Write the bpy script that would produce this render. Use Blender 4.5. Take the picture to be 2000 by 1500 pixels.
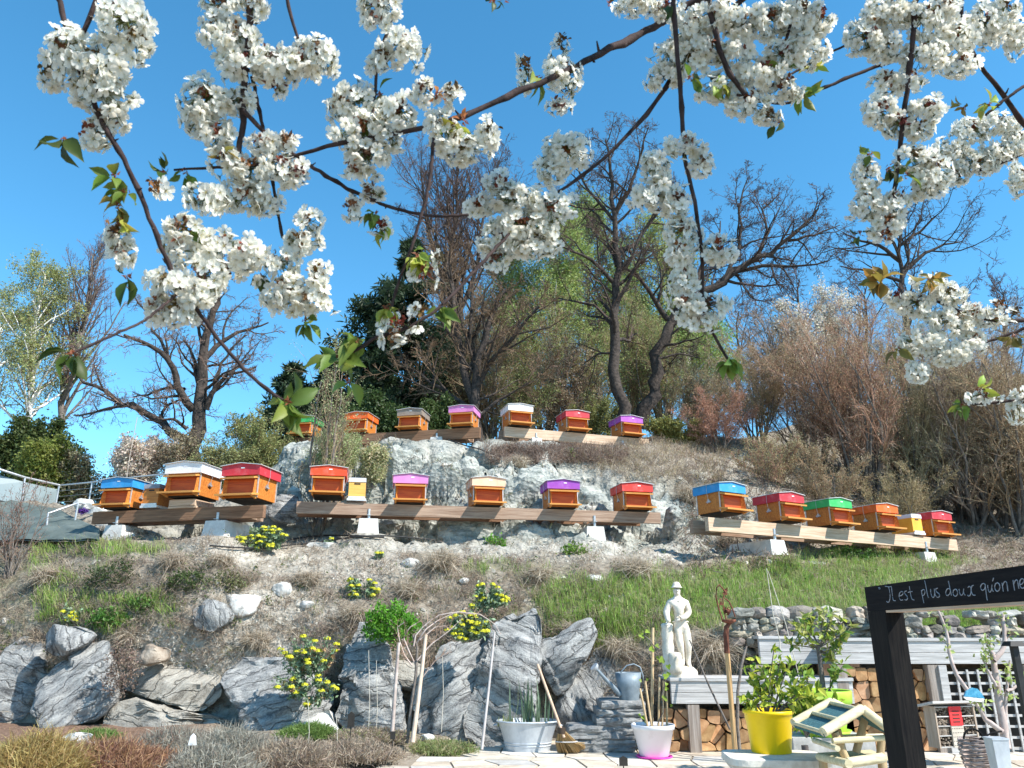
import bpy, bmesh, math, random
import numpy as np
from mathutils import Vector, Matrix, noise
from mathutils.bvhtree import BVHTree
R = math.radians
random.seed(7); RNG = np.random.default_rng(7)
for o in list(bpy.data.objects): bpy.data.objects.remove(o)
scene = bpy.context.scene
COL = scene.collection
# ------------------------------------------------------------------ camera
CAMH = 1.3; PITCH = 18.0; FPX = 1502.0
cam_d = bpy.data.cameras.new('camera'); cam = bpy.data.objects.new('camera', cam_d); COL.objects.link(cam)
cam.location = (0, 0, CAMH); cam.rotation_euler = (R(90 + PITCH), 0, 0)
cam_d.sensor_width = 36; cam_d.lens = FPX / 2000 * 36; cam_d.clip_start = 0.05; cam_d.clip_end = 3000
cam_d.dof.use_dof = True; cam_d.dof.focus_distance = 11.0; cam_d.dof.aperture_fstop = 13
scene.camera = cam
# ------------------------------------------------------------------ sky and sun
SUN = Vector((0.84, -0.52, 1.02)).normalized()
elev = math.asin(SUN.z)
w = bpy.data.worlds.new('World'); scene.world = w; w.use_nodes = True
nt = w.node_tree; bg = nt.nodes['Background']
sky = nt.nodes.new('ShaderNodeTexSky'); sky.sky_type = 'NISHITA'; sky.sun_disc = False
sky.sun_elevation = elev; sky.sun_rotation = math.atan2(SUN.x, SUN.y)
sky.altitude = 900; sky.air_density = 1.0; sky.dust_density = 0.1; sky.ozone_density = 3.5
hs = nt.nodes.new('ShaderNodeHueSaturation'); hs.inputs['Hue'].default_value = 0.483; hs.inputs['Saturation'].default_value = 1.22
nt.links.new(sky.outputs[0], hs.inputs['Color']); nt.links.new(hs.outputs[0], bg.inputs[0]); bg.inputs[1].default_value = 0.15
sl = bpy.data.lights.new('sun', 'SUN'); sl.energy = 4.4; sl.angle = R(0.5); sl.color = (1.0, 0.955, 0.88)
so = bpy.data.objects.new('sun', sl); COL.objects.link(so); so.rotation_euler = SUN.to_track_quat('Z', 'Y').to_euler()
so.location = SUN * 60
scene.view_settings.view_transform = 'Standard'; scene.view_settings.look = 'None'
scene.view_settings.exposure = 0.95; scene.view_settings.gamma = 1
# ------------------------------------------------------------------ pixel <-> world helpers (photograph pixels, 2000 x 1500)
cp, sp = math.cos(R(PITCH)), math.sin(R(PITCH))
def ray(px, py):
    a = (px - 1000) / FPX; b = (750 - py) / FPX
    return Vector((a, cp - b * sp, sp + b * cp))
def at(px, py, Y):
    d = ray(px, py); t = Y / d.y
    return Vector((d.x * t, Y, CAMH + d.z * t))
def at_d(px, py, D):                      # at a distance along the optical axis
    d = ray(px, py); return Vector((0, 0, CAMH)) + d * D
def at_z(px, py, z):
    d = ray(px, py); t = (z - CAMH) / d.z
    return Vector((d.x * t, d.y * t, z))
def proj(p):
    x, y, z = p[0], p[1], p[2] - CAMH
    D = y * cp + z * sp; u = -y * sp + z * cp
    return 1000 + FPX * x / D, 750 - FPX * u / D, D
# ------------------------------------------------------------------ object helpers
def tag(o, label=None, cat=None, group=None, kind=None):
    if label: o['label'] = label
    if cat: o['category'] = cat
    if group: o['group'] = group
    if kind: o['kind'] = kind
    return o
def empty(name, loc, rz=0.0, label=None, cat=None, group=None):
    o = bpy.data.objects.new(name, None); COL.objects.link(o); o.location = loc; o.rotation_euler = (0, 0, rz)
    o.empty_display_size = 0.1
    return tag(o, label, cat, group)
def copy_tree(o, parent=None):
    c = o.copy(); COL.objects.link(c)
    if parent: c.parent = parent
    for ch in list(o.children): copy_tree(ch, c)
    return c
def link(name, me, parent=None, loc=None):
    o = bpy.data.objects.new(name, me); COL.objects.link(o)
    if parent: o.parent = parent
    if loc is not None: o.location = loc
    return o
class MB:
    """collects blocks of vertices and faces; build() links them as ONE mesh object"""
    def __init__(s): s.V = []; s.F = {}; s.n = 0; s.C = []; s.hascol = False; s.smooth = {}
    def arr(s, V, F, mi=0, col=None, smooth=False):
        V = np.asarray(V, float).reshape(-1, 3); F = np.asarray(F, int)
        s.V.append(V)
        if col is not None:
            c = np.asarray(col, float); 
            if c.ndim == 1 or len(c) == 1: c = np.tile(c.reshape(1, 3), (len(V), 1))
            s.hascol = True
        else: c = np.ones((len(V), 3))
        s.C.append(c)
        s.F.setdefault(F.shape[1], []).append((F + s.n, mi, smooth)); s.n += len(V)
        return s
    def faces(s, V, Fl, mi=0, col=None, smooth=False):
        base = s.n; first = True
        V = np.asarray(V, float).reshape(-1, 3); s.V.append(V)
        c = np.ones((len(V), 3))
        if col is not None: c = np.tile(np.asarray(col, float), (len(V), 1)); s.hascol = True
        s.C.append(c); s.n += len(V)
        for f in Fl: s.F.setdefault(len(f), []).append((np.array([f], int) + base, mi, smooth))
        return s
    def box(s, c, d, rz=0, mi=0, col=None, M=None, taper=1.0):
        x, y, z = d[0] / 2, d[1] / 2, d[2] / 2
        v = [(-x, -y, -z), (x, -y, -z), (x, y, -z), (-x, y, -z)] + [(a * taper, b * taper, z) for a, b in ((-x, -y), (x, -y), (x, y), (-x, y))]
        v = np.array(v)
        if M is not None: v = v @ np.array(M.to_3x3()).T
        if rz: cc, ss = math.cos(rz), math.sin(rz); v = v @ np.array([[cc, ss, 0], [-ss, cc, 0], [0, 0, 1]])
        v = v + np.array(c)
        return s.arr(v, [(0, 3, 2, 1), (4, 5, 6, 7), (0, 1, 5, 4), (1, 2, 6, 5), (2, 3, 7, 6), (3, 0, 4, 7)], mi, col)
    def beam(s, a, b, wd, ht, mi=0, col=None, up=(0, 0, 1)):
        a, b = Vector(a), Vector(b); d = (b - a); L = d.length; d.normalize(); u = Vector(up)
        sd = d.cross(u).normalized(); u = sd.cross(d)
        M = Matrix((d, sd, u)).transposed()
        return s.box((a + b) / 2, (L, wd, ht), 0, mi, col, M)
    def tube(s, P, Rr, S=8, mi=0, col=None, cap=True, smooth=True):
        P = np.asarray([tuple(p) for p in P], float); K = len(P)
        Rr = np.full(K, Rr) if np.isscalar(Rr) else np.asarray(Rr, float)
        V, F = tubes(P[None], Rr[None], S)
        s.arr(V, F, mi, col, smooth)
        if cap:
            for e, k in ((0, 0), (K - 1, 1)):
                ring = V[e * S:(e + 1) * S]
                idx = list(range(S))
                if k == 0: idx = idx[::-1]
                s.faces(ring, [tuple(idx)], mi, col)
        return s
    def lathe(s, prof, S=24, c=(0, 0, 0), mi=0, col=None, sx=1, sy=1, smooth=True, cap=(False, False)):
        prof = np.array(prof, float); K = len(prof); th = np.arange(S) / S * 2 * math.pi
        V = np.zeros((K, S, 3)); V[:, :, 0] = prof[:, 0:1] * np.cos(th) * sx; V[:, :, 1] = prof[:, 0:1] * np.sin(th) * sy; V[:, :, 2] = prof[:, 1:2]
        V = V.reshape(-1, 3) + np.array(c)
        i = np.arange(K - 1)[:, None] * S; j = np.arange(S)[None]; j2 = (j + 1) % S
        F = np.stack([i + j, i + j2, i + S + j2, i + S + j], -1).reshape(-1, 4)
        s.arr(V, F, mi, col, smooth)
        if cap[0]: s.faces(V[:S], [tuple(range(S))[::-1]], mi, col)
        if cap[1]: s.faces(V[-S:], [tuple(range(S))], mi, col)
        return s
    def prism(s, poly, y0, y1, mi=0, col=None):
        n = len(poly); V = [(x, y0, z) for x, z in poly] + [(x, y1, z) for x, z in poly]
        F = [tuple(range(n)), tuple(range(2 * n - 1, n - 1, -1))]
        for i in range(n): j = (i + 1) % n; F.append((i, i + n, j + n, j))
        # outline given anticlockwise seen from -y
        return s.faces(V, F, mi, col)
    def mesh(s, name, mats, M=None):
        me = bpy.data.meshes.new(name)
        V = np.concatenate(s.V) if s.V else np.zeros((0, 3))
        if M is not None: V = V @ np.array(M.to_3x3()).T + np.array(M.translation)
        me.vertices.add(len(V)); me.vertices.foreach_set('co', V.ravel())
        lv, ls, lt, mi, sm = [], [], [], [], []; pos = 0
        for k, bl in s.F.items():
            for F, m, smo in bl:
                lv.append(F.ravel()); n = len(F)
                ls.append(pos + np.arange(n) * k); lt.append(np.full(n, k)); pos += n * k
                mi.append(np.full(n, m)); sm.append(np.full(n, smo))
        lv = np.concatenate(lv); ls = np.concatenate(ls); lt = np.concatenate(lt)
        me.loops.add(len(lv)); me.loops.foreach_set('vertex_index', lv.astype(np.int32))
        me.polygons.add(len(ls)); me.polygons.foreach_set('loop_start', ls.astype(np.int32)); me.polygons.foreach_set('loop_total', lt.astype(np.int32))
        me.polygons.foreach_set('material_index', np.concatenate(mi).astype(np.int32))
        me.polygons.foreach_set('use_smooth', np.concatenate(sm))
        if s.hascol:
            ca = me.color_attributes.new('Col', 'FLOAT_COLOR', 'POINT')
            c = np.concatenate(s.C); c4 = np.ones((len(c), 4)); c4[:, :3] = c; ca.data.foreach_set('color', c4.ravel().astype(np.float32))
        for m in (mats if isinstance(mats, (list, tuple)) else [mats]): me.materials.append(m)
        me.update(calc_edges=True); me.validate()
        return me
    def build(s, name, mats, parent=None, M=None, loc=None):
        return link(name, s.mesh(name, mats, M), parent, loc)
def tubes(P, Rr, S=3):
    """P (N,K,3), Rr (N,K) -> vertices and quads of N tubes"""
    N, K, _ = P.shape
    T = np.gradient(P, axis=1); T /= np.linalg.norm(T, axis=2, keepdims=True) + 1e-9
    m = T.mean(1); ref = np.where(np.abs(m[:, 2:3]) > 0.8, np.array([[1., 0, 0]]), np.array([[0, 0, 1.]]))[:, None]
    U = np.cross(T, np.broadcast_to(ref, T.shape)); U /= np.linalg.norm(U, axis=2, keepdims=True) + 1e-9
    W = np.cross(T, U); th = np.arange(S) / S * 2 * math.pi
    V = P[:, :, None] + Rr[:, :, None, None] * (np.cos(th)[None, None, :, None] * U[:, :, None] - np.sin(th)[None, None, :, None] * W[:, :, None])
    n = (np.arange(N) * K * S)[:, None, None]; k = (np.arange(K - 1) * S)[None, :, None]; a = np.arange(S)[None, None]; b = (a + 1) % S
    F = np.stack([n + k + a, n + k + b, n + k + S + b, n + k + S + a], -1).reshape(-1, 4)
    return V.reshape(-1, 3), F
def rotmats(Z, spin=None):
    """N rotation matrices whose z axis is Z, random spin"""
    Z = Z / (np.linalg.norm(Z, axis=1, keepdims=True) + 1e-9); N = len(Z)
    A = RNG.normal(size=(N, 3)); X = np.cross(A, Z); X /= np.linalg.norm(X, axis=1, keepdims=True) + 1e-9
    Y = np.cross(Z, X)
    return np.stack([X, Y, Z], 2)
def instance(tv, tf, Pos, Rot, Sc):
    """tv (n,3) template, tf (m,k); -> all copies"""
    N = len(Pos); n = len(tv)
    if np.ndim(Sc) == 1: Sc = np.asarray(Sc)[:, None]
    V = np.einsum('nij,kj->nki', Rot, tv) * (Sc[:, None, :] if np.ndim(Sc) == 2 else Sc) + Pos[:, None]
    F = (np.arange(N) * n)[:, None, None] + np.asarray(tf)[None]
    return V.reshape(-1, 3), F.reshape(-1, np.asarray(tf).shape[1])
# ------------------------------------------------------------------ materials
def nodes(m): return m.node_tree.nodes, m.node_tree.links
def mat(name, c1, c2=None, scale=8.0, rough=0.8, bump=0.0, bscale=None, detail=6.0, metal=0.0, attr=False, stretch=None, c3=None, spec=0.3, coat=0.0, lo=0.35, hi=0.65):
    m = bpy.data.materials.new(name); m.use_nodes = True; N, L = nodes(m); b = N['Principled BSDF']
    b.inputs['Roughness'].default_value = rough; b.inputs['Metallic'].default_value = metal; b.inputs['Specular IOR Level'].default_value = spec
    if coat: b.inputs['Coat Weight'].default_value = coat
    tc = N.new('ShaderNodeTexCoord'); mp = N.new('ShaderNodeMapping'); L.new(tc.outputs['Object'], mp.inputs[0])
    if stretch: mp.inputs['Scale'].default_value = stretch
    nz = N.new('ShaderNodeTexNoise'); nz.inputs['Scale'].default_value = scale; nz.inputs['Detail'].default_value = detail; nz.inputs['Roughness'].default_value = 0.65
    L.new(mp.outputs[0], nz.inputs['Vector'])
    rp = N.new('ShaderNodeValToRGB'); e = rp.color_ramp.elements
    e[0].position = lo; e[0].color = (*c1, 1); e[1].position = hi; e[1].color = (*(c2 or c1), 1)
    if c3: x = e.new(min(hi + 0.12, 1)); x.color = (*c3, 1)
    L.new(nz.outputs['Fac'], rp.inputs[0]); out = rp.outputs[0]
    if attr:
        at_ = N.new('ShaderNodeAttribute'); at_.attribute_name = 'Col'; mx = N.new('ShaderNodeMix'); mx.data_type = 'RGBA'; mx.blend_type = 'MULTIPLY'
        mx.inputs['Factor'].default_value = 1; L.new(out, mx.inputs['A']); L.new(at_.outputs['Color'], mx.inputs['B']); out = mx.outputs['Result']
    L.new(out, b.inputs['Base Color'])
    if bump:
        n2 = N.new('ShaderNodeTexNoise'); n2.inputs['Scale'].default_value = bscale or scale * 3; n2.inputs['Detail'].default_value = 8
        L.new(mp.outputs[0], n2.inputs['Vector'])
        bp = N.new('ShaderNodeBump'); bp.inputs['Strength'].default_value = 1; bp.inputs['Distance'].default_value = bump
        L.new(n2.outputs['Fac'], bp.inputs['Height']); L.new(bp.outputs[0], b.inputs['Normal'])
    return m
def leafmat(name, c1, c2, trans=0.35, scale=20, rough=0.5):
    m = bpy.data.materials.new(name); m.use_nodes = True; N, L = nodes(m); b = N['Principled BSDF']; out = N['Material Output']
    b.inputs['Roughness'].default_value = rough; b.inputs['Specular IOR Level'].default_value = 0.35
    tc = N.new('ShaderNodeTexCoord'); nz = N.new('ShaderNodeTexNoise'); nz.inputs['Scale'].default_value = scale
    L.new(tc.outputs['Object'], nz.inputs['Vector']); rp = N.new('ShaderNodeValToRGB'); e = rp.color_ramp.elements
    e[0].position = 0.35; e[0].color = (*c1, 1); e[1].position = 0.65; e[1].color = (*c2, 1); L.new(nz.outputs['Fac'], rp.inputs[0])
    a = N.new('ShaderNodeAttribute'); a.attribute_name = 'Col'; mx = N.new('ShaderNodeMix'); mx.data_type = 'RGBA'; mx.blend_type = 'MULTIPLY'
    mx.inputs['Factor'].default_value = 1; L.new(rp.outputs[0], mx.inputs['A']); L.new(a.outputs['Color'], mx.inputs['B'])
    L.new(mx.outputs['Result'], b.inputs['Base Color'])
    tr = N.new('ShaderNodeBsdfTranslucent'); L.new(mx.outputs['Result'], tr.inputs[0]); ms = N.new('ShaderNodeMixShader'); ms.inputs[0].default_value = trans
    L.new(b.outputs[0], ms.inputs[1]); L.new(tr.outputs[0], ms.inputs[2]); L.new(ms.outputs[0], out.inputs[0])
    return m
def woodmat(name, c1, c2, axis=0, rough=0.7, scale=6, bump=0.002, c3=None):
    st = [12, 12, 12]; st[axis] = 0.7
    return mat(name, c1, c2, scale=scale * 0.5, rough=rough, bump=bump, bscale=scale, stretch=tuple(st), c3=c3)
M = {}
M['bark'] = mat('bark', (0.025, 0.02, 0.017), (0.085, 0.066, 0.055), 14, 0.95, 0.02, 20)
M['bark_grey'] = mat('bark_grey', (0.10, 0.085, 0.075), (0.22, 0.19, 0.165), 10, 0.95, 0.02, 20)
M['twig'] = mat('twig', (0.14, 0.112, 0.088), (0.235, 0.19, 0.15), 3, 0.9, attr=True)
M['birch_bark'] = mat('birch_bark', (0.12, 0.10, 0.09), (0.72, 0.70, 0.66), 5, 0.7, stretch=(1, 1, 4), lo=0.38, hi=0.46)
M['leaf'] = leafmat('leaf', (0.9, 0.9, 0.9), (1, 1, 1), 0.4)
M['steel'] = mat('steel', (0.45, 0.46, 0.47), (0.6, 0.61, 0.62), 20, 0.45, metal=0.7)
M['zinc'] = mat('zinc', (0.42, 0.45, 0.48), (0.58, 0.61, 0.64), 9, 0.5, metal=0.35, stretch=(1, 1, 0.5))
M['concrete'] = mat('concrete', (0.5, 0.48, 0.45), (0.66, 0.64, 0.6), 9, 0.9, 0.002, 60)
M['rubber'] = mat('rubber', (0.015, 0.015, 0.015), (0.03, 0.03, 0.03), 9, 0.6)
# ------------------------------------------------------------------ the hillside
PROF = {
 -700: [(1470, 10.6), (1340, 11.1), (1215, 11.25), (1130, 12.0), (1070, 13.0), (1040, 13.8), (1000, 15.5), (960, 17.0), (930, 18.5)],
 -200: [(1470, 10.6), (1340, 11.1), (1215, 11.25), (1130, 12.0), (1070, 13.0), (1050, 13.6), (1010, 15.3), (965, 17.0), (950, 18.0)],
    0: [(1470, 10.6), (1340, 11.1), (1215, 11.25), (1130, 12.0), (1072, 13.0), (1060, 13.4), (1022, 15.2), (985, 17.0), (975, 17.6)],
  200: [(1470, 10.6), (1340, 10.9), (1205, 10.85), (1125, 11.2), (1070, 11.8), (1058, 12.2), (1040, 13.0), (1015, 14.2), (990, 15.5)],
  420: [(1470, 10.6), (1330, 10.8), (1195, 10.75), (1115, 11.0), (1066, 11.4), (1054, 11.9), (1025, 12.8), (995, 13.8), (966, 15.2)],
  560: [(1470, 10.6), (1320, 10.9), (1200, 11.05), (1115, 11.6), (1062, 12.3), (1050, 13.0), (1000, 13.5), (945, 14.2), (905, 15.6)],
  700: [(1470, 10.6), (1320, 10.9), (1205, 11.05), (1120, 11.6), (1062, 12.3), (1046, 13.0), (985, 13.4), (915, 14.4), (872, 16.2)],
  900: [(1470, 10.6), (1320, 10.9), (1205, 11.05), (1120, 11.6), (1062, 12.3), (1046, 13.0), (990, 13.4), (920, 14.4), (868, 16.4)],
 1150: [(1470, 10.6), (1320, 10.9), (1205, 11.05), (1130, 11.5), (1072, 12.3), (1058, 13.0), (990, 13.6), (925, 14.6), (882, 16.6)],
 1300: [(1470, 10.6), (1322, 10.45), (1225, 10.7), (1150, 11.4), (1085, 12.4), (1062, 13.2), (985, 14.3), (905, 16.0), (842, 18.5)],
 1450: [(1470, 10.6), (1330, 10.35), (1240, 10.55), (1160, 11.5), (1096, 12.6), (1066, 13.3), (990, 14.6), (925, 16.2), (855, 19.5)],
 1650: [(1470, 10.6), (1330, 10.35), (1215, 10.9), (1150, 12.0), (1108, 13.2), (1082, 14.0), (1000, 16.0), (900, 19.0), (800, 24.0)],
 1850: [(1470, 10.6), (1330, 10.35), (1210, 11.0), (1150, 12.4), (1118, 14.0), (1092, 15.0), (1020, 17.0), (880, 21.0), (745, 28.0)],
 2150: [(1470, 10.6), (1330, 10.35), (1210, 11.0), (1150, 12.4), (1118, 14.0), (1092, 15.0), (1010, 17.0), (860, 21.5), (700, 30.0)],
 2800: [(1470, 10.6), (1330, 10.35), (1210, 11.0), (1150, 12.4), (1118, 14.0), (1092, 15.0), (1000, 17.0), (850, 21.5), (690, 30.0)]}
PK = sorted(PROF); PA = np.array([PROF[k] for k in PK], float)
def prof(px):
    a = np.empty((9, 2))
    for i in range(9):
        for j in range(2): a[i, j] = np.interp(px, PK, PA[:, i, j])
    return a
def smooth(e0, e1, x): t = min(max((x - e0) / (e1 - e0), 0), 1); return t * t * (3 - 2 * t)
def ell(px, py, cx, cy, rx, ry, soft=0.45):
    d = math.hypot((px - cx) / rx, (py - cy) / ry); return 1 - smooth(1 - soft, 1 + soft, d)
def zone(px, py):
    """what grows or lies where on the slope: rock, green, pale scree (0..1)"""
    n = noise.noise(Vector((px / 60, py / 40, 3.1))) * 0.5 + noise.noise(Vector((px / 18, py / 14, 7.7))) * 0.35
    rock = max(ell(px, py, 900, 965, 420, 95), ell(px, py, 1180, 985, 260, 75), ell(px, py, 620, 960, 110, 90), ell(px, py, 540, 1010, 70, 40) )
    rock = max(rock, 0.8 * ell(px, py, 320, 1370, 170, 60), 0.6 * ell(px, py, 390, 1030, 90, 20))
    rock = max(rock, .75 * ell(px, py, 1370, 1010, 130, 60)); rock *= 1 - 0.9 * ell(px, py, 1300, 890, 140, 45)
    green = max(ell(px, py, 1260, 1175, 210, 55), ell(px, py, 1560, 1150, 260, 60), ell(px, py, 1180, 1220, 110, 50), ell(px, py, 1720, 1100, 160, 30), 0.9 * ell(px, py, 1900, 1210, 300, 30),
                0.8 * ell(px, py, 200, 1072, 120, 16), 0.45 * ell(px, py, 190, 1190, 150, 45), 0.3 * ell(px, py, 60, 1160, 160, 70), 0.35 * ell(px, py, 1000, 1110, 90, 20))
    pale = max(.7 * ell(px, py, 680, 1110, 170, 40), .9 * ell(px, py, 400, 1290, 190, 80), .8 * ell(px, py, 520, 1190, 130, 50), ell(px, py, 1400, 1085, 200, 18), ell(px, py, 1000, 1063, 420, 12), 0.6 * ell(px, py, 1450, 950, 160, 80), ell(px, py, 480, 1080, 120, 18), 0.5 * ell(px, py, 1100, 1085, 200, 16))
    rock = min(max(rock + n * 0.5 * (0.1 < rock < 0.95), 0), 1); green = min(max(green + n * (green > 0.02), 0), 1); pale = min(max(pale + n * (pale > 0.02), 0), 1)
    return rock, green, pale
def rock_h(p, amp=1.0):
    q = Vector((p.x * 0.8 + p.z * 0.6, p.y * .8, p.z * 1.5 - p.x * 0.65)); q += Vector((noise.noise(q * 1.3), noise.noise(q * 1.3 + Vector((9, 0, 0))), noise.noise(q * 1.3 + Vector((0, 9, 0))))) * .35
    d, pts = noise.voronoi(q * 0.8, distance_metric='DISTANCE', exponent=2.5)
    e = min((d[1] - d[0]) * 4, 1); c = pts[0]; tilt = (noise.cell(c * 2.1) - .5) * (q.x - c.x / 1) * .12 + (noise.cell(c * 4.7) - .5) * (q.z - c.z) * .12
    h = 0.42 * (noise.cell(c * 3.3) - 0.5) + 0.17 * e + tilt * .3
    d2, pts2 = noise.voronoi(q * 2.3, distance_metric='DISTANCE', exponent=2.5)
    h += 0.11 * (noise.cell(pts2[0] * 3.3) - 0.5) + 0.035 * min((d2[1] - d2[0]) * 6, 1)
    h += 0.05 * noise.fractal(p * 2.4, 0.9, 2.1, 4) + .03 * noise.noise(Vector((q.x * 2, q.y * 2, q.z * 9)))
    return h * amp
def make_hill():
    cols = np.concatenate([np.arange(-700, -60, 24), np.arange(-60, 2060, 5.0), np.arange(2060, 2801, 24)])
    # rows: param through the nine control points, then over the crest and down to the plain
    segs = [10, 12, 26, 26, 10, 26, 34, 24]
    ts = np.concatenate([i + np.arange(n) / n for i, n in enumerate(segs)] + [[8.0]])
    extra = [(1.5, -0.05), (4, -0.35), (9, -0.9), (25, -1.8), (70, -2.6), (240, -3.2)]
    nr = len(ts) + len(extra); V = np.zeros((len(cols), nr, 3)); C = np.zeros((len(cols), nr, 3))
    for i, px in enumerate(cols):
        a = prof(px); k = np.arange(9)
        pys = np.interp(ts, k, a[:, 0]); Ys = np.interp(ts, k, a[:, 1])
        pys = np.convolve(np.pad(pys, 4, 'edge'), np.ones(9) / 9, 'valid'); Ys = np.convolve(np.pad(Ys, 4, 'edge'), np.ones(9) / 9, 'valid')
        for j in range(len(ts)):
            p = at(px, pys[j], Ys[j])
            if j == 0: p.z = -0.02
            rk, gr, pl = zone(px, pys[j]); C[i, j] = (rk, gr, pl)
            edge = min(j / 12, 1)
            h = 0.0
            if rk > 0.02: h += (rock_h(p) * (.5 + .8 * smooth(5.0, 6.2, ts[j])) - .22 * (1 - smooth(5.2, 6.6, ts[j]))) * rk
            h += (0.07 * noise.fractal(p * 0.9, 1, 2, 4) + 0.035 * noise.noise(p * 4.0)) * (1 - rk) * edge
            h += (0.02 * abs(noise.noise(p * 9.0)) + 0.02 * noise.noise(p * 17.0)) * edge * (1 + rk)
            V[i, j] = (p.x, p.y - 0.62 * h, p.z + 0.78 * h)
        pc = V[i, len(ts) - 1]; rat = pc[0] / pc[1]
        for e, (dy, dz) in enumerate(extra):
            Y = pc[1] + dy; z = max(pc[2] + dz, 0.2)
            q = Vector((Y * rat, Y, z)); z += 0.15 * noise.fractal(q * 0.3, 1, 2, 3)
            V[i, len(ts) + e] = (Y * rat, Y, z); C[i, len(ts) + e] = (0, 0.35, 0.1)
    # level pads where the footings stand
    def pad(a, Ya, b, px, py, rad=.62):
        A = at(a[0], a[1], Ya) if Ya else None; B = at_z(b[0], b[1], A.z); p = min((A.lerp(B, u) for u in np.linspace(0, 1, 300)), key=lambda q: abs(proj(q)[0] - px)); z = at(px, py, p.y).z
        d = np.hypot(V[:, :, 0] - p.x, (V[:, :, 1] - p.y - .15) * .8); w = np.clip((rad - d) / (rad * .55), 0, 1); w = w * w * (3 - 2 * w); t = V[:, :, 2] + (z + .02 - V[:, :, 2]) * w; V[:, :, 2] = np.where(t > V[:, :, 2], t, V[:, :, 2])
    for px, py in ((722, 1046), (1161, 1060)): pad((580, 979), 12.35, (1290, 1001), px, py)
    for px, py in ((1510, 1088), (1806, 1108)): pad((1383, 1010), 12.0, (1868, 1054), px, py)
    for px, py in ((1047, 870), (1217, 893), (1130, 886)): pad((986, 833), 16.2, (1267, 858), px, py, 1.1)
    pad((937, 834), 16.3, (560, 856), 853, 868, .9); pad((515, 986), 11.7, (182, 1000), 428, 1052)
    nc = len(cols); i = np.arange(nc - 1)[:, None] * nr; j = np.arange(nr - 1)[None]
    F = np.stack([i + j, i + nr + j, i + nr + j + 1, i + j + 1], -1).reshape(-1, 4)
    mb = MB(); mb.arr(V.reshape(-1, 3), F, 0, C.reshape(-1, 3), True)
    m = bpy.data.materials.new('hillside'); m.use_nodes = True; N, L = nodes(m); b = N['Principled BSDF']; b.inputs['Roughness'].default_value = 0.95; b.inputs['Specular IOR Level'].default_value = 0.15
    tc = N.new('ShaderNodeTexCoord'); at_ = N.new('ShaderNodeAttribute'); at_.attribute_name = 'Col'; sep = N.new('ShaderNodeSeparateColor'); L.new(at_.outputs['Color'], sep.inputs[0])
    def nz(sc, det=8, st=None, rough=0.65):
        x = N.new('ShaderNodeTexNoise'); x.inputs['Scale'].default_value = sc; x.inputs['Detail'].default_value = det; x.inputs['Roughness'].default_value = rough
        if st:
            mp = N.new('ShaderNodeMapping'); mp.inputs['Scale'].default_value = st; mp.inputs['Rotation'].default_value = (0, R(35), 0); L.new(tc.outputs['Object'], mp.inputs[0]); L.new(mp.outputs[0], x.inputs['Vector'])
        else: L.new(tc.outputs['Object'], x.inputs['Vector'])
        return x.outputs['Fac']
    def ramp(src, *cs):
        r = N.new('ShaderNodeValToRGB'); e = r.color_ramp.elements
        e[0].position, e[0].color = cs[0][0], (*cs[0][1], 1); e[1].position, e[1].color = cs[1][0], (*cs[1][1], 1)
        for p_, c_ in cs[2:]: x = e.new(p_); x.color = (*c_, 1)
        L.new(src, r.inputs[0]); return r.outputs[0]
    def mix(f, a, c):
        x = N.new('ShaderNodeMix'); x.data_type = 'RGBA'; L.new(f, x.inputs['Factor']); L.new(a, x.inputs['A']); L.new(c, x.inputs['B']); return x.outputs['Result']
    soil = ramp(nz(7), (0.3, (0.12, 0.10, 0.078)), (0.5, (0.25, 0.215, 0.17)), (0.72, (0.36, 0.325, 0.27)))
    scree = ramp(nz(13), (0.34, (0.18, 0.16, 0.13)), (0.48, (0.38, 0.345, 0.29)), (0.7, (0.52, 0.485, 0.42)))
    rock = ramp(nz(2.2, 10, (1, 1, 3.4), 0.7), (0.3, (0.09, 0.10, 0.095)), (0.43, (0.22, 0.24, 0.22)), (0.52, (0.36, 0.37, 0.335)), (0.68, (0.50, 0.49, 0.44)))
    gsoil = ramp(nz(9), (0.35, (0.06, 0.075, 0.025)), (0.65, (0.15, 0.16, 0.06)))
    c = mix(sep.outputs[2], soil, scree); c = mix(sep.outputs[1], c, gsoil); c = mix(sep.outputs[0], c, rock)
    L.new(c, b.inputs['Base Color'])
    h = N.new('ShaderNodeMath'); h.operation = 'ADD'; L.new(nz(9, 12, (1, 1, 2.2), 0.7), h.inputs[0])
    vo = N.new('ShaderNodeTexVoronoi'); vo.inputs['Scale'].default_value = 14; L.new(tc.outputs['Object'], vo.inputs['Vector']); L.new(vo.outputs['Distance'], h.inputs[1])
    bp = N.new('ShaderNodeBump'); bp.inputs['Distance'].default_value = 0.03; bp.inputs['Strength'].default_value = 1; L.new(h.outputs[0], bp.inputs['Height']); L.new(bp.outputs[0], b.inputs['Normal'])
    o = mb.build('hillside', m); tag(o, kind='structure')
    return o, V.reshape(-1, 3), F
hill, HV, HF = make_hill()
BV = BVHTree.FromPolygons([tuple(v) for v in HV], [tuple(f) for f in HF])
def hz(x, y, default=0.0):
    h = BV.ray_cast(Vector((x, y, 60)), Vector((0, 0, -1)))
    return h[0].z if h[0] is not None else default
def hit(px, py):
    d = ray(px, py); d.normalize(); h = BV.ray_cast(Vector((0, 0, CAMH)), d)
    return (h[0], h[1]) if h[0] is not None else (None, None)
def xat(px, Y, py=1000): return at(px, py, Y).x
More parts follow.
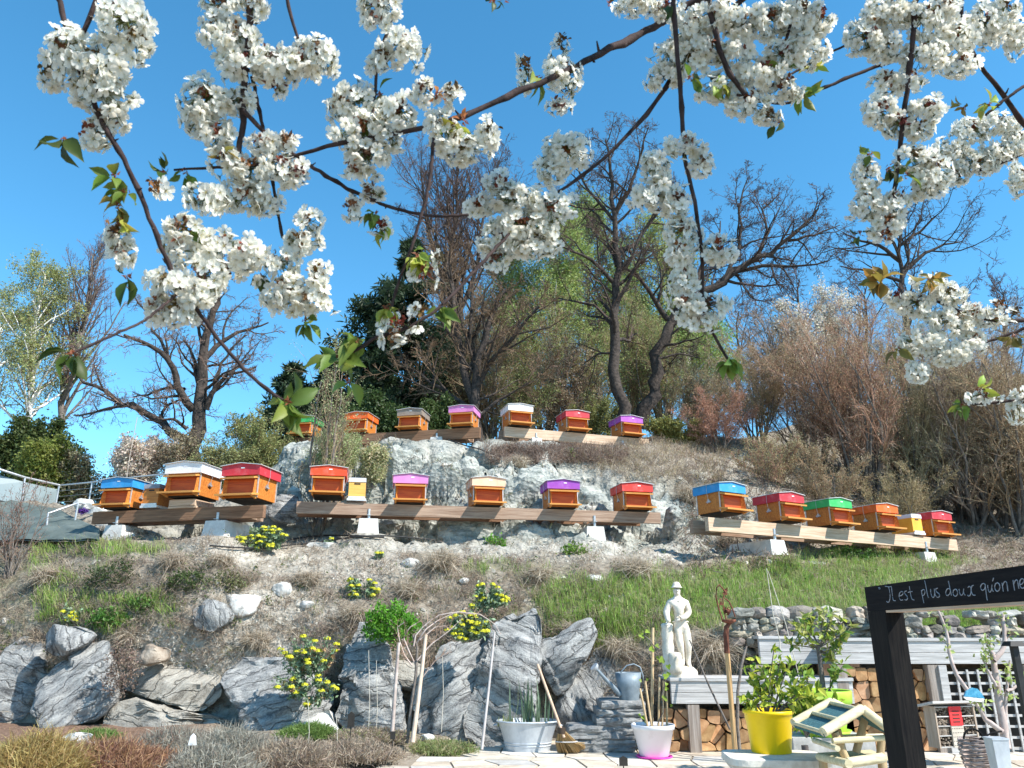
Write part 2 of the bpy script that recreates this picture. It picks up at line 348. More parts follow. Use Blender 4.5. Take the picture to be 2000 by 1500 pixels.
# flat ground right out to the horizon
g = MB(); g.arr([(-900, -400, -0.06), (900, -400, -0.06), (900, 1500, -0.06), (-900, 1500, -0.06)], [(0, 1, 2, 3)])
tag(g.build('ground', mat('ground_soil', (0.16, 0.12, 0.085), (0.30, 0.25, 0.19), 3, 0.95, 0.02, 12)), kind='structure')
# planting bed in front of the boulders on the left, slightly mounded
def bed():
    mb = MB(); nx, ny = 90, 58; V = []; C = []
    for i in range(nx):
        for j in range(ny):
            y = 6.2 + j * 0.085; xr = -1.25 + .62 * max(0, y - 8.6); x = -9 + i * (9 + xr) / (nx - 1); e = min(i, nx - 1 - i, j) / 6
            z = -0.05 + min(e, 1) * (0.09 + 0.16 * smooth(8.4, 10.2, y) * min(1, (nx - 1 - i) / 16)) + 0.05 * noise.fractal(Vector((x, y, 0)) * 1.3, 1, 2, 3) * min(e, 1)
            V.append((x, y, z)); u_ = smooth(-4.6, -3.2, x); C.append((1 + .25 * u_, 1 + .7 * u_, 1 + .9 * u_))
    F = [(i * ny + j, (i + 1) * ny + j, (i + 1) * ny + j + 1, i * ny + j + 1) for i in range(nx - 1) for j in range(ny - 1)]
    mb.arr(V, F, 0, np.array(C), True)
    return tag(mb.build('planting_bed', mat('bark_mulch', (0.10, 0.055, 0.035), (0.30, 0.19, 0.13), 30, 0.95, 0.03, 50, attr=True)), kind='structure'), np.array(V)
bedo, BEDV = bed()
def bedz(x, y):
    if -9 <= x <= -.2 and 6.2 <= y <= 11: return BEDV[np.argmin((BEDV[:, 0] - x) ** 2 + (BEDV[:, 1] - y) ** 2), 2]
    return 0.0
# patio of crazy paving: irregular slabs with real joints
def patio():
    mb = MB(); rnd = random.Random(3)
    mb.arr([(-1.9, 3.0, 0.0), (6.5, 3.0, 0.0), (6.5, 10.9, 0.0), (-1.0, 10.9, 0.0)], [(0, 1, 2, 3)], 1)
    nx, ny = 20, 23; P = {}
    for i in range(nx + 1):
        for j in range(ny + 1):
            P[i, j] = (-1.9 + i * 0.42 + rnd.uniform(-.14, .14) + 0.08 * (j % 2), 3.0 + j * 0.335 + rnd.uniform(-.11, .11))
    for i in range(nx):
        for j in range(ny):
            q = [P[i, j], P[i + 1, j], P[i + 1, j + 1], P[i, j + 1]]
            cx = sum(a for a, b in q) / 4; cy = sum(b for a, b in q) / 4
            if cx < -1.35 + 0.62 * max(0, (cy - 8.6)): continue
            q = [(cx + (a - cx) * 0.945, cy + (b - cy) * 0.93) for a, b in q]; h = 0.012 + rnd.uniform(0, .006)
            s = rnd.uniform(0.8, 1.12); wv = rnd.choice([(1, .95, .88), (1, .98, .95), (.93, .95, 1), (1, .9, .8)])
            col = [s * k for k in wv]
            mb.faces([(a, b, 0.001) for a, b in q] + [(a, b, h) for a, b in q], [(4, 5, 6, 7), (0, 1, 5, 4), (1, 2, 6, 5), (2, 3, 7, 6), (3, 0, 4, 7)], 0, col)
    return tag(mb.build('patio', [mat('paving_stone', (0.46, 0.42, 0.36), (0.66, 0.62, 0.55), 5, 0.85, 0.004, 25, attr=True), mat('paving_joint', (0.2, 0.16, 0.12), (0.35, 0.3, 0.24), 20, 0.95)]), kind='structure')
patio()
# ------------------------------------------------------------------ boulders: closed rocks of their own depth
def slatemat(name, cs, rust=.66, stretch=(1, 1, 4.5), rot=(0, R(38), 0)):
    m = bpy.data.materials.new(name); m.use_nodes = True; N, L = nodes(m); b = N['Principled BSDF']; b.inputs['Roughness'].default_value = .85; b.inputs['Specular IOR Level'].default_value = .2
    tc = N.new('ShaderNodeTexCoord'); mp = N.new('ShaderNodeMapping'); mp.inputs['Scale'].default_value = stretch; mp.inputs['Rotation'].default_value = rot; oi = N.new('ShaderNodeObjectInfo'); mm = N.new('ShaderNodeMath'); mm.operation = 'MULTIPLY_ADD'; mm.inputs[1].default_value = 2.2; mm.inputs[2].default_value = -1.3; L.new(oi.outputs['Random'], mm.inputs[0]); vr = N.new('ShaderNodeVectorRotate'); vr.rotation_type = 'Y_AXIS'; L.new(tc.outputs['Object'], vr.inputs['Vector']); L.new(mm.outputs[0], vr.inputs['Angle']); L.new(vr.outputs[0], mp.inputs[0])
    def nz(sc, det, v=None, ro=.7, di=0):
        x = N.new('ShaderNodeTexNoise'); x.inputs['Scale'].default_value = sc; x.inputs['Detail'].default_value = det; x.inputs['Roughness'].default_value = ro; x.inputs['Distortion'].default_value = di; L.new(v or tc.outputs['Object'], x.inputs['Vector']); return x.outputs['Fac']
    st = nz(3.2, 12, mp.outputs[0], .72, .6); fi = nz(42, 6, None, .8); lo = nz(1.7, 5)
    ad = N.new('ShaderNodeMath'); ad.operation = 'MULTIPLY_ADD'; L.new(fi, ad.inputs[0]); ad.inputs[1].default_value = .35; ad2 = N.new('ShaderNodeMath'); ad2.operation = 'MULTIPLY'; L.new(st, ad2.inputs[0]); ad2.inputs[1].default_value = .65; L.new(ad2.outputs[0], ad.inputs[2])
    r = N.new('ShaderNodeValToRGB'); e = r.color_ramp.elements; e[0].position = .39; e[0].color = (*cs[0], 1); e[1].position = .475; e[1].color = (*cs[1], 1); x = e.new(.58); x.color = (*cs[2], 1); L.new(ad.outputs[0], r.inputs[0])
    r2 = N.new('ShaderNodeValToRGB'); e = r2.color_ramp.elements; e[0].position = rust; e[0].color = (0, 0, 0, 1); e[1].position = rust + .06; e[1].color = (1, 1, 1, 1); L.new(lo, r2.inputs[0])
    mx = N.new('ShaderNodeMix'); mx.data_type = 'RGBA'; L.new(r2.outputs[0], mx.inputs['Factor']); vo = N.new('ShaderNodeTexVoronoi'); vo.feature = 'DISTANCE_TO_EDGE'; vo.inputs['Scale'].default_value = 1.1; dn = N.new('ShaderNodeVectorMath'); dn.operation = 'MULTIPLY_ADD'; n3 = N.new('ShaderNodeTexNoise'); n3.inputs['Scale'].default_value = 3.5; n3.inputs['Detail'].default_value = 6; L.new(tc.outputs['Object'], n3.inputs['Vector']); L.new(n3.outputs['Color'], dn.inputs[0]); dn.inputs[1].default_value = (.9, .9, .9); L.new(mp.outputs[0], dn.inputs[2]); L.new(dn.outputs[0], vo.inputs['Vector'])
    cr = N.new('ShaderNodeMapRange'); cr.inputs['From Max'].default_value = .035; cr.inputs['To Min'].default_value = .45; L.new(vo.outputs['Distance'], cr.inputs['Value']); mc = N.new('ShaderNodeMix'); mc.data_type = 'RGBA'; mc.blend_type = 'MULTIPLY'; mc.inputs['Factor'].default_value = 1; L.new(r.outputs[0], mc.inputs['A']); L.new(cr.outputs[0], mc.inputs['B']); L.new(mc.outputs['Result'], mx.inputs['A']); mx.inputs['B'].default_value = (.30, .20, .12, 1); L.new(mx.outputs['Result'], b.inputs['Base Color'])
    bp = N.new('ShaderNodeBump'); bp.inputs['Distance'].default_value = .06; hm = N.new('ShaderNodeMath'); hm.operation = 'MULTIPLY_ADD'; L.new(cr.outputs[0], hm.inputs[0]); hm.inputs[1].default_value = .5; L.new(ad.outputs[0], hm.inputs[2]); L.new(hm.outputs[0], bp.inputs['Height']); L.new(bp.outputs[0], b.inputs['Normal']); return m
M['slate'] = slatemat('slate_rock', ((0.10, 0.10, 0.10), (0.28, 0.278, 0.27), (0.48, 0.475, 0.45)))
M['pale_rock'] = slatemat('pale_rock', ((0.17, 0.155, 0.13), (0.38, 0.35, 0.30), (0.50, 0.47, 0.41)), .7)
M['rusty_rock'] = mat('rusty_rock', (0.14, 0.09, 0.055), (0.42, 0.36, 0.29), 4, 0.9, 0.03, 10, detail=10, c3=(0.5, 0.3, 0.14))
M['dry_stone'] = mat('dry_stone', (0.20, 0.19, 0.175), (0.42, 0.40, 0.37), 6, 0.9, 0.02, 25, detail=10, attr=True)
M['white_rock'] = mat('white_rock', (0.42, 0.41, 0.38), (0.66, 0.64, 0.6), 7, 0.9, 0.01, 20, detail=10)
def outline_rock(name, pts, Y, T, m, label, seed, group=None, tilt=0.0, NA=72, NB=26, rough=1.0, lean=0.0):
    rnd = random.Random(seed); W = [at(x, y, Y) for x, y in pts]
    c = sum(W, Vector()) / len(W)
    ang = []; 
    for p in W: ang.append((math.atan2(p.z - c.z, p.x - c.x), math.hypot(p.x - c.x, p.z - c.z)))
    NA = 180; ths = np.linspace(-math.pi, math.pi, NA, endpoint=False); rad = []
    poly = [(p.x - c.x, p.z - c.z) for p in W]
    for th in ths:
        best = 0; dx, dz = math.cos(th), math.sin(th)
        for (x1, z1), (x2, z2) in zip(poly, poly[1:] + poly[:1]):
            ex, ez = x2 - x1, z2 - z1; den = dx * ez - dz * ex
            if abs(den) < 1e-9: continue
            t = (x1 * ez - z1 * ex) / den; u = (x1 * dz - z1 * dx) / den
            if t > 0 and -1e-6 <= u <= 1 + 1e-6: best = max(best, t)
        rad.append(best)
    V = []; size = sum(rad) / len(rad)
    planes = []
    for _ in range(9):
        n = Vector((rnd.gauss(0, .5), -abs(rnd.gauss(0.8, .3)) - .25, rnd.gauss(0.1, .5))).normalized(); planes.append((n, rnd.uniform(0.6, 0.9)))
    bm = bmesh.new(); bmesh.ops.create_icosphere(bm, subdivisions=5 if size > .25 else 4, radius=1.0); D = [v.co.copy() for v in bm.verts]; F = [tuple(v.index for v in f.verts) for f in bm.faces]; bm.free()
    rk = np.array(rad); rk = np.convolve(np.r_[rk[-2:], rk, rk[:2]], np.ones(5) / 5, 'valid')
    if True:
        for dv in D:
            th = math.atan2(dv.z, dv.x); s = min(math.hypot(dv.x, dv.z), 1) ** 0.62; f_ = (th + math.pi) / (2 * math.pi) * NA; i_ = int(f_) % NA; ra = rk[i_] + (rk[(i_ + 1) % NA] - rk[i_]) * (f_ - int(f_))
            x, z, y = ra * s * math.cos(th), ra * s * math.sin(th), T * math.copysign(abs(dv.y) ** .8, dv.y); q = Vector((x / size, y / T, z / size))
            for n, d in planes:
                e = q.dot(n) - d
                if e > 0 and dv.y < 0: q.y = min(q.y + e / max(abs(n.y), .45), 0.12)
            p = Vector((q.x * size, q.y * T, q.z * size))
            wp = p + c + Vector((seed * 3.1, 0, 0)); nn = Vector((x, y * 1.2, z)); nn = nn.normalized() if nn.length > 0 else Vector((0, -1, 0))
            dd, pp = noise.voronoi(Vector((wp.x * 3.0 + wp.z, wp.y * 3, wp.z * 2.4)), distance_metric='DISTANCE', exponent=2.5)
            h = 0.04 * (noise.cell(pp[0] * 5.1) - 0.5) + 0.06 * noise.fractal(wp * 2.6, 0.8, 2, 5) + .035 * abs(noise.noise(Vector((wp.x * 2 + wp.z * 2.2, wp.y * 2, (wp.z - wp.x) * 6)))) + 0.02 * noise.noise(Vector((wp.x * 6, wp.y * 6, wp.z * 14)))
            p += nn * h * rough * min(size * 1.8, 1.2); p.y += lean * z
            V.append(tuple(p))
    mb = MB(); mb.arr(V, F, 0, None, True)
    o = mb.build(name, m, loc=c); me = o.data
    me.set_sharp_from_angle(angle=R(48))
    return tag(o, label, 'boulder' if size > 0.2 else 'rock', group)
BOULD = [
 ([(-90,1330),(0,1285),(55,1228),(88,1213),(99,1240),(86,1290),(97,1320),(82,1360),(75,1410),(30,1426),(-90,1426)], 10.75, .42, 'slate', 'large pale grey boulder leaning at the far left edge behind the looped cane', .3),
 ([(85,1235),(105,1218),(150,1222),(183,1238),(172,1255),(132,1283),(105,1282),(90,1258)], 10.55, .30, 'slate', 'small grey boulder perched on top of the leftmost boulders', .1),
 ([(78,1335),(110,1300),(150,1262),(205,1248),(212,1290),(232,1330),(222,1370),(190,1405),(150,1424),(100,1414),(76,1380)], 10.25, .40, 'slate', 'blue grey streaked boulder below the small perched one at the left', .35),
 ([(222,1316),(300,1295),(420,1296),(436,1350),(405,1388),(380,1390),(330,1372),(270,1352),(228,1348)], 10.45, .32, 'pale_rock', 'cream ledge of rock between the streaked boulder and the one with yellow flowers', .3),
 ([(200,1380),(260,1362),(330,1385),(400,1396),(450,1405),(486,1445),(300,1462),(196,1440)], 10.2, .38, 'pale_rock', 'low flat pale rock behind the grey lavender', .3),
 ([(258,1270),(290,1256),(332,1268),(326,1290),(290,1302),(260,1290)], 10.55, .22, 'rusty_rock', 'small rust stained rock in the pale scree above the cream ledge', 0),
 ([(375,1190),(402,1166),(436,1178),(455,1200),(450,1220),(420,1236),(385,1228)], 10.75, .25, 'slate', 'dark layered rock halfway up the scree beside a white slab', .2),
 ([(428,1166),(452,1160),(508,1164),(500,1198),(462,1208),(440,1188)], 10.95, .18, 'white_rock', 'whitish slab leaning on the dark layered rock in the scree', .2),
 ([(424,1322),(450,1292),(520,1284),(600,1300),(645,1345),(655,1385),(610,1402),(566,1440),(522,1452),(492,1432),(480,1400),(440,1352)], 10.15, .45, 'slate', 'angular slate boulder with shadows of the yellow flowered spurge on it', .5),
 ([(595,1405),(640,1384),(668,1440),(645,1462),(560,1462)], 10.0, .25, 'white_rock', 'pale low boulder at the foot of the tall slate boulder', .1),
 ([(680,1240),(700,1215),(735,1225),(765,1280),(790,1345),(800,1400),(780,1445),(690,1450),(660,1400),(668,1330)], 10.2, .42, 'slate', 'tall pointed slate boulder below the bright green bush', .25),
 ([(758,1292),(820,1286),(838,1320),(806,1350),(775,1338)], 10.45, .22, 'pale_rock', 'wedge of pale rock between the tall boulder and the bamboo canes', 0),
 ([(826,1310),(862,1265),(920,1252),(962,1236),(975,1300),(966,1380),(950,1444),(880,1462),(822,1440),(800,1385),(812,1335)], 10.3, .45, 'slate', 'broad slate boulder under the yellow cushion of flowers', .25),
 ([(934,1300),(957,1232),(1000,1200),(1030,1190),(1056,1205),(1057,1260),(1046,1330),(1050,1400),(1066,1446),(1000,1464),(925,1462),(905,1400)], 10.1, .45, 'slate', 'tallest pale slate boulder with rusty marks behind the zinc tub', .3),
 ([(1048,1245),(1080,1240),(1150,1208),(1163,1245),(1142,1292),(1112,1342),(1087,1354),(1062,1322),(1046,1270)], 10.3, .35, 'slate', 'slate boulder hanging over the broom handle', .1),
 ([(1085,1370),(1130,1300),(1175,1262),(1212,1290),(1232,1330),(1238,1410),(1150,1455),(1070,1450)], 10.5, .42, 'slate', 'grey boulder behind the spout of the watering can', .2),
 ([(1175,1275),(1230,1262),(1300,1290),(1310,1340),(1230,1350)], 10.95, .3, 'pale_rock', 'pale rock buried in dry grass behind the statue', .1),
 ([(524,985),(546,962),(580,966),(592,1000),(575,1022),(542,1020),(522,1006)], 12.9, .3, 'slate', 'blue grey boulder in the gap between the left and middle hive rows', .1)]
for i, (pts, Y, T, m, lab, lean) in enumerate(BOULD): outline_rock('boulder', pts, Y + (.3 if max(q[1] for q in pts) > 1345 else 0), T * .85, M[m], lab, 11 + i, lean=lean)
LOOSE = [(553,1152,20,17,'white triangular rock stuck in the slope above the scree',10.95), (150,1440,36,11,'flat white stone in front of the streaked boulder',8.6), (206,1495,30,18,'pointed white stone at the bottom edge beside the heather',7.6),
 (133,1490,18,8,'small flat cream stone left of the pointed white stone',7.7), (60,1432,75,9,'long white edging slab below the leftmost boulder',9.4), (165,1455,24,10,'second flat white stone just below the heather strip',8.4), (800,1100,22,11,'pale lump of rock above the dry grass in the middle of the bank',11.9),
 (907,1135,12,9,'small white stone lying in the dry grass near the top of the yellow flowers',11.5), (640,1065,60,9,'flat white slab under the black hose near the left footing',12.2), (1490,975,18,9,'pale stone lying behind the first hive of the right row',15.0),
 (1395,1038,12,14,'white stone below the left end of the right beam',13.4), (600,1180,16,9,'small white stone in the middle of the scree',11.0), (1590,1100,28,6,'flat pale stone in the grass below the right beam',13.0),
 (1160,1130,20,8,'whitish stone at the top edge of the green lawn patch',11.7), (835,1440,18,8,'flat pale stone between the bamboo canes and the pole',9.9), (185,1000,30,14,'grey white rock under the left end of the left beam',13.6), (215,1022,34,18,'light grey slab leaning below the left beam',13.2), (165,985,24,12,'cream rock beside the handrail',14.2), (235,1050,38,12,'low grey rock in the grass below the left beam',12.9)]
for i, (x, y, rx, ry, lab, Y) in enumerate(LOOSE):
    r = random.Random(i); pts = [(x + rx * math.cos(a) * r.uniform(.75, 1.1), y + ry * math.sin(a) * r.uniform(.75, 1.1)) for a in [k * math.pi / 4 + r.uniform(-.2, .2) for k in range(8)]]
    p, n = hit(x, y); Yc = p.y if (p is not None and y < 1440) else Y
    outline_rock('rock', pts, Yc - 0.02, min(rx, ry) / 110, M['white_rock'], lab, 50 + i, NA=28, NB=12)
# ------------------------------------------------------------------ beehives on timber beams
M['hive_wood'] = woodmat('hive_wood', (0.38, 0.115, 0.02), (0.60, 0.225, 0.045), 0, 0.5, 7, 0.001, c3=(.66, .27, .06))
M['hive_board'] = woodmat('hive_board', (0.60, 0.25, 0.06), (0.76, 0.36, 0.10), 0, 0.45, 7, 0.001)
M['hive_front_shade'] = woodmat('hive_front', (0.32, 0.055, 0.012), (0.48, 0.11, 0.02), 0, 0.5, 7, 0.001)  # front wood with the shade of the panel put into its colour
M['hive_metal'] = mat('hive_metal', (0.5, 0.48, 0.46), (0.68, 0.66, 0.64), 15, 0.4, metal=0.4)
M['sheet'] = mat('roof_sheet', (0.62, 0.60, 0.58), (0.74, 0.72, 0.70), 8, 0.35, metal=0.3)
M['beam_old'] = woodmat('beam_weathered', (0.22, 0.135, 0.09), (0.42, 0.30, 0.22), 0, 0.85, 5, 0.003, c3=(0.5, 0.38, 0.28))
M['beam_new'] = woodmat('beam_pale', (0.42, 0.28, 0.18), (0.66, 0.50, 0.37), 0, 0.85, 5, 0.003, c3=(0.7, 0.56, 0.43))
M['beam_dark'] = woodmat('beam_brown', (0.14, 0.075, 0.045), (0.30, 0.17, 0.10), 0, 0.85, 5, 0.003)
M['tag_white'] = mat('tag_white', (0.75, 0.75, 0.75), (0.85, 0.85, 0.85), 5, 0.5)
M['dark'] = mat('dark', (0.02, 0.018, 0.015), (0.04, 0.035, 0.03), 9, 0.7)
PAINT = {'blue': (0.03, 0.28, 0.62), 'white': (0.78, 0.77, 0.76), 'crimson': (0.55, 0.035, 0.05), 'scarlet': (0.72, 0.07, 0.02), 'pink': (0.62, 0.22, 0.50), 'peach': (0.78, 0.50, 0.33),
         'purple': (0.30, 0.06, 0.40), 'red': (0.62, 0.04, 0.03), 'green': (0.04, 0.42, 0.11), 'orange': (0.80, 0.13, 0.015), 'taupe': (0.26, 0.21, 0.17), 'violet': (0.38, 0.09, 0.45)}
for k, c in PAINT.items(): M['paint_' + k] = mat('paint_' + k, tuple(x * 0.72 + .02 for x in c), c, 5, 0.55, 0.001, 40, spec=0.3, detail=10, lo=.3, hi=.5, c3=tuple(min(x * .9 + .06, 1) for x in c))
def make_hive(col):
    t = empty('beehive', (0, 0, 0))
    W, D, H = 0.50, 0.50, 0.33
    b = MB(); b.box((0, 0, H / 2 + .02), (W, D, H)); b.build('body', M['hive_wood'], t)
    # recessed front panel between the two boards, shade painted in darker, and side cheeks
    f = MB(); f.box((0, -D / 2 - .004, .165), (W - .10, .008, .22)); f.build('front_panel', M['hive_front_shade'], t)
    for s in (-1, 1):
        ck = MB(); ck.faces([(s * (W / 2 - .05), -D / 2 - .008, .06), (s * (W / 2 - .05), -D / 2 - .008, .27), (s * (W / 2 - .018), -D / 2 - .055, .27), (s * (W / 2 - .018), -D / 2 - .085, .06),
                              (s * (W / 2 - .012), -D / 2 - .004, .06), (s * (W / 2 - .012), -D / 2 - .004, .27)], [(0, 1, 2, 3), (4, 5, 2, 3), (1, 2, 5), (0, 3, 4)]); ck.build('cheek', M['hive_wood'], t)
    for s in (-1, 1):
        for y in (-D / 2 - .003, D / 2 + .003):
            m = MB(); m.box((s * (W / 2 + .003), y, H / 2 + .02), (.016, .016, H)); m.build('corner_strip', M['hive_metal'], t)
    v = MB(); M1 = Matrix.Rotation(R(12), 4, 'X'); v.box((0, -D / 2 - .06, .288), (W + .01, .135, .024), M=M1); v.build('visor_board', M['hive_board'], t)
    l = MB(); M2 = Matrix.Rotation(R(8), 4, 'X'); l.box((0, -D / 2 - .09, .052), (W + .06, .19, .026), M=M2)
    for s in (-1, 1): l.faces([(s * .235 - .014, -D / 2, -.0), (s * .235 - .014, -D / 2, .045), (s * .235 - .014, -D / 2 - .13, .028), (s * .235 + .014, -D / 2, -.0), (s * .235 + .014, -D / 2, .045), (s * .235 + .014, -D / 2 - .13, .028)], [(0, 1, 2), (5, 4, 3), (0, 2, 5, 3), (1, 4, 5, 2)])
    l.build('landing_board', M['hive_board'], t)
    s_ = MB(); s_.box((0, 0, .008), (W - .06, D - .02, .022)); s_.build('base_frame', M['dark'], t)
    # painted roof with a shallow gable and thin metal sheet
    rw, rd, z0, ze, zp = .575, .60, .325, .455, .49
    r = MB(); r.prism([(-rw / 2, z0), (rw / 2, z0), (rw / 2, ze), (0, zp), (-rw / 2, ze)], -rd / 2, rd / 2)
    ro = r.build('roof', M['paint_' + col], t)
    sh = MB()
    for s in (-1, 1):
        ax = s * (rw / 2 + .022); az = ze - (zp - ze) / (rw / 2) * .022
        P = [(0, zp + .002), (ax, az + .002), (ax, az + .010), (0, zp + .010)]
        if s < 0: P = P[::-1]
        sh.prism(P, -rd / 2 - .022, rd / 2 + .022)
    sh.build('roof_sheet', M['sheet'], ro)
    lab = MB(); lab.box((0.03, -rd / 2 - .002, .425), (.055, .003, .016)); lab.build('name_plate', M['tag_white'], ro)
    for s in (-1, 1):
        c = MB(); x = s * (W / 2 + .01)
        c.box((x, -.02, .19), (.02, .075, .035)); c.box((x + s * .004, -.02, .21), (.02, .03, .045)); c.tube([(x + s * .012, -.06, .19), (x + s * .02, -.02, .175), (x + s * .012, .03, .19)], .006, 5)
        c.tube([(s * (rw / 2 + .004), -.02, .47), (s * (rw / 2 + .006), -.02, .33), (x + s * .006, -.02, .22)], .0035, 4)
        c.build('strap_clamp', M['steel'], t)
    return t
def make_nuc(body, lid):
    t = empty('nucleus_hive', (0, 0, 0))
    b = MB(); b.box((0, 0, .18), (.27, .46, .27)); b.build('body', body, t)
    h = MB(); h.box((0, -.232, .285), (.10, .006, .022)); h.build('handle_slot', M['dark'], t)
    f = MB(); f.box((0, 0, .025), (.31, .52, .038)); f.box((0, -.25, .06), (.27, .02, .03)); f.build('floor_board', M['sheet'], t)
    l = MB(); l.box((0, 0, .35), (.285, .48, .07), taper=.97); l.build('lid', lid, t)
    return t
PROTO = {}
def seg_point(A, B, px):
    best = min(np.linspace(-0.02, 1.02, 400), key=lambda u: abs(proj(A.lerp(B, u))[0] - px)); return A.lerp(B, best)
first_foot = [None]
def beam_row(name, pa, Ya, pb, m1, m2, lab, ht=.19, gap=.40, z_from='a', back_in=(0.0, 0.25)):
    """a timber beam pair; pa is the upper left corner of the front beam in the photograph"""
    A = at(pa[0], pa[1], Ya); B = at_z(pb[0], pb[1], A.z)
    d = (B - A).normalized(); nrm = Vector((d.y, -d.x, 0))         # towards the camera side
    t = empty(name, A); tag(t, lab, 'beam')
    ang = math.atan2(d.y, d.x); L = (B - A).length
    Mx = Matrix.Rotation(ang, 4, 'Z')
    t.rotation_euler = (0, 0, ang)
    f = MB(); f.box((L / 2, .04, -ht / 2), (L, .08, ht)); f.build('front_timber', m1, t)
    k = MB(); k.box((back_in[0] + (L - back_in[0] - back_in[1]) / 2, gap, -ht / 2), (L - back_in[0] - back_in[1], .08, ht)); k.build('rear_timber', m2, t)
    for q in np.linspace(.35, L - .35, max(2, int(L / 2.0))):
        c = MB(); c.box((q, .04 + gap / 2, -ht + .06), (.07, gap - .085, .08)); c.build('cross_piece', m2, t)
    return A, B, d, nrm, t
def put_hive(A, B, nrm, px, col, lab, lift=0.0, nuc=False, scale=1.0, turn=0.0):
    p = seg_point(A, B, px); key = ('n' if nuc else 'h') + str(col)
    if key in PROTO: o = copy_tree(PROTO[key])
    else:
        o = (make_nuc(*col) if nuc else make_hive(col)); PROTO[key] = o
    c = p - nrm * (0.20)
    c = p - nrm * 0.22
    o.location = (c.x, c.y, p.z + lift); o.rotation_euler = (0, 0, math.atan2(nrm.x, -nrm.y) + turn + R(2.2) * math.sin(px * 1.7)); o.scale = (scale,) * 3
    tag(o, lab, 'beehive', 'beehives on the terraced beams' if not nuc else 'small nucleus hives')
    return o
def footing(px, py, beam, lab, dp=.62, w=.40, h=.27, u=None, post_h=None):
    """concrete footing with two steel posts carrying a beam pair"""
    A, B, d, nrm, t = beam
    p = seg_point(A, B, px); base = at(px, py, p.y)
    ang = math.atan2(d.y, d.x)
    o = empty('concrete_footing', (p.x, p.y, base.z), ang, lab, 'footing', 'concrete footings carrying the beams')
    c = MB(); x, y = w / 2, dp / 2; k = .74
    c.faces([(-x, -.12, -.25), (x, -.12, -.25), (x, dp - .12, -.25), (-x, dp - .12, -.25), (-x * k, -.05, h), (x * k, -.05, h), (x * k, dp - .19, h), (-x * k, dp - .19, h)], [(0, 1, 5, 4), (1, 2, 6, 5), (2, 3, 7, 6), (3, 0, 4, 7), (4, 5, 6, 7)])
    c.build('block', M['concrete'], o)
    top = p.z - base.z - .19
    for y_ in (.00, .38):
        s = MB(); s.tube([(0, y_, h - .02), (0, y_, top + (.10 if y_ == 0 else 0))], .024, 10); s.build('steel_post', M['steel'], o)
    b = MB(); b.box((0, .19, top - .004), (.06, .50, .008)); b.build('bracket', M['steel'], o)
    return o
# middle row
mid = beam_row('hive_beam', (580, 979), 12.35, (1290, 1001), M['beam_old'], M['beam_dark'], 'long weathered timber beam pair under the middle row of hives')
A, B, d, n, _ = mid
put_hive(A, B, n, 639, 'scarlet', 'beehive with a scarlet roof at the left end of the middle row', .10)
put_hive(A, B, n, 697, (woodmat('nuc_wood', (0.66, 0.34, 0.07), (0.82, 0.46, 0.12), 0, .5), mat('nuc_lid', (0.45, 0.46, 0.48), (0.62, 0.63, 0.65), 5, .4)), 'small orange nucleus hive with a grey lid beside the scarlet roofed hive', .03, True)
put_hive(A, B, n, 801, 'pink', 'beehive with a pink roof third from the left in the middle row', .02)
put_hive(A, B, n, 951, 'peach', 'beehive with a peach coloured roof in the middle row', .02)
put_hive(A, B, n, 1101, 'purple', 'beehive with a dark purple roof in the middle row', .02)
put_hive(A, B, n, 1243, 'red', 'beehive with a red roof at the right end of the middle row', .02)
footing(722, 1046, mid, 'concrete footing under the left part of the middle beam'); footing(1161, 1060, mid, 'concrete footing under the right part of the middle beam', dp=.8)
# left row
zl = at(515, 986, 11.7).z
A = at_z(182, 1000, zl); B = at(515, 986, 11.7)
left = beam_row('hive_beam', (182, 1000), A.y, (515, 986), M['beam_dark'], M['beam_old'], 'brown timber beam pair under the left row of hives')
A, B, d, n, _ = left
put_hive(A, B, n, 226, 'blue', 'beehive with a blue roof at the left end of the left row', .04)
put_hive(A, B, n, 292, (M['hive_wood'], mat('nuc_lid_dark', (0.16, 0.16, 0.18), (0.3, 0.3, 0.33), 5, .4)), 'small brown nucleus hive with a dark lid between the blue and white roofed hives', .02, True)
put_hive(A, B, n, 356, 'white', 'beehive with a white roof raised on a pallet in the left row', .17, scale=1.12)
put_hive(A, B, n, 470, 'crimson', 'beehive with a crimson roof at the right end of the left row', .09, scale=1.12)
p = seg_point(A, B, 356) - n * .22; pb = MB(); pb.box((0, 0, .085), (.46, .5, .10)); pb.box((0, -.2, .015), (.5, .08, .03)); pb.box((0, .2, .015), (.5, .08, .03))
o = pb.build('riser_box', M['beam_new'], loc=(p.x, p.y, p.z)); o.rotation_euler = (0, 0, math.atan2(n.x, -n.y)); tag(o, 'flat pallet under the white roofed hive', 'pallet')
footing(428, 1052, left, 'wide concrete footing under the right end of the left beam', dp=.9, w=.46); footing(232, 1060, left, 'concrete footing half hidden in grass under the left beam', w=.42)
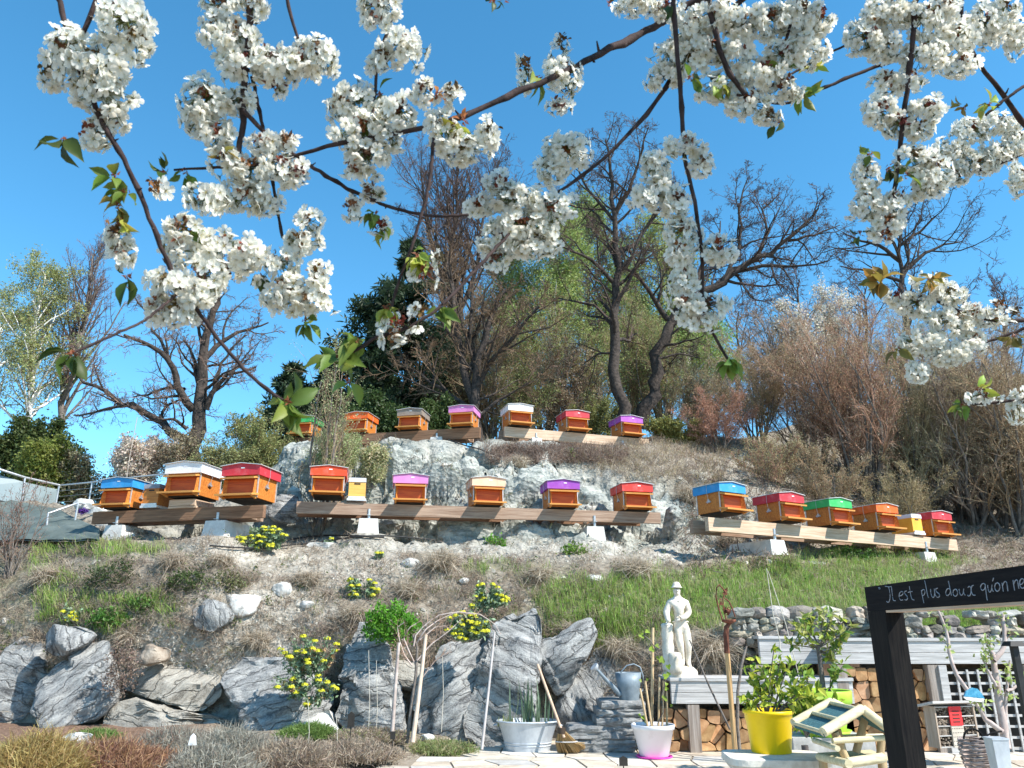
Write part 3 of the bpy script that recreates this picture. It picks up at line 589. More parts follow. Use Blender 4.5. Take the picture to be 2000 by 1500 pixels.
# right row
right = beam_row('hive_beam', (1383, 1010), 12.0, (1868, 1054), M['beam_new'], M['beam_old'], 'pale timber beam pair under the right row, running away to the right', ht=.21, back_in=(.0, .55))
A, B, d, n, _ = right
put_hive(A, B, n, 1428, 'blue', 'beehive with a light blue roof at the near end of the right row', .09)
put_hive(A, B, n, 1545, 'crimson', 'beehive with a red roof between the light blue and green ones', .04)
put_hive(A, B, n, 1641, 'green', 'beehive with a green roof in the right row', .04)
put_hive(A, B, n, 1733, 'orange', 'beehive with an orange roof in the right row', .04)
put_hive(A, B, n, 1795, (mat('nuc_yellow', (0.78, 0.36, 0.04), (0.85, 0.45, 0.06), 5, .5), mat('nuc_lid_white', (0.6, 0.6, 0.62), (0.75, 0.75, 0.77), 5, .5)), 'small yellow nucleus hive with a whitish lid near the far end of the right row', .02, True)
put_hive(A, B, n, 1840, 'crimson', 'beehive with a red roof at the far right end of the right row', .02)
footing(1510, 1088, right, 'long concrete footing under the near end of the right beam', dp=1.05, w=.42); footing(1806, 1108, right, 'concrete footing under the far end of the right beam', dp=1.0, w=.42)
# upper rows
ul = beam_row('hive_beam', (560, 856), at_z(560, 856, at(937, 834, 16.3).z).y, (937, 834), M['beam_dark'], M['beam_old'], 'brown timber beam pair under the upper left row of hives', ht=.24)
A, B, d, n, _ = ul
put_hive(A, B, n, 588, 'green', 'beehive with a bright green roof half hidden by the leafy sapling', .02)
put_hive(A, B, n, 697, 'orange', 'beehive with an orange red roof behind the thin sapling in the upper row', .02)
put_hive(A, B, n, 800, 'taupe', 'beehive with a taupe roof in the upper left row', .02)
put_hive(A, B, n, 902, 'pink', 'beehive with a pink roof at the right end of the upper left row', .02)
footing(853, 868, ul, 'small concrete footing under the upper left beam', h=.16, w=.34); footing(640, 884, ul, 'concrete footing under the upper left beam hidden by the sapling', h=.2, w=.3)
ur = beam_row('hive_beam', (986, 833), 16.2, (1267, 858), M['beam_new'], M['beam_old'], 'pale timber beam pair under the upper right row of hives', ht=.22)
A, B, d, n, _ = ur
put_hive(A, B, n, 1016, 'white', 'beehive with a white roof at the left end of the upper right row', .04)
put_hive(A, B, n, 1127, 'crimson', 'beehive with a red roof in the middle of the upper right row', .02)
put_hive(A, B, n, 1232, 'violet', 'beehive with a violet roof at the right end of the upper right row', .02)
footing(1047, 870, ur, 'small concrete footing under the left of the upper right beam', h=.16, w=.3); footing(1215, 893, ur, 'small concrete footing under the right end of the upper right beam', h=.16, w=.3)
# ------------------------------------------------------------------ hoses on the terrace
def hose(pts, r, lab):
    P = []
    for i in range(len(pts) - 1):
        for u in np.linspace(0, 1, 12, endpoint=False): P.append((pts[i][0] + (pts[i + 1][0] - pts[i][0]) * u, pts[i][1] + (pts[i + 1][1] - pts[i][1]) * u))
    W = []
    for k, (x, y) in enumerate(P):
        h, nn = hit(x, y + 1.2 * math.sin(k * .35))
        if h is not None and (not W or (h - W[-1]).length < .6): W.append(h + nn * (r + .015))
    W2 = [sum(W[max(0, i - 2):i + 3], Vector()) / len(W[max(0, i - 2):i + 3]) + Vector((0, -.02, .02)) for i in range(len(W))]
    m = MB(); m.tube(W2, r, 6); o = m.build('garden_hose', M['rubber']); tag(o, lab, 'hose')
hose([(470, 1080), (560, 1062), (620, 1050), (760, 1056), (900, 1052), (1080, 1056), (1180, 1066)], .016, 'black hose lying along the terrace under the middle beam')
hose([(400, 1070), (520, 1078), (620, 1062), (760, 1050), (880, 1064)], .014, 'second black hose crossing the first below the left footing')
hose([(1240, 1072), (1360, 1086), (1480, 1092), (1560, 1104), (1590, 1105)], .016, 'black hose running through the grass under the right beam')
hose([(870, 862), (930, 880), (990, 900)], .014, 'thin black hose on the rock below the upper row')
# ------------------------------------------------------------------ left edge: tarpaulin bank, glass balustrade, handrail
M['tarp'] = mat('tarpaulin', (0.075, 0.095, 0.085), (0.13, 0.155, 0.14), 2, 0.7, 0.01, 8)
def tarp():
    mb = MB(); nu, nv = 70, 36; G_ = np.zeros((nu, nv, 3))
    for i in range(nu):
        px = -330 + 525 * i / (nu - 1); hi = float(np.interp(px, [-330, 0, 50, 115, 195], [968, 984, 992, 1006, 1048])); lo = 1068
        for j in range(nv):
            py = lo + (hi - lo) * j / (nv - 1); p, n_ = hit(px, py)
            if p is None or (j and p.y > G_[i, j - 1][1] + .8): p = Vector(G_[i, j - 1]) + Vector((0, .1, .02))
            G_[i, j] = tuple(p)
    for _ in range(6): G_[1:-1, 1:-1] = (G_[:-2, 1:-1] + G_[2:, 1:-1] + G_[1:-1, :-2] + G_[1:-1, 2:] + G_[1:-1, 1:-1]) / 5
    for i in range(nu):
        for j in range(nv): G_[i, j] += np.array([0, -.05, .11]) + np.array([0, -.3, 1]) * (.022 * math.sin(i * .9 + j * .25) * noise.noise(Vector((i * .1, j * .1, 0))) + .03 * noise.noise(Vector((i * .25, j * .12, 3))))
    V = G_.reshape(-1, 3); F = [(i * nv + j, (i + 1) * nv + j, (i + 1) * nv + j + 1, i * nv + j + 1) for i in range(nu - 1) for j in range(nv - 1)]
    mb.arr(V, F, 0, None, True); mb.arr(V - [0, 0, .03], [f[::-1] for f in F])
    tag(mb.build('tarpaulin', M['tarp']), 'dark green grey tarpaulin stretched over the bank at the left edge', 'tarpaulin')
tarp()
M['glass'] = mat('frosted_glass', (0.20, 0.25, 0.26), (0.24, 0.29, 0.30), 2, 0.35, spec=0.4)
def balustrade():
    Y0, Y1 = 16.2, 17.6
    t = empty('glass_balustrade', at(115, 997, Y1), 0, 'frosted glass balustrade with a steel rail above the tarpaulin', 'balustrade')
    t.rotation_euler = (0, 0, 0); bpy.context.view_layer.update(); o0 = t.location.copy()
    def L(p): return p - o0
    tops = [(-110, 888), (0, 917), (50, 933), (117, 948)]; bots = [(-110, 960), (0, 977), (45, 988), (107, 999)]; Ys = [15.7, 16.4, 16.9, 17.6]
    T = [L(at(x, y, Y)) for (x, y), Y in zip(tops, Ys)]; Bt = [L(at(x, y, Y)) for (x, y), Y in zip(bots, Ys)]
    for i in (0, 2) :
        a, b = (0, 2) if i == 0 else (2, 3)
        q = MB(); ins = .03; up = Vector((0, 0, -.10))
        A0, A1, B0, B1 = T[a] + up, T[b] + up, Bt[a] + Vector((0, 0, .03)), Bt[b] + Vector((0, 0, .03))
        e = (A1 - A0) * .02; th = Vector((0, .012, 0))
        q.faces([A0 + e, A1 - e, B1 - e, B0 + e, A0 + e + th, A1 - e + th, B1 - e + th, B0 + e + th], [(3, 2, 1, 0), (4, 5, 6, 7), (0, 1, 5, 4), (1, 2, 6, 5), (2, 3, 7, 6), (3, 0, 4, 7)]); q.build('glass_panel', M['glass'], t)
    for i in (0, 2, 3):
        q = MB(); q.tube([Bt[i] - Vector((0, .02, .25)), T[i] - Vector((0, .02, 0))], .022, 8); q.build('post', M['steel'], t)
    q = MB(); q.tube([x - Vector((0, .02, 0)) for x in T], .026, 8); q.build('top_rail', M['steel'], t)
    return t
balustrade()
def cable_rail():
    P = [(117, 948, 17.6), (180, 942, 17.0), (260, 932, 16.6), (335, 925, 16.2), (420, 922, 15.9)]
    t = empty('cable_railing', at(117, 1000, 17.6), 0, 'steel cable railing running behind the left hives', 'railing'); o0 = t.location.copy()
    top = [at(*p) - o0 for p in P]
    q = MB(); q.tube(top, .02, 8); q.build('top_rail', M['steel'], t)
    for k in range(1, 6):
        q = MB(); q.tube([x - Vector((0, 0, .13 * k)) for x in top], .005, 4); q.build('cable', M['steel'], t)
    for x in top[1:]:
        q = MB(); q.tube([x, x - Vector((0, 0, .95))], .018, 8); q.build('post', M['steel'], t)
cable_rail()
def handrail():
    t = empty('handrail', at(90, 1055, 13.6), 0, 'short pale metal handrail with two posts standing before the tarpaulin', 'handrail'); o0 = t.location.copy()
    a, b, c = at(94, 1003, 13.6) - o0, at(153, 982, 13.9) - o0, at(200, 990, 14.8) - o0
    q = MB(); q.tube([a, b, c], .018, 8); q.build('rail', M['steel'], t)
    for x, (bx, by, Y) in ((a, (88, 1058, 13.6)), (b, (138, 1065, 13.9))):
        q = MB(); q.tube([x, at(bx, by, Y) - o0], .018, 8); q.build('post', M['steel'], t)
handrail()
q = MB(); q.tube([at(247, 938, 14.2), at(252, 900, 14.2), at(268, 815, 14.2)], .006, 6); a = q.build('cane', mat('cane_pale', (0.4, 0.34, 0.28), (0.5, 0.43, 0.36), 9)); tag(a, 'thin pale pole standing behind the blue roofed hive', 'pole')
# ------------------------------------------------------------------ trees, shrubs, grass
class Wood:
    """gathers branches level by level; resampled so that they can be turned into tubes in one go"""
    def __init__(s): s.L = {}
    def add(s, lev, pts, rad): s.L.setdefault((lev, len(pts)), []).append((pts, rad))
    def emit(s, mb, levels, S, mi=0, cols=None):
        for (lev, K), it in s.L.items():
            if lev not in levels: continue
            P = np.array([[tuple(p) for p in a] for a, b in it], float); Rr = np.array([b for a, b in it], float)
            V, F = tubes(P, Rr, S)
            c = None
            if cols is not None:
                c = np.repeat(np.array(cols)[None] * RNG.uniform(.7, 1.25, (len(P), 1)), K * S, axis=0)
            mb.arr(V, F, mi, c, S > 3)
def resample(pts, K):
    P = np.array([tuple(p) for p in pts], float); d = np.r_[0, np.cumsum(np.linalg.norm(np.diff(P, axis=0), axis=1))]
    t = np.linspace(0, d[-1], K); return np.stack([np.interp(t, d, P[:, i]) for i in range(3)], 1)
def nrand(rnd): return Vector((rnd.gauss(0, 1), rnd.gauss(0, 1), rnd.gauss(0, 1)))
def grow(W, rnd, p, d, L, r, lev, P):
    """P: dict(levels, n children per level, ang, ratio, wander, up, K)"""
    K = P['K'][lev]; pts = [p.copy()]; d = d.normalized(); st = L / (K - 1)
    for i in range(K - 1):
        d = (d + nrand(rnd) * P['wander'] * (1 + .3 * lev) * .5 + Vector((0, 0, P['up'][lev])) * .15).normalized()
        pts.append(pts[-1] + d * st)
    rad = [r * (1 - .75 * i / (K - 1)) for i in range(K)]
    W.add(lev, pts, rad); sprout(W, rnd, pts, rad, L, lev, P)
def sprout(W, rnd, pts, rad, L, lev, P, n=None, start=None):
    if lev + 1 > P['levels']: return
    n = n or P['n'][lev]; K = len(pts); start = P['start'] if start is None else start
    for c in range(n):
        u = start + (1 - start) * (c + rnd.random()) / n; f = u * (K - 1); i = min(int(f), K - 2); q = Vector(pts[i]).lerp(Vector(pts[i + 1]), f - i)
        t = (Vector(pts[i + 1]) - Vector(pts[i])).normalized(); s = t.cross(nrand(rnd)).normalized(); a = R(rnd.gauss(P['ang'], 12))
        dd = t * math.cos(a) + s * math.sin(a)
        dd.z += P.get('droop', 0)
        l = L * P['ratio'] * (1.15 - .65 * u) * rnd.uniform(.6, 1.25); rr = (rad[i] * (1 - (f - i)) + rad[i + 1] * (f - i)) * .62
        grow(W, rnd, q, dd, l, max(min(rr, l * .03), P['rmin']), lev + 1, P)
def leaves(mb, ends, n_per, size, spread, col, var=.35, mi=0, rnd=None, seedn=0, elong=1.8):
    N = len(ends) * n_per; P = np.repeat(np.array([tuple(e) for e in ends], float), n_per, 0) + RNG.normal(0, spread, (N, 3))
    tv = np.array([(0, -.5 * elong, 0), (.5, 0, .12), (0, .5 * elong, 0), (-.5, 0, .12)]); V, F = instance(tv, [(0, 1, 2, 3)], P, rotmats(RNG.normal(size=(N, 3)) + [0, 0, .4]), RNG.uniform(.6, 1.3, N) * size)
    c = np.array(col)[None] * RNG.uniform(1 - var, 1 + var, (N, 1)) * RNG.uniform(.92, 1.08, (N, 3)); mb.arr(V, F, mi, np.repeat(c, 4, 0))
def ends_of(W, levels, every=1):
    out = []
    for (lev, K), it in W.L.items():
        if lev in levels:
            for a, b in it[::every]: out += [a[-1], a[K // 2]]
    return out
def tree(name, label, limbs, Y, P, seed, bark='bark', twigcol=(1, 1, 1), leaf=None, group=None, n0=None, S0=8, cat='tree', depth_wander=.12, start0=.25):
    """limbs: list of (pixel polyline, r0 px, r1 px [, depth offset]); grows procedural branches off them"""
    rnd = random.Random(seed); W = Wood(); base = at(limbs[0][0][0][0], limbs[0][0][0][1], Y)
    o0 = Vector((base.x, base.y, base.z))
    for li, lm in enumerate(limbs):
        pts, r0, r1 = lm[:3]; dy = lm[3] if len(lm) > 3 else 0
        D = []; n = len(pts)
        Wp = [at(x, y, Y + dy * i / (n - 1)) - o0 for i, (x, y) in enumerate(pts)]
        K = max(7, 2 * n); Q = [Vector(q) for q in resample(Wp, K)]
        px2m = (Y * 1.03) / FPX; L = sum((Q[i + 1] - Q[i]).length for i in range(K - 1))
        for i in range(1, K):
            Q[i] += nrand(rnd) * L * .008
        rad = [(r0 + (r1 - r0) * i / (K - 1)) * px2m for i in range(K)]
        W.add(0, Q, rad)
        nn = (lm[4] if len(lm) > 4 else max(4, int(P['n'][0] * L / P['L0'])))
        sprout(W, rnd, Q, rad, P['L1'] / P['ratio'], 0, P, n=nn, start=(start0 if li == 0 else .12))
    t = empty(name, o0); tag(t, label, cat, group)
    mb = MB(); W.emit(mb, [0, 1], S0); mb.build('trunk', M[bark], t)
    cr = MB(); lv = [l for l in range(2, P['levels'] + 1)]
    W.emit(cr, lv, 3, 0, twigcol)
    mats = [M['twig']]
    if leaf:
        for (cnt, size, spread, col) in leaf: leaves(cr, ends_of(W, lv[-1:] if len(lv) else [1]), cnt, size, spread, col, mi=1)
        mats.append(M['leaf'])
    cr.build('crown', mats, t)
    return t
OAK = dict(levels=4, n=[12, 6, 5, 4], ang=48, ratio=.55, wander=.22, up=[0, .5, .3, .2, .1], K=[6, 6, 5, 4, 3], rmin=.006, start=.2, L0=5.0, L1=2.2)
def V_(P, **k): q = dict(P); q.update(k); return q
# 1 big old oak on the left with heavy limbs
tree('oak_tree', 'old bare oak with heavy crooked limbs behind the white roofed hive', [
 ([(380,925),(382,860),(392,800),(394,740),(400,680),(405,620),(430,570),(440,540)], 17, 4),
 ([(372,868),(330,835),(285,808),(240,790),(205,765),(165,745),(140,720)], 9, 2, 1.0),
 ([(245,792),(200,800),(160,812),(145,810)], 3.5, 1.5, .3), ([(378,800),(352,770),(340,725),(318,690),(285,672),(240,655)], 9, 2.5, -1),
 ([(345,742),(330,690),(300,650),(285,610),(262,575)], 4, 1.5, .4), ([(392,790),(385,730),(375,690),(360,665)], 6, 2, .6), ([(402,800),(420,760),(445,730),(480,725),(500,715)], 6, 1.5, -.4),
 ([(400,700),(425,675),(455,655),(490,640),(525,630)], 6, 1.5, .6), ([(418,760),(432,710),(455,680),(480,655)], 4, 1.2, 0), ([(404,660),(415,600),(432,560),(450,520)], 5, 1.2, -.5), ([(398,690),(385,640),(390,600),(372,560)], 4, 1.2, .5),
 ([(360,760),(325,755),(290,772),(262,776)], 4, 1.2, .8), ([(365,838),(340,818),(318,820),(300,815)], 4, 1.2, -.5)],
 17.5, V_(OAK, n=[10, 6, 6, 4], L1=1.3, levels=4, rmin=.0055, wander=.3), 5, 'bark', (.95, .8, .8))
# 2 tall purple-brown bare tree
UPR = V_(OAK, ang=34, wander=.12, up=[0, 1.2, .8, .5, .3], L1=1.9, n=[20, 6, 5, 3], ratio=.5)
tree('bare_tree', 'slender bare tree with purplish twigs between the birch and the old oak', [([(92,925),(110,860),(128,780),(145,700),(160,620),(170,560),(182,500)], 8, 1.5)], 23, V_(UPR, n=[34, 6, 5, 3], L1=2.6), 12, 'bark_grey', (.9, .7, .76), start0=.22)
# 3 birches
BIR = V_(OAK, ang=42, wander=.2, up=[0, .4, -.2, -.6, -.6], L1=1.9, n=[26, 6, 5, 3], ratio=.5, rmin=.004)
tree('birch_tree', 'white stemmed birch with fresh yellow green leaves at the left edge', [([(40,925),(48,840),(60,740),(72,650),(88,540)], 6, 1.5)], 22, V_(BIR, L1=2.2, n=[32, 6, 5, 3]), 3, 'birch_bark', (.8, .75, .6), [(3, .036, .10, (.34, .36, .14))], start0=.2)
tree('birch_tree', 'thin birch cut by the left border of the picture', [([(-30,925),(-25,800),(-8,690),(0,590)], 5, 1.2)], 24, V_(BIR, L1=2.4, n=[26, 6, 5, 2]), 8, 'birch_bark', (.8, .75, .6), [(3, .036, .12, (.34, .36, .15))], start0=.15)
# 4 middle group
BRN = V_(OAK, ang=40, wander=.17, up=[0, .7, .4, .2, .1], L1=2.3, n=[26, 7, 5, 4], ratio=.55)
tree('bare_tree', 'dense bare brown tree standing just behind the gap between the two upper beams', [
 ([(933,872),(925,800),(930,740),(938,690),(960,620),(985,560)], 12, 3), ([(928,790),(905,720),(890,640),(880,560),(868,500)], 9, 2.5, .5), ([(930,760),(965,700),(1010,650),(1050,600)], 6, 2, -1),
 ([(926,810),(880,770),(830,740),(780,700)], 5, 1.5, 1), ([(935,740),(915,660),(920,580),(930,520)], 6, 2, 1.5), ([(932,815),(990,770),(1050,740)], 4, 1.2, .5)], 18.2, V_(BRN, n=[17, 7, 6, 4], L1=1.8), 21, 'bark', (.95, .78, .62))
tree('bare_tree', 'tall dark bare tree rising behind the blossom in the middle of the sky', [
 ([(900,860),(905,700),(900,560),(888,420),(890,300)], 9, 1.6), ([(902,600),(930,500),(950,400),(975,310)], 5, 1.2, 1), ([(900,640),(860,540),(835,440),(822,340)], 5, 1.2, -1), ([(895,470),(860,400),(850,330)], 3, 1, 0)],
 24, V_(UPR, n=[24, 7, 6, 4], L1=2.6, ang=42), 22, 'bark', (.62, .5, .52), start0=.35)
tree('oak_tree', 'tall bare tree with a dark crooked trunk behind the violet roofed hive', [
 ([(1213,835),(1207,770),(1196,700),(1200,640),(1208,560),(1205,470),(1196,400),(1190,330),(1185,270)], 13, 2), ([(1200,640),(1170,600),(1130,590),(1085,580)], 4, 1.2, 1), ([(1206,560),(1160,510),(1120,490),(1075,470)], 5, 1.2, -1),
 ([(1206,500),(1245,470),(1275,430),(1300,390)], 6, 1.5, .5), ([(1200,420),(1230,370),(1250,310),(1265,250)], 5, 1.2, -.5), ([(1198,430),(1160,390),(1135,350),(1125,290)], 4, 1.2, .6), ([(1200,690),(1170,690),(1140,710)], 3, 1, .3), ([(1203,520),(1180,440),(1150,420)], 3, 1, 1)],
 19, V_(OAK, n=[14, 7, 6, 4], L1=1.8, wander=.26), 23, 'bark', (.6, .5, .5))
tree('oak_tree', 'leaning bare oak spreading to the right over the brown thicket', [
 ([(1252,838),(1262,790),(1275,730),(1297,670),(1312,610),(1345,575),(1400,555),(1460,520),(1520,490),(1570,440),(1600,410)], 15, 2), ([(1285,700),(1330,690),(1370,700)], 3, 1, .5), ([(1305,625),(1270,570),(1235,530),(1210,520)], 6, 2, -.6),
 ([(1400,555),(1430,520),(1450,450),(1440,400),(1460,350)], 5, 1.2, .8), ([(1440,530),(1500,520),(1570,520),(1620,510)], 5, 1.2, -.8), ([(1480,508),(1500,450),(1490,410),(1520,380)], 4, 1.2, 0), ([(1350,575),(1370,520),(1400,470),(1410,430)], 5, 1.2, 1), ([(1540,470),(1590,460),(1640,440)], 3.5, 1, 0), ([(1420,548),(1480,560),(1530,555)], 3.5, 1, -1)],
 20, V_(OAK, n=[14, 7, 6, 4], L1=1.7, wander=.28), 24, 'bark', (.55, .46, .48))
tree('oak_tree', 'distant dark bare oak on the ridge above the right thicket', [
 ([(1768,760),(1765,600),(1762,540),(1755,490),(1760,450),(1775,410)], 9, 2), ([(1762,530),(1800,500),(1840,480),(1880,470)], 5, 1.2), ([(1758,510),(1720,480),(1680,470),(1650,455)], 5, 1.2), ([(1756,480),(1800,450),(1830,420)], 4, 1.2), ([(1763,550),(1700,530),(1640,520)], 4, 1.2)],
 38, V_(OAK, n=[12, 6, 5, 3], L1=3.6, L0=9, rmin=.014, wander=.26), 25, 'bark', (.5, .43, .48), start0=.3)
for i, (x, y0, y1, Y, lab) in enumerate([(1560, 640, 545, 42, 'small dark bare tree on the ridge left of the distant oak'), (1880, 640, 560, 44, 'low bare tree on the ridge at the right'), (1960, 650, 570, 42, 'bare tree on the ridge near the right border'), (2040, 650, 560, 44, 'bare tree on the ridge beyond the right border'), (1690, 640, 560, 46, 'faint bare tree on the ridge behind the distant oak'), (1440, 720, 610, 34, 'small bare tree in the gap left of the thicket')]):
    tree('bare_tree', lab, [([(x, y0 + 60), (x + 4, (y0 + y1) / 2 + 20), (x - 3, y1 + 25), (x + 2, y1)], 4, 1.2)], Y, V_(OAK, n=[20, 7, 5, 3], L1=3.2, L0=9, rmin=.014, up=[0, .8, .5, .3, .2]), 60 + i, 'bark', (.62, .5, .55), group='bare trees on the far ridge', start0=.1)
# pale green spring birches behind the middle trees
for i, (x, y0, y1, Y, lab, col) in enumerate([(1075, 830, 440, 25, 'light green birch behind the gap between the pine and the violet hive', (.34, .37, .15)), (1150, 830, 430, 27, 'light green tree behind the crooked trunk', (.28, .32, .13)), (1000, 840, 520, 27, 'olive green tree behind the dense brown tree', (.30, .30, .14)),
      (1290, 820, 470, 28, 'yellowish green birch between the two dark trunks', (.36, .35, .15)), (1340, 800, 600, 27, 'thin green birch right of the leaning oak', (.30, .35, .14)), (1235, 830, 560, 30, 'green tree seen low between the trunks', (.25, .30, .12)), (1380, 800, 640, 30, 'slim pale birch at the left edge of the thicket', (.28, .38, .12))]):
    tree('birch_tree', lab, [([(x, y0 + 10), (x + 6, (y0 + y1) / 2), (x - 4, y1)], 5, 1.2)], Y, V_(BIR, L1=2.6 if i < 4 else 1.8, n=[26, 6, 5, 2], rmin=.005), 80 + i, 'birch_bark' if i in (0, 4, 6) else 'bark_grey', (.7, .66, .5), [(6, .048, .16, tuple(q * k for q, k in zip(col, (1.0, 1.12, .85))))], group='spring green trees behind the hives', start0=.12)
# dark conifers
def conifer(label, px, py0, py1, Y, wpx, seed, col=(.035, .06, .028), n=15000):
    rnd = random.Random(seed); b = at(px, py0, Y); tp = at(px, py1, Y); H = tp.z - b.z; w = wpx * Y * 1.03 / FPX
    t = empty('pine_tree', b); tag(t, label, 'pine tree', 'dark conifers behind the upper hives')
    m = MB(); m.tube([(0, 0, -.5), (0.1, 0, H * .5), (0, 0, H * .97)], [H * .022, H * .015, H * .004], 8); 
    cl = []; 
    for k in range(int(70)):
        u = rnd.uniform(.08, .98); a = rnd.uniform(0, 6.28); L = w * (1.05 - u ** 1.1) * rnd.uniform(.35, 1.35) * (.7 + .5 * abs(math.sin(u * 11 + seed))); z = H * u
        P = [Vector((0, 0, z)), Vector((math.cos(a) * L * .5, math.sin(a) * L * .5, z + L * .12)), Vector((math.cos(a) * L, math.sin(a) * L, z + L * rnd.uniform(-.05, .25)))]
        m.tube(P, [H * .006, H * .004, .01], 4, cap=False)
        for q in range(7):
            f = .3 + .75 * rnd.random(); c = P[0].lerp(P[1], f * 2) if f < .5 else P[1].lerp(P[2], f * 2 - 1); cl.append((c + nrand(rnd) * L * .10, L * .16 + .12))
    m.build('trunk', M['bark'], t)
    N = n; idx = RNG.integers(0, len(cl), N); C = np.array([tuple(c) for c, r in cl])[idx]; rr = np.array([r for c, r in cl])[idx]
    D = RNG.normal(size=(N, 3)); D /= np.linalg.norm(D, axis=1, keepdims=True); P = C + D * (rr * RNG.uniform(.2, 1, N))[:, None] * [1, 1, .6]
    tv = np.array([(0, 0, 0), (.16, .5, .03), (0, 1.2, 0), (-.16, .5, .03)]); V, F = instance(tv, [(0, 1, 2, 3)], P, rotmats(D * .5 + RNG.normal(size=(N, 3))), RNG.uniform(.10, .26, N))
    mb = MB(); mb.arr(V, F, 0, np.repeat(np.array(col)[None] * RNG.uniform(.5, 1.7, (N, 1)), 4, 0)); mb.build('crown', M['leaf'], t)
conifer('tall dark pine at the left of the middle trees, behind the orange red hive', 785, 870, 465, 21.5, 135, 1, n=32000)
conifer('dark pine lower crown left of the taupe roofed hive', 725, 880, 620, 20.5, 75, 2, n=14000)
conifer('low dark conifer showing behind the green roofed hive', 560, 880, 715, 21, 75, 3, n=10000)
conifer('second dark conifer between the green roofed hive and the pine', 640, 880, 690, 22, 60, 4, n=9000)
conifer('dark conifer showing through the middle of the dense brown tree', 870, 860, 600, 24, 80, 7, n=11000)
# multi-stem shrubs
SHR = dict(levels=3, n=[9, 6, 4], ang=34, ratio=.6, wander=.2, up=[0, .8, .5, .3], K=[6, 6, 4, 3], rmin=.004, start=.15, L0=2.0, L1=.9)
def shrub(name, label, px, py, Y, hpx, wpx, seed, stems=14, col=(1, .85, .7), leaf=None, P=SHR, group=None, cat='shrub', lean=0, bark='bark_grey'):
    rnd = random.Random(seed); b = at(px, py, Y); s = Y * 1.03 / FPX; H = hpx * s; Wd = wpx * s; W = Wood()
    for k in range(stems):
        a = rnd.uniform(0, 6.28); q = rnd.random() ** .5; tip = Vector((math.cos(a) * Wd * q + lean * H, math.sin(a) * Wd * q * .8, H * rnd.uniform(.72, 1.05) * (1 - .35 * q * q)))
        base = Vector((math.cos(a) * Wd * .12, math.sin(a) * Wd * .12, -.15)); K = 7; pts = []
        bow = nrand(rnd) * H * .05
        for i in range(K):
            u = i / (K - 1); p = base.lerp(tip, u); p.x += (math.cos(a) * Wd * q) * (-.18 * math.sin(math.pi * u)); pts.append(p + bow * math.sin(math.pi * u) + nrand(rnd) * H * .008)
        rad = [max(.0085 * H * (1 - .8 * i / (K - 1)), P['rmin']) for i in range(K)]
        W.add(0, pts, rad); sprout(W, rnd, pts, rad, H * .42 / P['ratio'] * .6, 0, P)
    t = empty(name, b); tag(t, label, cat, group)
    m = MB(); W.emit(m, [0], 5); m.build('stems', M[bark], t)
    c = MB(); W.emit(c, [1, 2, 3], 3, 0, col); mats = [M['twig']]
    if leaf:
        for (cnt, size, spread, lc) in leaf: leaves(c, ends_of(W, [P['levels']]), cnt, size, spread, lc, mi=1)
        mats.append(M['leaf'])
    c.build('crown', mats, t)
    return t
BR = (1.05, .90, .74)
SH = V_(SHR, n=[10, 7, 4], wander=.24); SF_ = V_(SHR, n=[12, 8, 5], wander=.26, rmin=.0042)
TH = [(1480, 850, 18.5, 200, 120, 'reddish brown bare shrub at the left end of the right thicket', (1.05, .9, .74), [(1, .015, .05, (0.47, 0.30, 0.20))]),
 (1405, 865, 17.6, 110, 90, 'low shrub with rusty red buds above the light blue hive', (1.15, .85, .70), [(1, .015, .05, (0.45, 0.25, 0.16))]),
 (1590, 900, 18.0, 270, 150, 'bare thicket shrub behind the crimson and green hives', BR, [(1, .015, .05, (0.50, 0.38, 0.24))]),
 (1690, 960, 17.2, 380, 150, 'tallest bare brown shrub of the thicket behind the orange hive', BR, [(1, .015, .05, (0.53, 0.41, 0.25))]),
 (1650, 820, 22.5, 260, 190, 'bare shrub farther up the slope in the middle of the thicket', (1.05, .9, .74), [(1, .015, .05, (0.53, 0.43, 0.28))]),
 (1800, 1000, 17.5, 380, 150, 'bare brown shrub right of the tallest one', BR, [(1, .015, .05, (0.47, 0.40, 0.25))]),
 (1900, 1030, 17.0, 420, 160, 'dense bare shrub behind the far end of the right row', BR, [(1, .015, .05, (0.53, 0.45, 0.25))]),
 (1990, 1050, 16.5, 430, 150, 'dense bare shrub at the right border', BR, [(1, .015, .05, (0.47, 0.40, 0.25))]),
 (1830, 850, 24.0, 250, 220, 'bare shrub high on the slope below the far ridge', (1.0, .88, .76), [(1, .015, .05, (0.53, 0.45, 0.28))]),
 (1960, 850, 24.0, 270, 200, 'bare shrub high on the slope at the right border', (1.0, .88, .76), [(1, .015, .05, (0.53, 0.45, 0.30))]),
 (1530, 760, 25.0, 200, 150, 'bare shrub behind the white flowering one on the slope', (1.2, .95, .85), None),
 (2100, 1050, 17.5, 430, 150, 'bare shrub just beyond the right border', BR, None),
 (1760, 1060, 16.2, 170, 120, 'low tangled shrub right behind the green and orange hives', (1.1, .9, .75), [(1, .015, .05, (0.38, 0.30, 0.18))]),
 (1500, 950, 16.2, 110, 100, 'low tangled shrub on the slope above the light blue hive', (1.0, .85, .7), [(1, .015, .05, (0.40, 0.34, 0.18))]),
 (1620, 1000, 16.0, 130, 110, 'low brown tangle of twigs behind the red roofed hive of the right row', (1.1, .9, .75), [(1, .015, .05, (0.40, 0.33, 0.20))])]
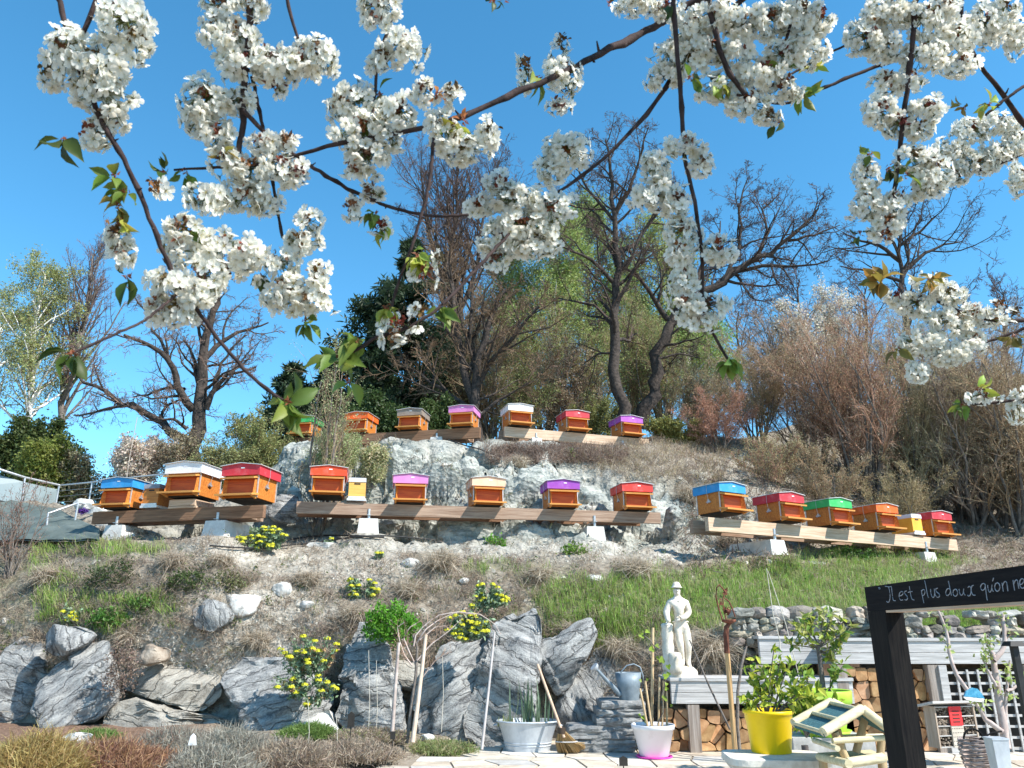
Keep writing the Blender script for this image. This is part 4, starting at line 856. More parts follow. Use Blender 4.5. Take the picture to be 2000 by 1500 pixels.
for i, (x, y, Y, h, w_, lab, col, lf) in enumerate(TH):
    shrub('bare_shrub', lab, x, y, Y, h, w_, 100 + i, 20 if h > 180 else 13, tuple(q * random.uniform(1.35, 1.75) for q in [(col[0] + .12 * k, col[1] + .12 * k, col[2] + .12 * k) for k in [random.uniform(-.6, 1)]][0]), lf, SF_, 'bare shrubs of the right hand thicket')
WH = (.72, .66, .56)
shrub('green_shrub', 'dark evergreen bush at the foot of the birch', 45, 990, 19.5, 165, 85, 150, 16, (.7, .75, .5), [(6, .05, .10, (.09, .12, .035))], SH)
shrub('green_shrub', 'yellow green bush left of the slender bare tree', 95, 985, 18.5, 120, 60, 151, 14, (.8, .8, .5), [(4, .045, .09, (.24, .27, .06))], SH)
shrub('blossom_shrub', 'white flowering shrub against the sky at the top left of the thicket', 1570, 760, 24, 200, 55, 130, 10, (1, .9, .85), [(1, .05, .09, WH)], SH)
shrub('blossom_shrub', 'small white flowering tree on the ridge behind the thicket', 1640, 700, 30, 160, 50, 131, 10, (1, .9, .85), [(1, .05, .09, WH)], SH)
shrub('blossom_shrub', 'pale flowering bush behind the blue and white roofed hives', 265, 960, 17.2, 110, 75, 132, 14, (1, .9, .85), [(3, .035, .07, (.62, .52, .42))], SH)
shrub('bare_shrub', 'grey brown thicket of twigs behind the cable railing', 170, 1010, 19, 130, 80, 133, 14, (1, .85, .75), [(1, .04, .07, (.3, .27, .16))], SH)
shrub('green_shrub', 'olive green budding bush left of the dark conifer, behind the red roofed left hive', 490, 960, 17, 140, 85, 134, 18, (1.3, 1.2, .8), [(2, .026, .06, (.30, .31, .12))], SH)
shrub('green_shrub', 'olive bush between the old oak and the left hives', 430, 960, 16.3, 100, 60, 135, 12, (1.2, 1.1, .75), [(2, .026, .06, (.28, .28, .12))], SH)
shrub('bare_shrub', 'bare brown bush around the foot of the old oak', 345, 960, 17.0, 120, 55, 136, 12, (1, .85, .7), [(1, .03, .05, (.3, .25, .16))], SH)
shrub('green_shrub', 'green bush behind the pink and taupe roofed hives of the upper row', 850, 880, 18.3, 90, 70, 137, 12, (.8, .8, .6), [(5, .04, .07, (.08, .12, .035))], SH)
shrub('green_shrub', 'dark green bush behind the orange red upper hive', 730, 890, 18.5, 120, 70, 138, 12, (.8, .8, .6), [(6, .045, .08, (.06, .10, .03))], SH)
shrub('bare_shrub', 'straw coloured bare bush left of the crooked trunk', 1110, 850, 21, 190, 90, 139, 20, (1.5, 1.2, .95), [(1, .03, .05, (.45, .36, .24))], SH)
shrub('bare_shrub', 'brown bush behind the white roofed upper hive', 1010, 860, 19.5, 150, 80, 140, 16, (1.2, 1., .8), [(1, .03, .05, (.22, .24, .09))], SH)
shrub('green_shrub', 'olive bush behind the red roofed hive of the upper row', 1170, 860, 20.5, 90, 70, 141, 12, (.9, .85, .6), [(2, .028, .07, (.26, .27, .1))], SH)
shrub('green_shrub', 'mossy bush right of the violet roofed hive', 1320, 880, 18.0, 60, 70, 142, 10, (.9, .85, .6), [(4, .03, .06, (.26, .26, .08))], SH)
for i_, (x_, y_, Y_, h_, w2, lf_, lb_) in enumerate([(960, 880, 22, 340, 75, (.26, .25, .12), 'tall brown bare tree bush behind the gap between the upper beams'), (1060, 870, 23, 320, 85, (.32, .36, .12), 'olive brown twiggy tree bush behind the white roofed upper hive'),
     (1140, 860, 22, 270, 75, (.29, .33, .12), 'brown twiggy bush behind the red roofed upper hive'), (1300, 850, 24, 250, 70, (.28, .32, .12), 'olive twiggy bush behind the leaning oak'), (870, 880, 22.5, 300, 70, (.24, .22, .12), 'brown twiggy bush in front of the pine'), (1240, 850, 25, 300, 60, (.26, .30, .12), 'olive twiggy bush between the two trunks'), (1380, 860, 21, 190, 70, (.32, .28, .17), 'tan twiggy bush right of the leaning oak')]):
    shrub('bare_shrub', lb_, x_, y_, Y_, h_, w2, 160 + i_, 13, (1.55, 1.3, 1.02), [(1, .028, .07, tuple(q * 1.25 for q in lf_))], SF_, 'twiggy undergrowth behind the upper hives')
shrub('sapling', 'thin leafy sapling with pale leaves standing before the orange red upper hive', 628, 1040, 13.35, 430, 36, 143, 5, (1.4, 1.25, 1.0), [(3, .018, .05, (.42, .46, .22))], V_(SHR, n=[14, 4, 2], L1=.5, ang=28, rmin=.003))
shrub('green_shrub', 'leafy pale green bush at the foot of the sapling', 650, 925, 14.2, 85, 55, 144, 11, (1.2, 1.1, .8), [(3, .020, .06, (.38, .42, .19))], SH)
shrub('green_shrub', 'bush with cream flowers hanging on the rock above the small orange hive', 725, 935, 13.9, 62, 32, 145, 9, (1.2, 1.1, .8), [(3, .018, .05, (.40, .42, .20)), (1, .03, .05, (.66, .58, .36))], SH)
shrub('bare_shrub', 'thin bare shrub at the left border before the tarpaulin', 22, 1110, 12.0, 190, 45, 146, 9, (1.1, .85, .75), [(1, .012, .03, (.35, .2, .17))], V_(SHR, n=[8, 4, 2], rmin=.003))
shrub('dry_stalks', 'bunch of upright straw stalks under the left end of the middle beam', 620, 1045, 13.1, 70, 45, 147, 22, (2.4, 2.0, 1.5), None, V_(SHR, levels=1, n=[2], rmin=.003), cat='dry stalks')

# ------------------------------------------------------------------ grass, ground cover and gravel on the slope
def scatter(n, box, f, seed):
    r = np.random.default_rng(seed); out = []; nr = []
    for x, y in zip(r.uniform(box[0], box[2], n), r.uniform(box[1], box[3], n)):
        rk, g_, pl = zone(x, y)
        if r.random() < f(rk, g_, pl, x, y):
            p, nn = hit(x, y)
            if p is not None: out.append(tuple(p)); nr.append(tuple(nn))
    return np.array(out), np.array(nr)
def blades(mb, P, Nn, per, h, wd, cols, spread, lean, up=1.0, droop=.35, var=.3):
    """tufts of bent blades; lean = how far they lie down the slope"""
    N = len(P) * per; Pq = np.repeat(P, per, 0) + RNG.normal(0, spread, (N, 3)) * [1, 1, .3]; nn = np.repeat(Nn, per, 0)
    D = nn * .5 + np.array([0, 0, up]) + RNG.normal(0, lean, (N, 3)) ; D /= np.linalg.norm(D, axis=1, keepdims=True)
    H = (h * RNG.uniform(.5, 1.35, N))[:, None]; S = np.cross(D, RNG.normal(size=(N, 3))); S /= np.linalg.norm(S, axis=1, keepdims=True)
    B = np.cross(S, D); B[:, 2] -= .3; w = wd * RNG.uniform(.6, 1.3, N)[:, None]
    m = Pq + D * H * .55 + B * H * .10; t = Pq + D * H * (1 - .3 * droop) + B * H * droop; t[:, 2] -= 0
    V = np.stack([Pq - S * w - D * .02, Pq + S * w - D * .02, m + S * w * .8, m - S * w * .8, t + S * w * .12, t - S * w * .12], 1).reshape(-1, 3)
    F = (np.arange(N) * 6)[:, None, None] + np.array([(0, 1, 2, 3), (3, 2, 4, 5)])[None]
    c = np.array(cols)[RNG.integers(0, len(cols), N)] * RNG.uniform(1 - var, 1 + var, (N, 1))
    mb.arr(V, F.reshape(-1, 4), 0, np.repeat(c, 6, 0))
STRAW = [(.44, .36, .26), (.36, .28, .20), (.52, .44, .33), (.30, .22, .17), (.34, .27, .22)]
BROWN = [(.26, .18, .14), (.34, .25, .20), (.20, .14, .11), (.40, .31, .25)]
GREEN = [(.25, .43, .07), (.33, .50, .10), (.42, .53, .15), (.21, .37, .06), (.48, .47, .22)]
mb = MB(); box = (-250, 1035, 2250, 1400)
P, Nn = scatter(19000, box, lambda r, g_, p, x, y: (1 - r) * (1 - .75 * g_) * (1 - .6 * p) * (.25 + .75 * smooth(.42, .6, .5 + .5 * noise.noise(Vector((x / 45, y / 28, 1))))), 1)
blades(mb, P, Nn, 9, .16, .0028, STRAW, .05, .75, up=.35, droop=.5)
P, Nn = scatter(2600, (1120, 850, 1420, 1010), lambda r, g_, p, x, y: .75 * (1 - r), 2); blades(mb, P, Nn, 9, .22, .004, STRAW + [(.45, .38, .22)], .06, .6, up=.5, droop=.5)
P, Nn = scatter(900, (560, 850, 1150, 1040), lambda r, g_, p, x, y: .5 * (noise.noise(Vector((x / 30, y / 20, 9))) > .12), 3); blades(mb, P, Nn, 9, .18, .004, STRAW + [(.2, .24, .08)], .06, .6, up=.5)
P, Nn = scatter(900, (950, 872, 1220, 905), lambda r, g_, p, x, y: .9, 4); blades(mb, P, Nn, 10, .2, .004, BROWN, .07, .6, up=.6)
o = mb.build('dry_grass', M['leaf']); tag(o, 'dry straw coloured grass matted over the whole bank', 'grass', kind='stuff')
mb = MB()
P, Nn = scatter(6500, (-250, 1040, 2250, 1345), lambda r, g_, p, x, y: (1 - r) * (1 - .8 * p) * smooth(.55, .75, .5 + .5 * noise.noise(Vector((x / 55 + 40, y / 30, 4)))) * (x < 1250), 5)
blades(mb, P, Nn, 12, .13, .003, BROWN, .07, 1.0, up=.1, droop=.6)
P, Nn = scatter(5200, (1330, 850, 2250, 1130), lambda r, g_, p, x, y: .8 * smooth(.05, .2, (y - 870) / 200 + .4 + (x - 1500) / 2500) * (1 - g_), 6)
blades(mb, P, Nn, 8, .16, .006, BROWN + [(.3, .24, .17), (.22, .2, .1)], .08, 1.0, up=.2)
o = mb.build('brown_litter', M['leaf']); tag(o, 'brown dead stems and leaf litter lying on the slope', 'dead grass', kind='stuff')
mb = MB()
P, Nn = scatter(15000, (60, 1050, 2250, 1300), lambda r, g_, p, x, y: smooth(.25, .6, g_) * (1 - r), 7)
blades(mb, P, Nn, 8, .125, .0032, GREEN + [(.34, .32, .14)], .045, .28, up=1.2, droop=.25)
P, Nn = scatter(5000, (-250, 1040, 1300, 1345), lambda r, g_, p, x, y: .55 * smooth(.6, .72, .5 + .5 * noise.noise(Vector((x / 40 - 60, y / 22, 14)))) * (1 - .7 * p) * (1 - r), 8)
blades(mb, P, Nn, 7, .08, .004, [(.16, .20, .05), (.22, .25, .09), (.12, .17, .05)], .05, .5, up=.8)
P, Nn = scatter(1600, (1680, 1205, 2150, 1275), lambda r, g_, p, x, y: .7, 9); blades(mb, P, Nn, 7, .13, .005, GREEN, .04, .3, up=1.2)
o = mb.build('green_grass', M['leaf']); tag(o, 'fresh green grass on the right side of the bank', 'grass', kind='stuff')
# mossy leafy patches
mb = MB()
P, Nn = scatter(5200, (-200, 1040, 2200, 1340), lambda r, g_, p, x, y: .8 * smooth(.56, .66, .5 + .5 * noise.noise(Vector((x / 34 + 11, y / 20, 24)))) * (1 - .5 * p) * (1 - r) + .5 * ell(x, y, 1560, 1130, 160, 30) + .7 * ell(x, y, 240, 1180, 80, 45) + .8 * ell(x, y, 400, 1130, 70, 30), 10)
leaves(mb, [Vector(p) + Vector(n_) * .03 for p, n_ in zip(P, Nn)], 7, .022, .035, (.13, .17, .055), .45)
o = mb.build('ground_cover', M['leaf']); tag(o, 'low leafy green ground cover between the stones', 'ground cover', kind='stuff')
# gravel and broken stone
tmpl = []
for k in range(1):
    r = np.random.default_rng(5 + k); v = np.array([(1, 0, 0), (-1, 0, 0), (0, 1, 0), (0, -1, 0), (0, 0, 1), (0, 0, -1), (.7, .7, .3), (-.6, .6, -.5)], float) * r.uniform(.7, 1.2, (8, 3))
from_oct = [(0, 6, 4), (6, 2, 4), (2, 1, 4), (1, 3, 4), (3, 0, 4), (0, 3, 5), (3, 1, 5), (1, 7, 5), (7, 2, 5), (1, 2, 7), (2, 6, 5), (6, 0, 5)]
mb = MB()
def gravel(n, box, f, seed, smin, smax):
    P, Nn = scatter(n, box, f, seed); N = len(P)
    V, F = instance(v * [1, .8, .45], from_oct, P, rotmats(Nn + RNG.normal(0, .5, (N, 3))), smin * (smax / smin) ** RNG.uniform(0, 1, N) ** 2)
    c = np.array([1, .98, .94])[None] * RNG.uniform(.62, 1.15, (N, 1)); mb.arr(V, F, 0, np.repeat(c, 8, 0))
gravel(13000, (150, 1040, 1300, 1440), lambda r, g_, p, x, y: p * .8 + .04, 11, .010, .04)
gravel(2600, (-200, 1040, 2200, 1300), lambda r, g_, p, x, y: .25 * (1 - g_), 12, .015, .06)
gravel(700, (560, 860, 1340, 1060), lambda r, g_, p, x, y: .6 * r, 13, .02, .09)
gravel(1000, (1300, 880, 1700, 1110), lambda r, g_, p, x, y: .6 * (1 - g_), 14, .015, .07)
o = mb.build('gravel', mat('gravel', (0.30, 0.285, 0.255), (0.56, 0.54, 0.49), 12, .95, .004, 40, attr=True)); tag(o, 'pale broken stone and gravel scattered over the scree', 'gravel', kind='stuff')
# ------------------------------------------------------------------ single plants on the bank
M['yellow'] = leafmat('yellow_flower', (.62, .60, .03), (.80, .74, .05), .25)
M['spurge_leaf'] = leafmat('spurge_leaf', (.16, .24, .12), (.30, .38, .24), .25)
def spurge(px, py, rx, ry, nh, label, Y=None, seed=0, dense=1.0, blossom=True, red=False):
    rnd = random.Random(seed); c = at(px, py, Y) if Y else hit(px, py)[0]
    s = c.y * 1.03 / FPX; t = empty('spurge_plant', c); tag(t, label, 'plant')
    st = MB(); lf = MB(); tops = []; n = int(nh * 2.2); nh = int(nh * 1.35)
    for k in range(n):
        a = rnd.uniform(0, 6.28); q = rnd.random() ** .55
        e = Vector((rx * s * math.cos(a) * q, -.10 - .22 * rnd.random() * (rx * s), ry * s * math.sin(a) * q)); b = Vector((e.x * .25, .08, -ry * s * .35 + e.z * .3))
        mid = b.lerp(e, .55) + Vector((0, -.05, -.02)); st.tube([b, mid, e], [.004, .0035, .003], 4, cap=False); tops.append(e)
        for u in np.linspace(.35, .97, 9):
            p = b.lerp(mid, u / .55) if u < .55 else mid.lerp(e, (u - .55) / .45)
            leaves(lf, [p], 6, .026, .020, (1, 1, 1) if not (red and rnd.random() < .12) else (1.9, .9, .7), .3, elong=2.2)
    st.build('stems', M['bark_grey'], t); lf.build('leaves', M['spurge_leaf'], t)
    if blossom:
        v8 = np.array([(math.cos(a), math.sin(a), .25) for a in np.arange(6) * math.pi / 3] + [(0, 0, 0)])
        for e in tops[:nh]:
            K = 26; d = RNG.normal(size=(K, 3)); d[:, 2] = abs(d[:, 2]) * .6; d[:, 1] -= .3; d /= np.linalg.norm(d, axis=1, keepdims=True)
            V, F = instance(v8, [(0, 1, 6), (1, 2, 6), (2, 3, 6), (3, 4, 6), (4, 5, 6), (5, 0, 6)], np.array(tuple(e)) + d * [.038, .038, .026], rotmats(d), np.full(K, .0125))
            fl = MB(); fl.arr(V, F, 0, np.repeat(RNG.uniform(.75, 1.15, (K, 1)) * [1, 1, 1], 7, 0))
            fl.build('flower_head', M['yellow'], t)
    return t
spurge(520, 1052, 46, 20, 34, 'low cushion of bright yellow flowers below the left footing', 11.9, 1)
spurge(708, 1152, 32, 22, 12, 'small yellow flowered spurge above the bright green bush', None, 2)
spurge(612, 1305, 66, 64, 24, 'large spurge with scattered yellow heads hanging over the angular slate boulder', 10.05, 3, red=True)
spurge(915, 1222, 42, 24, 26, 'yellow cushion of flowers on top of the broad slate boulder', 10.2, 4)
spurge(950, 1168, 42, 24, 14, 'sparser yellow spurge just above the yellow cushion', 10.9, 5)
spurge(152, 1198, 22, 14, 6, 'small yellow flowered plant above the perched boulder', None, 6)
spurge(740, 1085, 10, 9, 2, 'tiny yellow flowering plant near the hose', None, 7); spurge(648, 1062, 10, 8, 2, 'tiny yellow flowering plant below the hose, at the sapling foot', None, 8)
def bush(px, py, rx, ry, label, col, Y=None, size=.03, n=700, name='leafy_bush', cat='bush', dz=0):
    c = at(px, py, Y) if Y else (hit(px, py)[0] or at(px, py, 15)); s = c.y * 1.03 / FPX; t = empty(name, c); tag(t, label, cat)
    D = RNG.normal(size=(n, 3)); D /= np.linalg.norm(D, axis=1, keepdims=True); P = D * RNG.uniform(.35, 1, (n, 1)) ** .5 * [rx * s, rx * s * .7, ry * s] * (1 + .25 * np.sin(D[:, :1] * 9 + D[:, 2:] * 7))
    m = MB()
    for k in range(14):
        q = P[k * 7 % n]; m.tube([(0, .05, -ry * s), tuple(q * .5), tuple(q)], [.005, .004, .002], 4, cap=False)
    m.build('stems', M['bark_grey'], t); lf = MB(); leaves(lf, P, 4, size, size * .9, col, .4); lf.build('foliage', M['leaf'], t); return t
bush(765, 1218, 46, 34, 'bright green leafy bush on top of the tall slate boulder', (.13, .32, .03), 10.3, .026, 800)
bush(968, 1062, 20, 14, 'small bright green tuft on the terrace below the peach roofed hive', (.14, .30, .04), None, .03, 110)
bush(1122, 1080, 28, 16, 'leafy green plant in front of the middle beam right footing', (.16, .26, .05), None, .035, 130)
bush(225, 1125, 50, 26, 'dark green cushion on the left part of the bank', (.06, .09, .03), None, .02, 420)
bush(370, 1135, 42, 20, 'dark green low bush right of the dark cushion', (.09, .13, .04), None, .02, 360)
bush(445, 1138, 36, 18, 'olive low bush above the layered rock', (.16, .17, .07), None, .02, 260)
bush(215, 1205, 34, 18, 'green leafy plant above the perched boulder', (.10, .22, .04), None, .026, 260)
bush(280, 1178, 26, 13, 'small green plant on the bank right of the yellow one', (.14, .26, .06), None, .025, 160)
bush(1655, 1085, 50, 16, 'dark green leafy clump under the right beam', (.10, .20, .04), None, .03, 260)
bush(1115, 888, 8, 9, 'single bright green plant on the rock below the upper right beam', (.18, .38, .04), None, .03, 40)
bush(1000, 888, 30, 10, 'brown heathery clump below the upper beams', (.26, .17, .12), None, .025, 160)
bush(240, 1305, 30, 44, 'dead brown twiggy bush hanging beside the streaked boulder', (.30, .22, .17), 10.15, .016, 500)
bush(162, 997, 12, 5, 'purple flowering cushion beside the handrail', (.16, .06, .38), 14.2, .02, 120, 'flower_cushion', 'flower')
# heather and lavender bed along the bottom left edge
def mound(px, py, rx, ry, label, cols, Y, name='heather', h=.18, n=900, cat='heather', wd=.003, lean=.35):
    b = at(px, py, Y); s = Y * 1.03 / FPX; b.z = bedz(b.x, b.y); r = np.random.default_rng(int(px * 7 + py)); a = r.uniform(0, 6.28, n); q = r.uniform(0, 1, n) ** .5
    x = np.cos(a) * q * rx * s; y = np.sin(a) * q * rx * s * .6; H = (ry * s) * np.sqrt(1 - .85 * q * q) * (1 + .25 * np.sin(x * 9 + 1) * np.cos(y * 8))
    P = np.stack([x, y, H * r.uniform(.1, .75, n)], 1); Nn = np.stack([x * 1.2 / (rx * s), y * 1.2 / (rx * s), np.full(n, .4)], 1)
    t = empty(name, b); tag(t, label, cat); m = MB(); blades(m, P, Nn, 13, ry * s * .5, wd * 1.15, cols, .06, lean * 1.7, up=.5, droop=.35); m.build('foliage', M['leaf'], t)
    k = MB()
    for i in range(24): k.tube([(x[i] * .3, y[i] * .3, 0), (x[i] * .6, y[i] * .6, H[i] * .5), (x[i] * .9, y[i] * .9, H[i] * .8)], [.005, .004, .002], 4, cap=False)
    k.build('stems', M['bark'], t); return t
HE = [(.30, .16, .10), (.40, .22, .12), (.24, .12, .09), (.48, .30, .16)]
mound(60, 1500, 95, 75, 'ochre heather at the bottom left corner', [(.42, .30, .10), (.34, .22, .09), (.50, .40, .16)], 7.4)
mound(20, 1470, 60, 40, 'bright green clump in the bottom left corner', [(.24, .34, .06), (.34, .42, .10)], 8.0)
mound(150, 1462, 75, 38, 'rosy brown heather below the edging stones', [(.34, .19, .16), (.26, .14, .12), (.40, .27, .22)], 8.2)
mound(205, 1505, 90, 68, 'russet heather behind the pointed white stone', HE, 7.7)
mound(290, 1490, 60, 40, 'low russet heather right of the pointed white stone', HE, 7.9)
GL = [(.40, .38, .31), (.33, .31, .25), (.48, .46, .38), (.26, .22, .18)]
mound(330, 1462, 75, 50, 'grey lavender with brown tips beside the slate label', GL + [(.3, .2, .15)], 8.7, 'lavender', cat='lavender')
mound(440, 1478, 85, 58, 'silvery grey lavender in front of the angular slate boulder', GL, 8.5, 'lavender', cat='lavender')
mound(395, 1510, 80, 45, 'grey lavender at the bottom edge right of the slate label', GL, 7.9, 'lavender', cat='lavender')
mound(560, 1495, 70, 38, 'dry grey brown clump of stalks at the bottom edge', STRAW, 8.4, 'dry_clump', cat='dry plant')
mound(680, 1492, 80, 26, 'dry straw clump below the tall slate boulder', STRAW, 8.8, 'dry_clump', cat='dry plant')
mound(720, 1455, 60, 14, 'flat dry grass at the foot of the tall slate boulder', STRAW + [(.3, .32, .12)], 9.6, 'dry_clump', cat='dry plant')
mound(850, 1448, 60, 16, 'low green and straw grass left of the leaning grey pole', [(.2, .28, .08), (.3, .32, .14), (.4, .35, .2)], 9.7, 'grass_clump', cat='grass')
mound(188, 1418, 26, 14, 'small green clump between the streaked boulder and the low pale rock', [(.14, .22, .05), (.2, .3, .08)], 9.7, 'grass_clump', cat='grass')
mound(600, 1450, 34, 18, 'small green clump under the pale low boulder', [(.14, .22, .05), (.2, .3, .08)], 9.6, 'grass_clump', cat='grass')

TS = [(862, 1092, 44, 34, 'pale arching straw tussock under the middle of the middle beam'), (1242, 1108, 50, 32, 'grey straw tussock below the right end of the middle beam'), (600, 1128, 30, 20, 'small straw tussock above the white triangular rock'), (335, 1092, 36, 22, 'straw tussock on the bank below the left beam'), (690, 1195, 30, 18, 'straw tussock right of the scree centre'),
 (1050, 1118, 34, 20, 'dry tussock left of the green lawn patch'), (250, 1240, 28, 18, 'dry tussock above the cream ledge'), (500, 1248, 34, 20, 'dry tussock above the angular slate boulder'), (1395, 1262, 34, 40, 'tall dry tussock between the statue and the rusty rose'), (1345, 962, 34, 26, 'dry tussock right of the red roofed middle hive'), (1425, 1052, 30, 18, 'dry tussock under the near end of the right beam'),
 (1210, 1262, 40, 26, 'dry tussock on the slope above the watering can'), (1110, 1222, 30, 14, 'straw tuft on top of the hanging slate boulder'), (1010, 900, 34, 16, 'brown tuft on the ledge below the upper gap'), (90, 1120, 40, 24, 'brown tussock at the left end of the bank'), (800, 1150, 36, 22, 'straw tussock above the bamboo canes'), (430, 1090, 30, 16, 'low straw tuft beside the left concrete footing'), (1690, 1060, 30, 22, 'straw tussock under the middle of the right beam')]
for (x_, y_, rx_, ry_, lb_) in TS:
    p, n_ = hit(x_, y_ + ry_ * .6)
    if p is None: continue
    s_ = p.y * 1.03 / FPX; t = empty('grass_tussock', p); tag(t, lb_, 'grass', 'dry tussocks on the bank'); m = MB(); N_ = 90; a = RNG.uniform(0, 6.28, N_); q = RNG.uniform(0, 1, N_) ** .5
    P_ = np.stack([np.cos(a) * q * rx_ * s_ * .45, np.sin(a) * q * rx_ * s_ * .2, np.full(N_, -.02)], 1); blades(m, P_, np.tile([0, -.5, .6], (N_, 1)), 8, ry_ * s_ * 1.7, .0035, [(.58, .50, .38), (.46, .38, .28), (.66, .58, .46), (.38, .30, .23)], .03, .42, up=.8, droop=.75); m.build('blades', M['leaf'], t)
# ------------------------------------------------------------------ timber planters, firewood, dry stone wall (lower right)
M['grey_timber'] = woodmat('grey_timber', (0.34, 0.325, 0.31), (0.56, 0.54, 0.52), 0, 0.85, 6, 0.003, c3=(0.62, 0.6, 0.58))
M['brown_timber'] = woodmat('brown_timber', (0.22, 0.15, 0.11), (0.40, 0.30, 0.23), 2, 0.85, 6, 0.003)
M['post_timber'] = woodmat('post_timber', (0.20, 0.16, 0.13), (0.38, 0.33, 0.29), 2, 0.85, 6, 0.003)
M['log_end'] = mat('log_end', (0.36, 0.19, 0.09), (0.62, 0.40, 0.22), 9, 0.85, 0.002, 60, attr=True, stretch=(1, 1, 1))
M['log_bark'] = mat('log_bark', (0.09, 0.06, 0.04), (0.2, 0.14, 0.1), 14, 0.95, 0.004, 30)
YF = 9.6
def planter(name, label, cat, x0, x1, yt, yb, Y, top_d=.5, posts=(), post_y=1478, mt='grey_timber', xtop=None):
    """front board from pixel x0..x1, upper edge yt, lower edge yb, with a top plank and posts below"""
    A = at(x0, yt, Y); B = at_z(x1, yt, A.z); B = Vector((at(x1, yt, Y).x, Y, A.z)); zb = at(x0, yb, Y).z; t = empty(name, (A.x, Y, 0)); tag(t, label, cat)
    L = B.x - A.x; H = A.z - zb; n = 1
    h2 = H * .5
    for k in range(2):
        f = MB(); f.box((L / 2, .04 + .002 * k, A.z - .035 - (H - .035) * (.25 + .5 * k)), (L, .07, (H - .035) / 2 - .005)); f.build('front_board', M[mt], t)
    tp = MB(); tp.box((L / 2, top_d / 2 - .012, A.z - .0175), (L + .02, top_d, .035)); tp.build('top_plank', M[mt], t)
    for px in posts:
        x = at(px, 1400, Y).x - A.x; p = MB(); p.box((x, .06, (zb - .1) / 2), (.13, .12, zb + .08)); p.build('post', M['post_timber'], t)
    b = MB(); b.box((L / 2, .62, (zb + .0) / 2 + .1), (L, .05, zb + .2)); b.build('back_wall', M['log_bark'], t)
    return t, A, B, zb
low, LA, LB, lzb = planter('timber_planter', 'low grey timber bench box holding the statue above the firewood', 'planter', 1310, 1664, 1324, 1375, YF, .75, (1356, 1497, 1655))
up, UA, UB, uzb = planter('timber_planter', 'long grey timber box above the lattice and the right hand firewood', 'planter', 1628, 2200, 1246, 1297, YF, .35, (1655, 1838, 2030))
ub, _, _, _ = planter('timber_planter', 'set back grey timber box with a pale top plank behind the small citrus tree', 'planter', 1482, 1626, 1242, 1297, 10.0, .3, (1490,), mt='grey_timber')
ORD = 'first second third fourth fifth sixth seventh eighth ninth tenth eleventh twelfth thirteenth fourteenth fifteenth'.split()
def clip(poly, a, b, c):
    out = []
    for i in range(len(poly)):
        p, q = poly[i], poly[(i + 1) % len(poly)]; dp, dq = a * p[0] + b * p[1] - c, a * q[0] + b * q[1] - c
        if dp <= 0: out.append(p)
        if dp * dq < 0: t_ = dp / (dp - dq); out.append((p[0] + (q[0] - p[0]) * t_, p[1] + (q[1] - p[1]) * t_))
    return out
def firewood(x0, x1, y0, y1, Y, seed, group, lab):
    """split logs laid with their ends towards the patio, each a log of its own"""
    rnd = random.Random(seed); A, B = at(x0, y1, Y), at(x1, y0, Y); z0 = max(A.z, .02); sites = []; rows = max(2, round((B.z - z0) / .125)); rh = (B.z - z0) / rows
    for r_ in range(rows):
        nc = max(1, round((B.x - A.x) / .145)); cwid = (B.x - A.x) / nc
        for c_ in range(nc):
            if rnd.random() < .18 and 0 < c_ < nc - 1 and len(sites) > 3: continue
            sites.append((A.x + (c_ + .5 + rnd.uniform(-.36, .36)) * cwid, z0 + (r_ + .5 + rnd.uniform(-.34, .34)) * rh, r_))
    cnt = {}
    for k, (sx, sz, row) in enumerate(sites):
        poly = [(A.x, z0), (B.x, z0), (B.x, B.z - rnd.uniform(0, .04)), (A.x, B.z)]
        for j, (ox, oz, _) in enumerate(sites):
            if j != k and abs(ox - sx) + abs(oz - sz) < .7:
                a, b = ox - sx, oz - sz; poly = clip(poly, a, b, (ox * ox + oz * oz - sx * sx - sz * sz) / 2)
        if len(poly) < 3: continue
        ci = cnt.get(row, 0); cnt[row] = ci + 1
        cx = sum(p[0] for p in poly) / len(poly); cz = sum(p[1] for p in poly) / len(poly); g_ = rnd.uniform(.86, .95); P_ = []
        n0 = len(poly)
        for i in range(n0):                          # corners slightly rounded
            p, a, b = poly[i], poly[i - 1], poly[(i + 1) % n0]; f = .14
            for q in ((p[0] + (a[0] - p[0]) * f, p[1] + (a[1] - p[1]) * f), (p[0] + (b[0] - p[0]) * f, p[1] + (b[1] - p[1]) * f)): P_.append(((q[0] - cx) * g_, (q[1] - cz) * g_))
        m = MB(); d0 = rnd.uniform(-.06, .05); N_ = len(P_); br = rnd.uniform(.55, 1.15); col = [br, br * rnd.uniform(.88, 1), br * rnd.uniform(.75, 1)]
        V = [(x, d0 + rnd.uniform(-.004, .004), z_) for x, z_ in P_] + [(x * .97, .42, z_ * .97) for x, z_ in P_]; bark = rnd.randrange(N_)
        m.faces(V[:N_], [tuple(range(N_))], 0, col); m.faces(V, [(i, i + N_, (i + 1) % N_ + N_, (i + 1) % N_) for i in range(N_) if (i - bark) % N_ < N_ // 3], 1, col)
        m.faces(V, [(i, i + N_, (i + 1) % N_ + N_, (i + 1) % N_) for i in range(N_) if (i - bark) % N_ >= N_ // 3], 0, col); m.faces(V[N_:], [tuple(range(N_ - 1, -1, -1))], 0, col)
        o = m.build('firewood_log', [M['log_end'], M['log_bark']], loc=(cx, Y, cz)); tag(o, f'split log, {ORD[ci]} from the left in the {ORD[row]} row up {lab}', 'log', group)
firewood(1300, 1345, 1382, 1478, YF + .08, 1, 'split logs in the narrow stack left of the bench post', 'beside the white pot')
firewood(1366, 1488, 1384, 1478, YF + .08, 2, 'split logs under the low timber bench', 'behind the leaning sticks')
firewood(1668, 1826, 1302, 1478, YF + .08, 3, 'split logs in the tall stack under the upper timber box', 'behind the black post')
